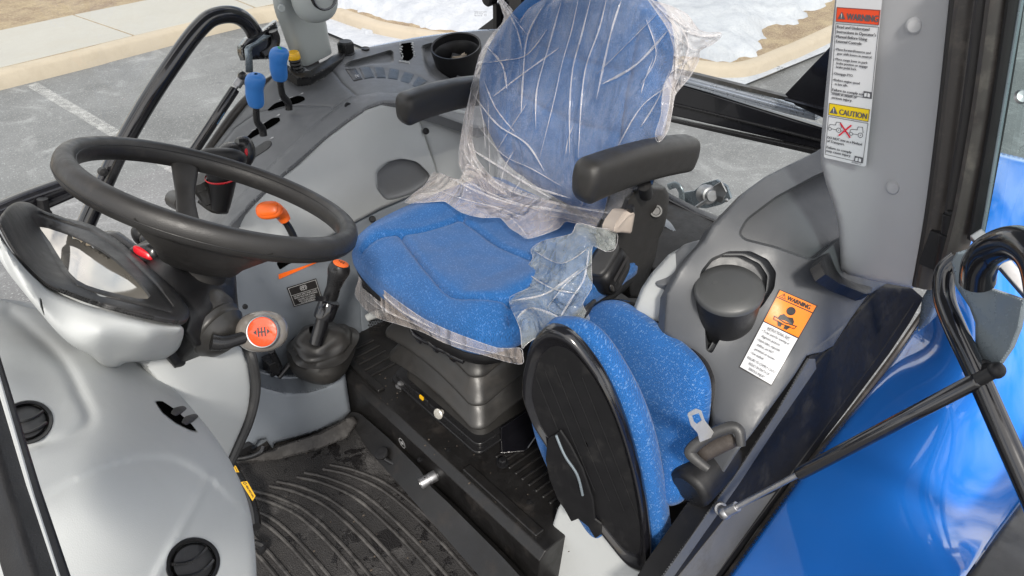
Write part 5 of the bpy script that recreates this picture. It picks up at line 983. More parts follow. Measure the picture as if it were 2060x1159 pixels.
def spoke(th, w0, w1, wr):
    mb = MB(); rings = []
    d = WU*math.cos(th)+WV*math.sin(th); s_ = WN.cross(d)
    for (r, h, wd, tk) in ((.02, -.100, w0, .014), (.06, -.098, w0*.95, .012), (.10, -.085, (w0+w1)/2, .009), (.15, -.055, w1, .008), (.185, -.022, wr, .008), (.203, -.006, wr, .007)):
        c = WC+d*r+WN*h; nn = (WN*1+d*(-.35)).normalized()
        rings.append([c+s_*wd*math.cos(a)*(1 if abs(math.cos(a)) < .9 else 1.0)+nn*tk*math.copysign(abs(math.sin(a))**.7, math.sin(a)) for a in [2*math.pi*j/16 for j in range(16)]])
    f = list(zip(*[crv([q[j] for q in rings], 5) for j in range(16)])); mb.grid([list(q) for q in f], False, True); return mb.build('spoke', M['rubber'], sw, ang=50)
spoke(R_(9), .022, .016, .022); spoke(R_(208), .044, .060, .085)

# ------------------------------------------------------------------ control levers
def blue_lever(name, label, base, mid, p0, p1, yv, green=False):
    t = thing(name, label, 'control lever', group='blue hydraulic levers on the right console')
    B0, Md, A0, A1 = at(*base, 'y', yv-.01), at(*mid, 'y', yv-.02), at(*p0, 'y', yv-.03), at(*p1, 'y', yv-.05)
    mb = MB(); mb.tube([B0-Vector((0, 0, .02)), B0, Md, A0], [.0095, .0095, .0085, .008], 12, 6); mb.build('stem', M['semi'], t)
    ax = (A1-A0); l = ax.length; ax.normalize(); sd = ax.cross(FW).normalized(); fr_ = sd.cross(ax); mb = MB(); rings = []
    for k, (s_, wd, dp, off) in enumerate(((-.02, .004, .004, 0), (.0, .016, .013, 0), (.12, .020, .016, 0), (.35, .0215, .018, .001), (.55, .0215, .017, .0), (.75, .024, .018, -.003), (.9, .0225, .016, -.006), (.98, .015, .012, -.007), (1.01, .004, .004, -.007))):
        c = A0+ax*l*s_+sd*off; rings.append([c+sd*wd*math.copysign(abs(math.cos(a))**.8, math.cos(a))+fr_*dp*math.sin(a) for a in [2*math.pi*j/20 for j in range(20)]])
    f = list(zip(*[crv([q[j] for q in rings], 4) for j in range(20)])); mb.grid([list(q) for q in f], False, True); h = mb.build('handle', M['bluelever'], t, ang=70)
    if green:
        mb = MB(); gp_ = at(568, 103, 'y', yv-.052); mb.ball(gp_-FW*.006, (.012, .007, .009), (at(572, 112)-at(562, 98)).normalized(), sd, -FW); mb.build('green_mark', M['green'], t)
    return t
blue_lever('hydraulic_lever', 'blue-handled lever with a green tip, next to the yellow button', (579, 206), (568, 190), (563, 160), (557, 96), 1.79, True)
blue_lever('hydraulic_lever', 'plain blue-handled lever, the one nearer the steering wheel', (527, 258), (517, 244), (515, 213), (509, 148), 1.74)
pl_ = thing('yellow_push_button', 'yellow-topped ribbed black plunger at the foot of the pale pillar', 'push button')
b0 = tray.p(600, 156); axp = (at(588, 116, 'y', 1.83)-b0).normalized(); axp = Vector((-.06, -.05, 1)).normalized()
mb = MB(); mb.lathe(b0, axp, [(.0185, 0), (.0185, .012)]+[(.0165 if k % 2 else .0145, .014+.005*k) for k in range(8)]+[(.014, .055)], 28); mb.build('stem', M['black'], pl_, ang=40)
mb = MB(); mb.lathe(b0+axp*.054, axp, [(.012, 0), (.0165, .0005), (.0172, .004), (.0155, .016), (.013, .019), (.005, .0185), (0, .0185)], 28); mb.build('cap', M['yellow'], pl_, ang=45)
mb = MB(); mb.lathe(at(487, 152, 'y', 1.9), (-.3, -.7, .3), [(0, .014), (.008, .012), (.011, .004), (.011, -.01)], 18); tag(mb.build('door_catch_knob', M['semi']), 'small black knob on the right door just under its bracket', 'knob')
# joystick
js = thing('joystick', 'black joystick grips behind the far rim of the steering wheel, with a red thumb button', 'joystick')
mb = MB(); mb.ball(at(470, 310, 'y', 1.52), (.032, .026, .030), RT, UPV, -FW, p=2.2); mb.tube([at(470, 312, 'y', 1.52), at(480, 335, 'y', 1.52)], [.03, .026], 16, 3); g1 = mb.build('grip', M['semi'], js)
mb = MB(); c = at(491, 300, 'y', 1.50); mb.tube([at(476, 288, 'y', 1.51), at(490, 292, 'y', 1.51), at(497, 312, 'y', 1.50), at(490, 336, 'y', 1.50)], [.010, .021, .018, .010], 16, 6); mb.build('thumb_rest', M['semi'], js)
mb = MB(); mb.ball(at(496, 305, 'y', 1.49), (.004, .011, .006), RT, UPV, -FW); mb.build('red_button', M['red'], js)
mb = MB(); mb.ball(at(446, 318, 'y', 1.46), (.050, .020, .034), RT, UPV, -FW, p=2.6); mb.build('hand_rest', M['black'], js)
mb = MB(); mb.tube([at(447, 345, 'y', 1.46), at(447, 375, 'y', 1.46), at(443, 418, 'y', 1.47)], [.034, .026, .019], 18, 5); mb.build('stalk', M['black'], js)
mb = MB(); mb.lathe(at(447, 355, 'y', 1.46), Vector((0, 0, 1)), [(.0345, -.002), (.0352, .0), (.0345, .002)], 30); mb.build('red_ring', M['red'], js)
mb = MB(); mb.tube([at(405, 400, 'y', 1.5), at(430, 418, 'y', 1.48), at(455, 420, 'y', 1.48)], .012, 10, 4); mb.tube([at(400, 360, 'y', 1.5), at(412, 380, 'y', 1.5), at(425, 412, 'y', 1.48)], [.02, .024, .014], 12, 5); mb.tube([at(350, 400, 'y', 1.55), at(370, 410, 'y', 1.5)], .02, 12, 3); mb.build('cable_sleeve', M['bell'], js)
# park lock lever
po_ = thing('park_lock_lever', 'flat orange lever handle on a black stem, seen through the steering wheel', 'lever')
mb = MB(); mb.tube([at(*p, 'y', 1.36) for p in ((600, 500), (588, 470), (575, 448), (562, 432))], [.008, .008, .0075, .007], 12, 5); mb.build('stem', M['semi'], po_)
mb = MB(); c = at(541, 423, 'y', 1.34); mb.ball(c, (.027, .019, .012), kx, ky, -FW, p=2.4, n=32); mb.tube([c+kx*.014, at(565, 430, 'y', 1.35), at(574, 443, 'y', 1.35)], [.015, .014, .012], 14, 5); mb.build('handle', M['orange'], po_)
mb = MB(); mb.ball(c-FW*.0085+UPV*.001, (.021, .013, .0045), kx, ky, -FW, p=3, n=32); mb.build('thumb_pad', M['orange'], po_)
mb = MB(); mb.lathe(at(560, 437, 'y', 1.335), -FW, [(0, .004), (.0035, .0038), (.004, .001)], 14); mb.build('rivet', M['steel'], po_)
# gear lever with boot
gl_ = thing('gear_lever', 'black gear lever with orange-topped knob and wrinkled rubber boot on the low console', 'gear lever')
mb = MB(); mb.tube([at(*p, 'y', 1.34) for p in ((636, 690), (646, 655), (652, 630))], [.017, .0165, .016], 20, 4); mb.lathe(at(650, 640, 'y', 1.34), (at(672, 585, 'y', 1.34)-at(650, 640, 'y', 1.34)), [(.0, 0), (.0235, 0), (.0245, .005), (.0245, .043), (.022, .046), (0, .046)], 28); mb.box(at(648, 601, 'y', 1.33), (.014, .006, .004), RT, UPV, FW); mb.build('collar', M['gloss'], gl_, ang=45)
A0, A1 = at(664, 600, 'y', 1.34), at(684, 536, 'y', 1.33); ax = (A1-A0); l = ax.length; mb = MB(); mb.lathe(A0, ax, [(0, 0), (.017, .001), (.0175, .012), (.0165, l*.35), (.0205, l*.62), (.0255, l*.85), (.025, l*.97), (.021, l*1.07), (.0175, l*1.09), (0, l*1.09)], 34); mb.build('knob', M['semi'], gl_)
axn = ax.normalized(); mb = MB(); mb.lathe(A0+axn*l*1.085, ax, [(0, .0035), (.012, .003), (.018, .001), (.0185, -.001)], 30); mb.build('orange_cap', M['orange'], gl_)
mb = MB(); top = A0+axn*(l*1.085+.0045); ux = axn.cross(FW).normalized(); uy = axn.cross(ux)
dd = Decal([top-ux*.01-uy*.01, top+ux*.01-uy*.01, top+ux*.01+uy*.01, top-ux*.01+uy*.01], 20, 20, .0003)
dd.line(mb, [(4, 5), (4, 15)], 1.6, 0); dd.line(mb, [(10, 5), (10, 15)], 1.6, 0); dd.line(mb, [(4, 10), (16, 10)], 1.6, .5); dd.line(mb, [(16, 5), (16, 10)], 1.6, 0); mb.build('knob_symbol', M['ink'], gl_, smooth=False)
mb = MB(); rings = []; n = 72
cen = [((652, 752), 10, 8), ((652, 745), 40, 25), ((650, 735), 58, 30), ((648, 722), 66, 31), ((646, 708), 72, 26), ((648, 700), 70, 23), ((648, 696), 66, 22), ((647, 692), 62, 20), ((646, 688), 62, 18), ((646, 684), 56, 17), ((645, 680), 56, 14), ((644, 677), 50, 13), ((643, 673), 44, 11), ((641, 669), 40, 9), ((640, 666), 26, 7), ((640, 663), 17, 5)]
for k, ((cx, cy), rx, ry) in enumerate(cen):
    c = at(cx, cy, 'y', 1.37); s_ = rx*c.dot(FW)/FPX; ring = []
    for j in range(n):
        a = 2*math.pi*j/n; wv = 1+.07*math.sin(3*a+k*.35)+.04*math.sin(5*a-k*.6)*(1 if k > 3 else .2)+(.07 if k % 3 == 0 else -.05)*(1 if 3 < k < 14 else 0); dz = .007*math.sin(2*a+k*.2) if k > 3 else 0
        ring.append(Vector((c.x+s_*wv*math.cos(a)*1.0, c.y+s_*wv*math.sin(a)*.95, c.z+dz)))
    rings.append(ring)
mb.grid(rings, False, True); mb.build('rubber_boot', M['bell'], gl_, ang=70)

# cup bin and paper, ash cup
cb = thing('cup_bin', 'round black plastic cup standing in the right console tray, holding crumpled paper', 'cup')
cc_ = at(917, 92, 'y', 1.80); cax = Vector((-.22, -.12, 1)).normalized(); s1 = 51*cc_.dot(FW)/FPX
mb = MB(); mb.lathe(cc_, cax, [(s1*.93, .0), (s1*1.0, .0015), (s1, -.012), (s1*.985, -.02), (s1*.9, -.07), (s1*.82, -.13), (0, -.13)], 48); mb.lathe(cc_, cax, [(s1*.93, 0), (s1*.92, -.022), (s1*.86, -.026), (s1*.80, -.06), (s1*.72, -.088), (0, -.088)], 48); mb.build('cup', M['black'], cb, ang=45)
mb = MB(); pc = cc_+cax*(-.075)+Vector((-.008, -.012, 0)); rr = random.Random(5)
for k in range(3):
    mb.grid([[pc+Vector((.012*(i-2)+.003*rr.random(), -.006*k+.010*math.sin(i+j+k), .014*j+.004*rr.random())) for j in range(4)] for i in range(5)])
pr = mb.build('crumpled_paper', M['paper'], solid=.0008); tag(pr, 'crumpled beige paper lying inside the black console cup', 'paper')
ac = thing('lidded_cup', 'conical black cup with a grey lid in the left fender console', 'cup')
lc_ = lsf.p(1467, 577, .03); lax = Vector((-.25, -.05, 1)).normalized(); e1 = (at(1536, 575, 'y', .5)-at(1398, 575, 'y', .5)); sr = 69*lc_.dot(FW)/FPX
mb = MB(); mb.lathe(lc_, lax, [(0, .006), (sr*.6, .004), (sr*.93, -.001), (sr, -.006), (sr*1.0, -.012), (sr*.96, -.014)], 48); li = mb.build('lid', mat('lid_plastic', (.06, .062, .063), .4, grain=.3), ac, ang=50)
mb = MB(); mb.lathe(lc_, lax, [(sr*.96, -.013), (sr*.94, -.03), (sr*.84, -.08), (sr*.58, -.13), (sr*.3, -.16), (0, -.165)], 48); mb.build('body', M['black'], ac, ang=50)
mb = MB(); dd = Decal([lc_+lax*.0062+UPV*.006-RT*.03, lc_+lax*.0062+UPV*.006-RT*.018, lc_+lax*.0062-UPV*.0-RT*.018, lc_+lax*.0062-UPV*.0-RT*.03], 12, 8); dd.ring(mb, 4, 4, 2.5, .6, 1, 10); dd.line(mb, [(8, 2), (8, 6)], .6, 1); mb.build('lid_symbol', M['black'], li, smooth=False)

# ------------------------------------------------------------------ seats
def cushion(name, m, parent, o, u, v, n, outline, th, back=.02, puff=2.2, edge=.5, seams=(), curve=None, nr=46, na=150, seed=0, sg=.006, sd=.008, shape=None, wr=.002):
    """upholstered pad: rounded outline in local (s,t), domed along n, seams pressed in"""
    o, u, v, n = Vector(o), Vector(u).normalized(), Vector(v).normalized(), Vector(n).normalized()
    ol = [Vector((p[0], p[1], 0)) for p in outline]; cl = crv(ol, 12, True); L_ = [0]
    for a, b in zip(cl, cl[1:]+cl[:1]): L_.append(L_[-1]+(b-a).length)
    ring = []; k = 0
    for i in range(na):
        t = L_[-1]*i/na
        while L_[k+1] < t: k += 1
        ring.append(cl[k].lerp(cl[(k+1) % len(cl)], (t-L_[k])/(L_[k+1]-L_[k])))
    c = sum(ring, Vector())/na; mb = MB(); mb.uv = []; rows = []; S = []
    for i in range(nr+1):
        r = math.sin(math.pi/2*i/nr) if i < nr else 1
        r = 1-(1-i/nr)**1.6 if i else .002
        for p in ring: S.append(c+(p-c)*r)
    A = np.array([(p.x, p.y) for p in S]); R = np.repeat([1-(1-i/nr)**1.6 if i else .002 for i in range(nr+1)], na)
    h = th*(1-np.clip(R, 0, 1)**(puff*2))**edge
    for ln, dep, wd in seams:
        q = [tuple(z)[:2] for z in crv([(a, b, 0) for a, b in ln], 8)]; t = seg_dist(A, q)/wd; h = h-dep*np.exp(-np.abs(t)**1.25)
    if shape is not None: h = h+shape(A)*(1-R**6)
    h = h+np.array([wr*noise.noise((a*9, b*9, seed))+wr*.6*noise.noise((a*23, b*23, seed+3)) for a, b in A])*(1-R**8)
    cu = (lambda s, t: 0) if curve is None else curve
    pos = [o+u*a+v*b+n*(hh+cu(a, b)) for (a, b), hh in zip(A, h)]
    rows = [pos[i*na:(i+1)*na] for i in range(nr+1)]; uvs = [(a, b) for a, b in A]
    # rounded side and back
    for f, hh in ((1.012, -.25), (1.012, -.7), (.99, -.95), (.94, -1.0), (.5, -1.0), (.01, -1.0)):
        rows.append([o+u*(c.x+(p.x-c.x)*f)+v*(c.y+(p.y-c.y)*f)+n*(back*hh+cu(p.x, p.y)*(1 if f > .6 else f)) for p in ring]); uvs += [(c.x+(p.x-c.x)*(f+(-hh)*.08), c.y+(p.y-c.y)*(f-hh*.08)+hh*.02) for p in ring]
    mb.grid(rows, False, True); mb.uv = uvs
    return mb.build(name, m, parent, ang=80)

ds_ = thing('driver_seat', 'blue fabric driver seat on black rubber bellows, its backrest wrapped in clear plastic', 'driver seat')
SX, SY = .905, 1.085
so_ = Vector((SX, SY, -.895))
# local: u = -y (towards the camera side), v = +x (towards the back)
outl = [(-.235, -.19), (-.20, -.225), (-.10, -.248), (0, -.252), (.10, -.250), (.20, -.232), (.245, -.19), (.262, -.10), (.262, .05), (.255, .17), (.22, .235), (0, .25), (-.22, .235), (-.262, .17), (-.268, .05), (-.262, -.10)]
def sshape(A):
    s, t = A[:, 0], A[:, 1]; return .016*sstep((np.abs(s)-.12)/.08)+.008*sstep((-t-.10)/.10)-.012*np.exp(-((s)/.13)**2-((t-.0)/.12)**2)
_sl = lambda P: [((SY-q.y), (q.x-SX)) for q in [at(x, y, 'z', -.85) for x, y in P]]
seams = [(_sl([(728, 490), (765, 480), (805, 474), (860, 462), (930, 437)]), .016, .0048), (_sl([(805, 474), (828, 505), (862, 548), (905, 590), (960, 606), (1024, 608)]), .016, .0048), (_sl([(925, 437), (960, 458), (1010, 492), (1075, 525), (1130, 560)]), .014, .0048), (_sl([(1024, 606), (1022, 640), (1016, 680)]), .016, .0048), (_sl([(1024, 606), (1080, 570), (1130, 560), (1180, 560)]), .010, .006)]
seams_ = [([(-.262, -.13), (-.15, -.075), (-.135, -.07)], .009, .006), ([(-.135, -.07), (-.13, .05), (-.115, .22)], .008, .006), ([(-.135, -.07), (.0, -.10), (.14, -.09), (.145, -.075)], .009, .006), ([(.145, -.075), (.135, .05), (.12, .22)], .008, .006), ([(.145, -.08), (.20, -.10), (.262, -.12)], .008, .006), ([(-.13, .10), (-.1, .16), (.1, .16), (.13, .1)], .006, .006)]
cu = cushion('cushion', M['fabric'], ds_, so_, (0, -1, 0), (1, 0, 0), (0, 0, 1), outl, .052, .035, 2.6, .46, seams, None, shape=sshape, seed=2, nr=84, na=240)
mb = MB(); ring = crv([(a, b, 0) for a, b in outl], 8, True)
mb.grid([[so_+Vector((p.y*f, -p.x*f, h)) for p in ring] for f, h in ((.90, -.034), (.985, -.036), (.995, -.045), (.96, -.066), (.7, -.07), (.1, -.07))], False, True); mb.build('seat_pan', M['black'], ds_, ang=60)
# backrest: curved shell with forward wings
bo = Vector((1.135, 1.065, -.84)); bv = Vector((.17, 0, .985)).normalized(); bn = Vector((-.985, 0, .17)).normalized()
bw = [(-.17, .02), (-.235, .07), (-.28, .16), (-.285, .26), (-.245, .36), (-.18, .435), (-.09, .478), (0, .49), (.08, .48), (.15, .455), (.195, .39), (.218, .28), (.222, .16), (.205, .06), (.15, .01), (0, .0)]
bcur = lambda s, t: .55*s*s*(max(.35, 1-(t-.3)*3) if t > .3 else min(1, max(0, (t+.02)/.16)))
def bsh(A):
    s, t = A[:, 0], A[:, 1]; return .012*sstep((np.abs(s)-.13)/.07)+.014*np.exp(-((t-.12)/.07)**2)*np.exp(-(s/.2)**2)
bse = [([(-.14, .02), (-.155, .2), (-.13, .44)], .008, .006), ([(.14, .02), (.155, .2), (.13, .44)], .008, .006), ([(-.155, .22), (0, .20), (.155, .22)], .006, .006), ([(-.15, .34), (0, .33), (.15, .34)], .006, .006)]
bk_ = cushion('backrest', M['fabric'], ds_, bo, (0, -1, 0), bv, bn, bw, .05, .03, 2.6, .46, bse, bcur, shape=bsh, seed=7)
mb = MB(); ring = crv([(a, b, 0) for a, b in bw], 8, True)
mb.grid([[bo+Vector((0, -1, 0))*p.x*f+bv*(.24+(p.y-.24)*f)+bn*(h+bcur(p.x, p.y)*.9*f) for p in ring] for f, h in ((.90, -.025), (.955, -.028), (.945, -.042), (.86, -.052), (.5, -.056), (.02, -.056))], False, True); mb.build('back_shell', M['black'], ds_, ang=60)
# armrests
def arm(tip, tail, h0, h1, wdt, name='armrest'):
    a = MB(); T = (tail-tip); l = T.length; T.normalize(); S_ = Vector((0, -1, 0)); N_ = S_.cross(T); N_ = N_ if N_.z > 0 else -N_; rows = []
    st_ = [(-.004, .10, .3), (0.004, .45, .65), (.02, .78, .86), (.06, .98, 1), (.14, 1, 1), (.3, .98, 1), (.5, .96, 1), (.7, .98, 1), (.86, .98, 1), (.955, .95, 1), (.99, .85, .95), (1.0, .55, .8)]
    for k, (s_, sw_, sh_) in enumerate(st_):
        hh = (h0*(1-s_)+h1*s_)*sh_; ww = wdt*sw_; arc = -.012*(1-(2*s_-1)**2) if 0 else 0; lowc = .25*(1-s_)**6
        c = tip+T*l*s_; ring = []
        for j in range(28):
            an = 2*math.pi*j/28; ca, sa = math.cos(an), math.sin(an)
            x = math.copysign(abs(ca)**.62, ca)*ww; z = math.copysign(abs(sa)**.62, sa)*hh
            if z < 0: z *= (1.0+.35*math.sin(math.pi*min(1, s_*1.4))*.0+.25*(1-s_)*(1 if s_ > .03 else .3)); x *= .93
            ring.append(c+S_*x+N_*(z+.010*(1-(2*min(max(s_, 0), 1)-1)**2)))
        rows.append(ring)
    f = list(zip(*[crv([q[j] for q in rows], 4) for j in range(28)])); a.grid([list(q) for q in f], False, True); k = len(a.v)
    a.f.append(tuple(range(28))); a.f.append(tuple(range(k-28, k))); return a.build(name, M['black2'], ds_, ang=50)
M['black2'] = mat('armrest_urethane', (.019, .018, .017), .42, grain=.9, gs=650, dust=((.11, .10, .09), .15, 30), var=.1)
arm(at(1166, 366, 'y', .795), at(1386, 308, 'y', .80), .036, .037, .031)
arm(at(804, 221, 'y', 1.365), at(985, 180, 'y', 1.37), .032, .034, .031)
mb = MB(); mb.tube([at(1296, 372, 'y', .80), at(1300, 392, 'y', .81)], .014, 12, 0); mb.build('armrest_pivot', M['black'], ds_)
# recliner housing on the near side
hs = Surf([(1243, 450, 'y', .83), (1290, 390, 'y', .825), (1340, 395, 'y', .825), (1343, 430, 'y', .825), (1330, 475, 'y', .83), (1290, 545, 'y', .835)])
mb = patch([(1262, 400), (1275, 382), (1310, 376), (1338, 377), (1346, 392), (1344, 425), (1337, 455), (1326, 480), (1318, 520), (1300, 570), (1285, 600), (1265, 600), (1262, 560), (1250, 530), (1234, 512), (1234, 480), (1250, 450)], hs, 5, .05, (10, .012)); hg = mb.build('recliner_housing', M['black2'], ds_, ang=60)
mb = MB(); cq = hs.p(1319, 425, .002); mb.lathe(cq, -FW, [(0, .003), (.008, .003), (.0095, .005), (.013, .005), (.0145, .002), (.0145, -.004)], 28); mb.build('pivot_cap', M['darker'], hg, ang=40)
mb = MB(); dd = Decal([hs.p(1302, 456, .002), hs.p(1334, 440, .002), hs.p(1335, 446, .002), hs.p(1303, 462, .002)], 80, 14); dd.text(mb, 'GRAMMER', 4, 11, 9, .3, w=70, bold=1); mb.build('embossed_name', M['darker'], hg, smooth=False)
lv = Surf([(1234, 460, 'y', .79), (1262, 425, 'y', .80), (1278, 430, 'y', .79), (1268, 470, 'y', .79)])
mb = patch([(1234, 458), (1240, 445), (1254, 426), (1260, 424), (1276, 425), (1277, 432), (1271, 466), (1268, 470), (1250, 468), (1240, 469), (1234, 466)], lv, 3, .03, (5, .006), lines=[([(1243, 458), (1262, 436), (1276, 428)], 2.5, -.003)]); mb.build('recliner_lever', M['beige'], ds_, ang=50)
mb = MB(); mb.tube([at(1268, 416, 'y', .80), at(1270, 428, 'y', .80)], .008, 10, 0); mb.build('lever_root', M['semi'], ds_)
# seat belt buckle
bu = MB(); bc = at(1237, 545, 'y', .815); bx = (at(1215, 590, 'y', .80)-at(1262, 505, 'y', .83)).normalized(); by = (at(1290, 525, 'y', .80)-at(1235, 490, 'y', .8)).normalized(); by = (by-bx*by.dot(bx)).normalized(); bz_ = bx.cross(by)
bz_ = bz_ if bz_.dot(FW) < 0 else -bz_
bu.ball(bc+by*.002-bz_*.02, (.048, .036, .036), bx, by, bz_, p=4, m=20, n=40); b_ = bu.build('belt_buckle', M['black'], ds_, ang=50)
mb = MB(); bd = Decal([bc-bx*.045-by*.028+bz_*.018, bc-bx*.045+by*.028+bz_*.018, bc+bx*.045+by*.028+bz_*.018, bc+bx*.045-by*.028+bz_*.018], 56, 90)
bd.rect(mb, 12, 10, 22, 78, 1); bd.rect(mb, 30, 22, 38, 68, 1); mb.build('buckle_slot', M['ink'], b_, smooth=False)
mb = MB(); bd.line(mb, [(26, 8), (26, 80)], 1.5, 2); bd.line(mb, [(42, 8), (42, 80)], 1.2, 2); bd.line(mb, [(30, 45), (38, 45)], 1, 2); mb.build('buckle_rib', M['darker'], b_, smooth=False)
mb = MB(); mb.ball(bc-bx*.0-by*.036-bz_*.014, (.044, .008, .022), bx, by, bz_, p=4); mb.build('buckle_flap', M['darker'], b_)
mb = MB(); mb.ball(at(1231, 580, 'y', .79), (.011, .005, .004), by, bx, bz_); mb.build('buckle_button', M['bell'], b_)
# suspension bellows
mb = MB(); rings = []
def rrect(x0, x1, y0, y1, r, z, n=8, wob=0):
    P = []
    for (cx, cy, a0) in ((x1-r, y1-r, 0), (x0+r, y1-r, 90), (x0+r, y0+r, 180), (x1-r, y0+r, 270)):
        for k in range(n+1): a = R_(a0+90*k/n); P.append(Vector((cx+r*math.cos(a), cy+r*math.sin(a), z)))
    o = []; m = len(P)
    for i in range(m):
        a, b = P[i], P[(i+1) % m]; k = 6 if (b-a).length > .05 else 1
        for j in range(k): q = a.lerp(b, j/k); o.append(q)
    return o
prof = [(0.0, -.985), (-.004, -1.01), (-.018, -1.05), (-.026, -1.066), (-.020, -1.072), (.016, -1.0735), (.018, -1.082), (-.006, -1.102), (-.022, -1.13), (-.030, -1.144), (-.024, -1.150), (.016, -1.1515), (.018, -1.160), (-.006, -1.180), (-.022, -1.206), (-.029, -1.219), (-.023, -1.225), (.014, -1.2265), (.012, -1.238), (0, -1.28), (-.004, -1.2985)]
prof_ = [(0, -.985), (.0, -1.0), (-.006, -1.035), (-.012, -1.058), (.004, -1.070), (.010, -1.078), (-.002, -1.092), (-.010, -1.118), (-.014, -1.134), (.006, -1.146), (.012, -1.154), (-.002, -1.166), (-.010, -1.190), (-.014, -1.204), (.006, -1.216), (.010, -1.222), (-.004, -1.24), (-.012, -1.285), (-.016, -1.299)]
X0, X1, Y0, Y1 = .752, 1.10, .95, 1.265
for off, z in prof:
    rg = rrect(X0+off+.006, X1-off, Y0+off+.006, Y1-off, .032, z)
    for q in rg:   # folds sag between the corners
        ex = min(abs(q.x-X0), abs(q.x-X1), .2); fy = 1-min(1, abs(q.y-(Y0+Y1)/2)/((Y1-Y0)/2))**2; fx = 1-min(1, abs(q.x-(X0+X1)/2)/((X1-X0)/2))**2
        if -1.0 > z > -1.25: q.z += .022*(fy if abs(q.x-X0) < .06 or abs(q.x-X1) < .06 else fx)
    rings.append(rg)
f = list(zip(*[crv([r[j] for r in rings], 3) for j in range(len(rings[0]))])); mb.grid([list(q) for q in f], False, True); k = len(mb.v); nn_ = len(rings[0]); mb.f.append(tuple(range(nn_))); mb.build('bellows', M['bell'], ds_, ang=80)
mb = MB(); mb.prism(rrect(X0-.022, X1+.02, Y0-.022, Y1+.02, .02, -1.2985, 4), (0, 0, .008)); mb.prism(rrect(X0-.010, X1+.02, Y0-.01, Y1+.02, .02, -1.291, 4), (0, 0, .01)); mb.build('base_plate', M['semi'], ds_, bevel=.002)
mb = MB(); mb.prism([(.80, .932, -1.298), (1.20, .932, -1.298), (1.20, .868, -1.298), (.82, .868, -1.298), (.775, .90, -1.298)], (0, 0, .004)); mb.prism([(.80, .930, -1.294), (1.25, .930, -1.294), (1.25, .928, -1.25), (.80, .928, -1.25)], (0, -.004, 0)); mb.prism([(.83, .872, -1.296), (1.25, .872, -1.296), (1.25, .868, -1.262), (.86, .868, -1.262)], (0, -.004, 0)); mb.build('base_flange', M['gloss'], ds_, bevel=.001)
mb = MB(); mb.box((.95, 1.1, -.975), (.17, .17, .016)); mb.box((.70, 1.15, -.955), (.03, .10, .010)); mb.build('slide_frame', M['semi'], ds_, bevel=.003)
mb = MB()
for k in range(3): 
    c = at(845+k*34, 668+k*18, 'x', .70); mb.tube([c+Vector((0, .03, .008)), c+Vector((-.012, 0, 0)), c+Vector((0, -.035, -.006))], .009, 8, 4); mb.box(c+Vector((0, 0, -.008)), (.008, .008, .018))
mb.build('slide_lock', M['gloss'], ds_, bevel=.002)
def bolt(p, r, h, name='bolt', m='steel', par=None, ax=(0, 0, 1)):
    mb = MB(); mb.lathe(p, ax, [(r*1.7, 0), (r*1.7, h*.25), (r*1.1, h*.3)], 24); mb.lathe(p, ax, [(r*1.1, h*.2), (r*1.1, h*.9), (r*.8, h), (0, h)], 6); return mb.build(name, M[m], par or ds_, ang=30)
bolt(at(807, 776, 'z', -1.298), .0085, .012); bolt(at(1011, 933, 'z', -1.293), .0085, .014, m='black'); 
mb = MB(); mb.box(at(849, 801, 'x', .725), (.003, .026, .010)); mb.build('weight_indicator', M['black'], ds_, bevel=.002); mb = MB(); mb.box(at(848, 800, 'x', .7205), (.002, .0065, .0045)); mb.build('indicator_window', M['yellow'], ds_)
mb = MB(); kp = at(881, 833, 'x', .70); mb.lathe(kp, (-1, -.15, .25), [(.006, -.014), (.0065, -.004), (.0125, -.003), (.013, 0), (.011, .002), (0, .0025)], 26); mb.build('weight_knob', M['zinc'], ds_, ang=40)

# ------------------------------------------------------------------ plastic wrapping
M['film2b'] = film('pale_plastic_film', (.72, .66, .64), .30)
pc_ = thing('plastic_seat_cover', 'torn crinkled clear plastic sheeting over the driver seat back and round the cushion edge', 'plastic sheet')
def ridged(P, seed, sc, amp, ani=(1, 1)):
    o = []
    for x, y in P:
        a = noise.noise((x*sc*ani[0]/100, y*sc*ani[1]/100, seed)); b = noise.noise((x*sc*2.3*ani[0]/100+9, y*sc*2.3*ani[1]/100, seed+5)); c = noise.noise((x*sc*5/100, y*sc*5/100, seed+11))
        o.append(amp*((1-2*abs(a))+.5*(1-2*abs(b))+.22*(1-2*abs(c))))
    return np.array(o)
bs_ = Surf([(p[0], p[1], 'd', p[2]) for p in [proj(bo+Vector((0, -1, 0))*a+bv*b+bn*((.066 if b > .25 else .085)+bcur(a, b)+(.0 if -.2 < a < .18 else -.015))) for a in (-.28, -.22, -.12, 0, .10, .165, .215) for b in (.02, .1, .2, .3, .4, .47)]], .001)
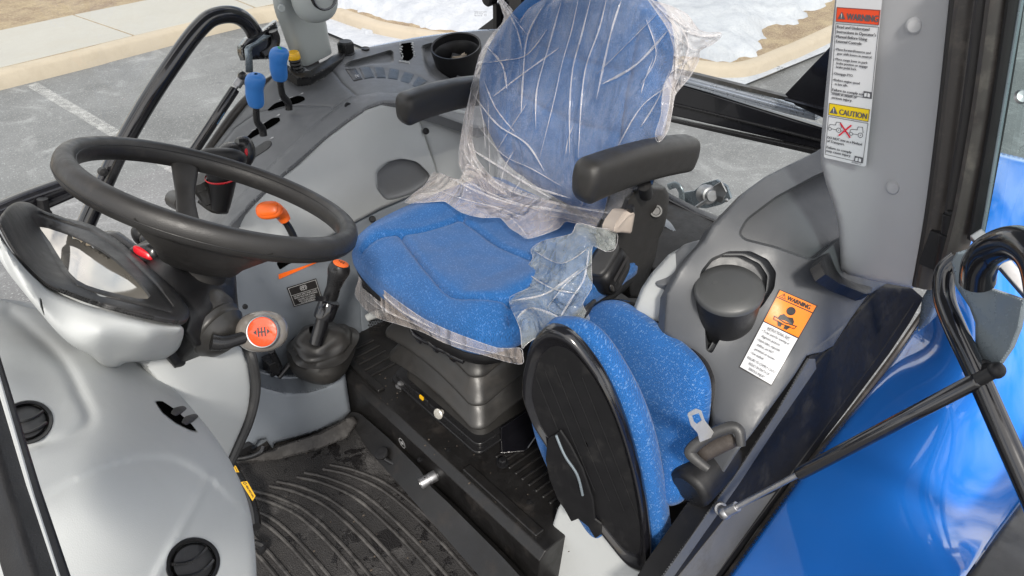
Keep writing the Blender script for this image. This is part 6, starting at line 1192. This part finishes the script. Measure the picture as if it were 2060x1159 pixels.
folds = [[(1165, -10), (1150, 60), (1130, 130), (1115, 200), (1085, 320)], [(1190, -10), (1170, 70), (1152, 140), (1146, 220), (1146, 310)], [(1222, -10), (1205, 60), (1180, 130), (1170, 200), (1163, 318)], [(1100, 0), (1062, 70), (1052, 160), (1048, 230)], [(952, 190), (1000, 250), (1060, 290), (1095, 345)], [(960, 250), (1010, 310), (1070, 340), (1130, 375)], [(1330, 20), (1260, 90), (1200, 150)], [(1345, 60), (1280, 130), (1210, 170)], [(1350, 170), (1290, 215), (1240, 300)], [(940, 130), (1010, 122), (1060, 110), (1100, 60)], [(948, 300), (1020, 345), (1110, 400)], [(1020, 20), (1040, 60), (1050, 100)], [(975, 90), (1010, 130), (1020, 180)], [(1130, 0), (1105, 90), (1080, 180), (1078, 260)], [(1250, 0), (1228, 70), (1200, 200)], [(1300, 40), (1320, 110), (1290, 170)], [(934, 225), (930, 280), (930, 335)], [(948, 180), (938, 250), (944, 330)], [(1360, 40), (1385, 90), (1372, 140)], [(1345, 20), (1362, 80), (1358, 160)], [(1370, 60), (1410, 72), (1445, 72)], [(1012, 0), (1030, 30), (1060, 70)], [(1000, 330), (1060, 370), (1150, 400)], [(960, 340), (1030, 385), (1120, 410), (1230, 430)]]
_r = random.Random(8)
for _k in range(11):
    _x, _y = _r.uniform(945, 1340), _r.uniform(5, 400); _a = _r.gauss(1.78, .32); _l = _r.uniform(30, 90)
    folds.append([(_x-_l*math.cos(_a), _y-_l*math.sin(_a)), (_x+_r.uniform(-8, 8), _y+_r.uniform(-5, 5)), (_x+_l*math.cos(_a), _y+_l*math.sin(_a))])
bago = [(1000, -12), (1012, 2), (1028, 24), (1046, 40), (1062, 20), (1085, 4), (1130, -16), (1190, -22), (1260, -16), (1310, 0), (1350, 14), (1382, 30), (1404, 58), (1424, 66), (1450, 66), (1449, 76), (1432, 90), (1408, 100), (1406, 120), (1388, 152), (1372, 172), (1356, 190), (1352, 225), (1344, 262), (1330, 285), (1310, 330), (1275, 390), (1262, 430), (1232, 462), (1190, 456), (1150, 442), (1090, 430), (1040, 410), (985, 385), (945, 362), (926, 330), (926, 290), (936, 230), (945, 185), (955, 150), (965, 110), (985, 75), (1008, 50), (1016, 36)]
def folded(outl_, sf, fl, amp, wd, seed, base, rs=.006, sc=1.5, ani=(1, .6), lift=-.013, curl=.03, step=4):
    def dsp(P):
        d = ridged(P, seed, sc, rs, ani)+lift
        e = seg_dist(P, list(outl_)+[outl_[0]]); d = d+curl*np.clip(1-e/26, 0, 1)**2
        return d
    mb = patch(outl_, sf, step, 0, disp=dsp, lines=[([tuple(z)[:2] for z in crv([(a, b, 0) for a, b in f_], 6)], wd*(1+.3*((i_*7) % 3-1))*(1 if i_ < 26 else .6), -amp*(1 if i_ < 26 else .4)) for i_, f_ in enumerate(fl)])
    mb.split = len(mb.f); rg_ = random.Random(seed)      # doubled film standing up along the creases, and the rolled hem
    for i_, f_ in enumerate(fl):
        q = crv([(a, b, 0) for a, b in f_], 6); D_ = sf.d([(z.x, z.y) for z in q])+dsp(np.array([(z.x, z.y) for z in q]))
        ok = inside([(z.x, z.y) for z in q], outl_); wd_ = rg_.uniform(.0006, .0026)*(1.1 if i_ < 26 else .7); P_ = [ray(z.x, z.y)*(d-amp*(1.05 if i_ < 26 else .45)) for z, d, o_ in zip(q, D_, ok) if o_]
        if len(P_) > 3: mb.tube(P_, [.0002, wd_, wd_*.6, wd_*1.1, .0002], 8, 0, flat=.3, ref=-FW)
    q = [Vector((z[0], z[1], 0)) for z in outl_]; q = crv(q, 3, True); D_ = sf.d([(z.x, z.y) for z in q])+dsp(np.array([(z.x, z.y) for z in q]))
    mb.tube([ray(z.x, z.y)*(d-.001) for z, d in zip(q, D_)], .0006, 6, 0, closed=True)
    return mb
folded(bago, bs_, folds, .010, 4, 3, 0, rs=.0035, sc=.9, ani=(1, .4), lift=-.016, step=3.4).build('backrest_film', [M['film'], M['crease']], pc_, ang=80)
ws_ = Surf([(1300, -10, 'x', 1.13), (1345, 60, 'x', 1.10), (1345, 200, 'x', 1.07), (1330, 280, 'x', 1.06), (1450, 70, 'x', 1.20), (1400, 110, 'x', 1.18), (1360, 180, 'x', 1.12), (1385, 30, 'x', 1.16)])
folded([(1296, -12), (1310, 0), (1350, 12), (1384, 30), (1404, 58), (1424, 66), (1450, 66), (1449, 76), (1432, 90), (1408, 102), (1406, 120), (1390, 152), (1372, 174), (1358, 192), (1352, 225), (1344, 262), (1326, 286), (1318, 270), (1330, 230), (1334, 180), (1352, 140), (1356, 100), (1344, 60), (1325, 30)], ws_,
       [[(1310, 0), (1360, 60), (1376, 120), (1356, 180)], [(1350, 30), (1400, 70), (1448, 70)], [(1340, 60), (1395, 100), (1420, 90)], [(1345, 150), (1370, 130), (1400, 110)], [(1330, 270), (1345, 220), (1350, 180)], [(1352, 110), (1384, 128), (1388, 150)], [(1330, 20), (1372, 50), (1400, 60)]], .006, 4, 31, 0, .006, 2.6, (1, 1), -.006, .004, 3.4).build('flared_edge', [M['film2b'], M['crease']], pc_, ang=80)
wt_ = Surf([(1000, -12, 'x', 1.22), (1050, 70, 'x', 1.16), (1020, 30, 'x', 1.19), (985, 75, 'x', 1.18), (948, 170, 'x', 1.10), (926, 330, 'x', 1.04), (975, 385, 'x', 1.02), (940, 250, 'x', 1.06)])
folded([(998, -14), (1014, 2), (1032, 22), (1050, 50), (1056, 78), (1040, 62), (1018, 60), (1000, 86), (980, 120), (966, 165), (954, 220), (950, 280), (960, 320), (985, 352), (1020, 392), (985, 388), (945, 364), (924, 332), (925, 290), (935, 230), (944, 185), (954, 150), (964, 112), (984, 76), (1008, 50), (1014, 34)], wt_,
       [[(1004, 0), (1030, 40), (1050, 70)], [(1010, 40), (985, 90), (960, 150)], [(950, 170), (938, 240), (934, 320)], [(945, 230), (942, 290), (970, 350)], [(930, 300), (960, 345), (1010, 388)], [(928, 260), (946, 300), (950, 350)], [(960, 130), (948, 200), (944, 250)]], .005, 4, 37, 0, .006, 2.6, (1, 1), -.006, .004, 3.4).build('gathered_edge', [M['film2b'], M['crease']], pc_, ang=80)
# flap over the rear of the cushion
fs_ = Surf([(870, 348, 'y', 1.40), (945, 360, 'z', -.775), (830, 408, 'z', -.83), (900, 400, 'z', -.82), (1000, 440, 'z', -.82), (1060, 478, 'z', -.822), (1230, 462, 'y', .88), (1130, 430, 'z', -.785), (1000, 380, 'x', 1.05), (1150, 400, 'x', 1.045), (1250, 440, 'y', .86), (1100, 400, 'x', 1.04)])
folded([(872, 346), (890, 350), (925, 362), (940, 330), (980, 352), (1040, 380), (1100, 402), (1180, 420), (1262, 430), (1246, 468), (1200, 462), (1140, 445), (1126, 458), (1098, 470), (1062, 480), (1044, 470), (1025, 458), (1006, 438), (970, 438), (930, 428), (905, 412), (893, 405), (860, 407), (815, 408), (832, 390), (855, 372)], fs_,
       [[(875, 380), (930, 400), (1000, 418), (1060, 440)], [(900, 355), (960, 385), (1030, 410), (1100, 420), (1200, 440)], [(1010, 425), (1040, 450), (1060, 475)], [(930, 360), (1000, 395), (1090, 425)]], .006, 4, 8, 0, .006, 2.2, (.7, 1.2), -.012, .006, 3.4).build('torn_flap', [M['film2'], M['crease']], pc_, ang=80)
# skirt round the near and far cushion edge
sk = Surf([(740, 520, 'y', 1.36), (722, 600, 'y', 1.36), (760, 640, 'x', .66), (830, 650, 'x', .64), (900, 690, 'x', .64), (1050, 715, 'x', .645), (1050, 730, 'x', .65), (780, 560, 'x', .65), (1040, 700, 'x', .65), (900, 665, 'x', .645), (748, 470, 'y', 1.37)])
folded([(752, 460), (768, 444), (770, 455), (742, 478), (730, 505), (736, 540), (750, 565), (790, 598), (850, 640), (910, 668), (1000, 700), (1045, 700), (1052, 716), (1050, 732), (1020, 728), (980, 716), (930, 702), (890, 688), (850, 668), (800, 652), (760, 640), (735, 622), (722, 606), (714, 590), (722, 560), (724, 530), (724, 500), (735, 480)], sk,
       [[(722, 590), (760, 620), (830, 650), (920, 690), (1040, 722)], [(730, 540), (750, 600), (800, 640)], [(740, 560), (800, 620), (870, 660)]], .005, 4, 14, 0, .004, 3, (1, 1), -.004, .004, 3.4).build('cushion_skirt', [M['film2'], M['crease']], pc_, ang=80)
# bunched sheet on the near side
rs_ = Surf([(1070, 505, 'z', -.822), (1110, 560, 'z', -.815), (1030, 605, 'z', -.832), (1120, 600, 'z', -.82), (1180, 470, 'y', .80), (1190, 520, 'y', .77), (1190, 600, 'y', .76), (1130, 650, 'y', .77), (1060, 640, 'x', .67), (1050, 690, 'x', .66), (1240, 465, 'y', .80), (1100, 620, 'y', .81)])
folded([(1150, 470), (1160, 450), (1180, 452), (1200, 458), (1240, 466), (1238, 500), (1218, 506), (1192, 495), (1190, 540), (1190, 580), (1172, 612), (1186, 640), (1170, 665), (1140, 668), (1100, 668), (1062, 690), (1050, 700), (1046, 660), (1024, 606), (1040, 590), (1068, 576), (1054, 548), (1072, 520), (1068, 502), (1090, 486), (1120, 478)], rs_,
       [[(1075, 505), (1130, 530), (1185, 498)], [(1030, 605), (1100, 590), (1170, 540)], [(1185, 500), (1175, 560), (1150, 600), (1120, 650)], [(1060, 550), (1110, 580), (1160, 590)], [(1100, 620), (1140, 570), (1190, 530)], [(1040, 640), (1070, 620), (1130, 640)]], .008, 4.5, 21, 0, .008, 2.6, (1, 1), -.012, .004, 3.4).build('bunched_sheet', [M['film3'], M['crease']], pc_, ang=80)
mb = MB(); mb.tube([at(1196, 605, 'y', .77), at(1180, 625, 'y', .76), at(1160, 655, 'y', .76)], [.004, .008, .005], 8, 4); mb.build('twisted_edge', M['semi'], pc_)
mb = MB(); mb.box(at(1163, 662, 'y', .74), (.012, .003, .006), RT, UPV, FW); tag(mb.build('red_strap_end'), 'small red strap end beside the folded black seat pan', 'strap') if 0 else None

# ------------------------------------------------------------------ fold-down instructional seat
fs = thing('fold_down_seat', 'folded instructional seat with black ribbed pan and speckled blue pads, left of the driver seat', 'folding seat')
q0 = at(1180, 900, 'x', .78); 
pn = Vector((-.93, .30, .12)).normalized(); pv = (at(1112, 662, 'x', .74)-at(1300, 1150, 'x', .80)); pu0 = None
T_ = at(1112, 660, 'x', .70); B_ = at(1292, 1150, 'x', .745); ctr = T_.lerp(B_, .5)
pv = (T_-B_).normalized(); near = at(1290, 900, 'x', .745); pu = (near-ctr); pu = (pu-pv*pu.dot(pv)).normalized(); pn = pu.cross(pv); pn = pn if pn.dot(FW) < 0 else -pn
lp_ = lambda x, y: None
def loc(px, py, off=0):      # photograph spot -> local coordinates on the pan's plane
    r = ray(px, py); t = ((ctr+pn*off).dot(pn))/r.dot(pn); d = r*t-ctr; return d.dot(pu), d.dot(pv)
panpx = [(1112, 660), (1090, 664), (1068, 688), (1056, 726), (1050, 766), (1052, 800), (1070, 850), (1100, 900), (1130, 960), (1180, 1035), (1230, 1100), (1262, 1138), (1286, 1152), (1302, 1150), (1306, 1110), (1300, 1050), (1288, 980), (1268, 900), (1240, 820), (1205, 750), (1165, 695), (1138, 670)]
pol = [loc(*p) for p in panpx]
mb = MB(); rg = crv([(a, b, 0) for a, b in pol], 6, True); cx = sum(p.x for p in rg)/len(rg); cy = sum(p.y for p in rg)/len(rg)
L3 = lambda a, b, h: ctr+pu*a+pv*b+pn*h
mb.grid([[L3(cx+(p.x-cx)*f, cy+(p.y-cy)*f, h) for p in rg] for f, h in ((.02, -.004), (.5, -.004), (.84, -.004), (.88, -.002), (.915, .004), (.95, .005), (.985, .002), (1.0, -.006), (1.0, -.016), (.98, -.020), (.5, -.022), (.02, -.022))], False, True)
pan_ = mb.build('seat_pan', M['gloss'], fs, ang=50)
mb = MB(); mb.grid([[L3(cx+(p.x-cx)*f, cy+(p.y-cy)*f, -.0034) for p in rg] for f in (.02, .3, .6, .845)], False, True); mb.build('pan_centre', M['sill'], pan_, ang=50)
mb = MB()
for k in range(5):
    x0 = -.075+.024*k; mb.tube([L3(x0, .19-.012*abs(k-2), -.002), L3(x0+.004, .05, -.002), L3(x0+.01, -.06-.02*k, -.002)], .0009, 8, 4, flat=.5)
mb.build('pan_rib', M['sill'], pan_)
hp = [loc(*p) for p in ((1126, 866), (1130, 860), (1150, 890), (1176, 940), (1196, 1000), (1200, 1040), (1214, 1050), (1212, 1072), (1200, 1080), (1186, 1056), (1166, 1040), (1152, 1046), (1138, 1020), (1124, 1000), (1108, 960), (1100, 920), (1104, 880))]
mb = MB(); mb.prism([L3(a, b, .001) for a, b in hp], pn*.006); mb.build('hinge_plate', M['sill'], fs, bevel=.003)
mb = MB(); mb.tube([L3(*loc(1126, 866), .014), L3(*loc(1145, 905), .017), L3(*loc(1168, 945), .014), L3(*loc(1180, 985), .016)], .0026, 8, 5); mb.build('hinge_spring', M['bracket'], fs)
# pad under the pan (its edge shows on the right) and backrest pad behind
padpx = [(1118, 652), (1160, 655), (1200, 680), (1240, 735), (1280, 810), (1308, 890), (1324, 970), (1338, 1060), (1340, 1110), (1325, 1165), (1290, 1180), (1240, 1150), (1160, 1030), (1100, 930), (1070, 840), (1066, 760), (1080, 690), (1098, 660)]
pp_ = [loc(*p, -.045) for p in padpx]
cushion('seat_pad', M['fabric2'], fs, ctr-pn*.045, pu, pv, pn, pp_, .022, .03, 3, .5, (), None, nr=24, wr=.001, seed=4)
b2o = at(1290, 780, 'x', .89); b2n = Vector((-.93, .12, .34)).normalized(); b2u = Vector((-.1, -1, 0)).normalized(); b2v = b2n.cross(b2u); b2v = b2v if b2v.z > 0 else -b2v
def loc2(px, py, o=b2o, off=0):
    r = ray(px, py); oo = o+b2n*off; d = r*(oo.dot(b2n)/r.dot(b2n))-o; return d.dot(b2u), d.dot(b2v)
bpx = [(1184, 650), (1192, 624), (1218, 607), (1252, 610), (1300, 640), (1350, 678), (1392, 716), (1414, 752), (1420, 790), (1416, 840), (1406, 900), (1390, 960), (1362, 1010), (1325, 1010), (1280, 950), (1232, 850), (1192, 730)]
def b2cur(s, t): return .0
cushion('back_pad', M['fabric2'], fs, b2o, b2u, b2v, b2n, [loc2(*p) for p in bpx], .03, .015, 2.8, .5, (), None, nr=36, seed=9)
mb = MB(); rg2 = crv([(loc2(p[0]+(7 if p[0] > 1230 else -2), p[1]-(4 if p[1] < 720 else -1), off=-.018)[0], loc2(p[0]+(7 if p[0] > 1230 else -2), p[1]-(4 if p[1] < 720 else -1), off=-.018)[1], 0) for p in bpx], 6, True)
mb.prism([b2o-b2n*.018+b2u*p.x+b2v*p.y for p in rg2], -b2n*.02); mb.build('back_board', M['gloss'], fs, bevel=.004)
mb = MB(); mb.prism([L3(a, b, -.03) for a, b in [loc(*p, -.03) for p in ((1057, 808), (1066, 812), (1100, 880), (1098, 890), (1078, 850))]], -pn*.03); mb.build('lower_pad', M['fabric2'], fs, bevel=.006)
mb = MB(); mb.prism([L3(a, b, -.04) for a, b in [loc(*p, -.04) for p in ((1205, 1062), (1214, 1060), (1262, 1130), (1300, 1165), (1290, 1200), (1240, 1159), (1212, 1110))]], -pn*.03); mb.build('lower_pad', M['fabric2'], fs, bevel=.006)

# seat belt reel with latch tongue
sb = thing('seat_belt_reel', 'black seat belt reel with webbing loop and shiny latch plate, beside the folded seat', 'seat belt')
rc = at(1385, 985, 'y', .445); r2c = at(1462, 905, 'y', .445); ax = (r2c-rc); rl = ax.length; rcyl = 47*rc.dot(FW)/FPX
mb = MB(); mb.lathe(rc, ax, [(0, -.004), (rcyl*.75, -.004), (rcyl*.95, 0), (rcyl, .008), (rcyl, rl*.9), (rcyl*.92, rl), (0, rl)], 40); mb.build('reel_housing', M['black'], sb, ang=50)
mb = MB(); mb.lathe(rc-ax.normalized()*.0035, ax, [(0, -.001), (rcyl*.72, -.001), (rcyl*.72, .002)], 40); mb.build('reel_cap', M['semi'], sb)
_bd = at(1436, 895, 'y', .43).dot(FW); bw0 = [at(1402, 914, 'd', _bd), at(1470, 880, 'd', _bd-.02)]; bx2 = (bw0[1]-bw0[0]).normalized(); up2 = (UPV-bx2*UPV.dot(bx2)).normalized(); cb0 = bw0[0].lerp(bw0[1], .5)
mb = MB(); mb.grid([[cb0+bx2*s_*.035+(up2*math.sin(a)-FW*math.cos(a))*.017 for a in np.linspace(-2.4, 2.4, 22)] for s_ in (-1, -.5, 0, .5, 1)]); mb.build('webbing', M['belt'], sb, solid=.003)
mb = MB(); z_ = -FW*.026; mb.tube([cb0-bx2*.031-up2*.022+z_, cb0-bx2*.044+up2*.010+z_, cb0-bx2*.036+up2*.020+z_, cb0+up2*.026+z_, cb0+bx2*.036+up2*.022+z_, cb0+bx2*.045+up2*.010+z_, cb0+bx2*.036-up2*.012+z_], [.007, .010, .0105, .010, .0105, .010, .007], 10, 5, flat=.8, ref=FW); tg2 = mb.build('tongue_frame', M['darker'], sb)
tq = lambda px, py: at(px, py, 'y', .425)
mb = MB(); out_ = rnd([tq(1383, 832), tq(1400, 822), tq(1411, 826), tq(1418, 846), tq(1438, 872), tq(1442, 876), tq(1408, 890), tq(1404, 872), tq(1390, 856)], .004, 3)
hole = rnd([tq(1392, 836), tq(1406, 831), tq(1412, 846), tq(1402, 853), tq(1396, 848)], .002, 3)
def plate_hole(mb, o, h, off):
    from mathutils.geometry import tessellate_polygon
    pts = list(o)+list(h); tris = tessellate_polygon([o, h]); n = len(pts); mb.add(pts+[p+off for p in pts], [tuple(t) for t in tris]+[tuple(i+n for i in reversed(t)) for t in tris]+[(i, (i+1) % len(o), (i+1) % len(o)+n, i+n) for i in range(len(o))]+[(len(o)+i, len(o)+i+n, len(o)+(i+1) % len(h)+n, len(o)+(i+1) % len(h)) for i in range(len(h))])
plate_hole(mb, out_, hole, FW*.0025); mb.build('latch_plate', M['zinc'], sb, ang=40)
mb = MB(); mb.box(at(1440, 960, 'y', .56), (.06, .05, .05)); mb.build('mounting_block', M['floor'], sb, bevel=.008)

# ------------------------------------------------------------------ loose parts on the floor
pe = thing('floor_pedal', 'small round black foot pedal on a bent arm at the front of the floor tray', 'pedal')
c = at(768, 913, 'z', -1.385); mb = MB(); mb.lathe(c, (-.35, .05, 1), [(0, .006), (.010, .007), (.017, .006), (.0185, .003), (.0175, -.001), (.006, -.002), (.006, -.012)], 28); mb.build('pad', M['black'], pe, ang=50)
mb = MB(); mb.tube([at(770, 920, 'z', -1.39), at(790, 932, 'z', -1.395), at(815, 940, 'z', -1.395), at(842, 968, 'z', -1.395), at(856, 985, 'z', -1.395)], [.006, .006, .008, .009, .008], 12, 6); mb.build('arm', M['semi'], pe)
so2 = thing('drive_socket', 'grey steel socket spigot sticking out of the floor tray under the platform', 'spigot')
a_, b_ = at(845, 974, 'z', -1.365), at(888, 950, 'z', -1.355); mb = MB(); ax = b_-a_; mb.lathe(a_, ax, [(0, .008), (.008, .008), (.0095, 0), (.0135, .001), (.0135, .020), (.0125, .021), (.0125, .024), (.0135, .025), (.0135, .040), (.0125, .042)], 30); mb.build('socket', M['steel'], so2, ang=40)
mb = MB(); mb.lathe(a_+ax.normalized()*.042, ax, [(.0135, 0), (.0135, .05)], 24); mb.build('shank', M['semi'], so2); mb = MB(); mb.lathe(a_+ax.normalized()*.013+Vector((-.0, 0, .0125)), (-.2, -.2, 1), [(0, .002), (.002, .002), (.0025, 0)], 12); mb.build('detent', M['ink'], so2)
mb = MB(); q = [at(*p, 'z', -1.352) for p in ((801, 886), (806, 879), (817, 896), (814, 903))]; q = ats([(800, 882), (808, 880), (818, 900), (811, 903)], 'x', .651); dd = Decal([q[0], q[1], q[2], q[3]], 20, 40, .0006); 
cc2 = [(10+9*math.cos(a), 20+19*math.sin(a)) for a in np.linspace(0, 6.1, 20)]
for p0, p1 in zip(cc2, cc2[1:]+cc2[:1]): dd.line(mb, [p0, p1], 1.6, 1)
dd.line(mb, [(5, 24), (8, 12), (11, 28), (15, 14)], 1.6, 1); dd.line(mb, [(5, 18), (14, 22)], 1.4, 1); mb.build('oval_mark', M['mark'], pf, smooth=False)
for p in ((845, 925), (1065, 1010), (902, 905)): bolt(at(*p, 'z', -1.299), .004, .003, 'plug', 'black', cab)
mb = MB(); rr = random.Random(11)
for k in range(110):     # grit and crumbs trodden over the floor
    x, y = rr.uniform(.12, .64), rr.uniform(.55, 1.44); s_ = rr.uniform(.0008, .0022); z = -1.4225
    if rr.random() < .3: x, y, z = rr.uniform(.66, .75), rr.uniform(.6, 1.45), -1.2995
    mb.ball((x, y, z+s_*.3), (s_*rr.uniform(.7, 2), s_*rr.uniform(.7, 1.6), s_*.6), m=4, n=5)
tag(mb.build('floor_grit', mat('grit', (.07, .055, .042), .9, var=.4, vs_=300)), kind='stuff')
mb = MB(); mb.tube([(3.35, 1.3, 0), ], .01, 4, 0) if 0 else None
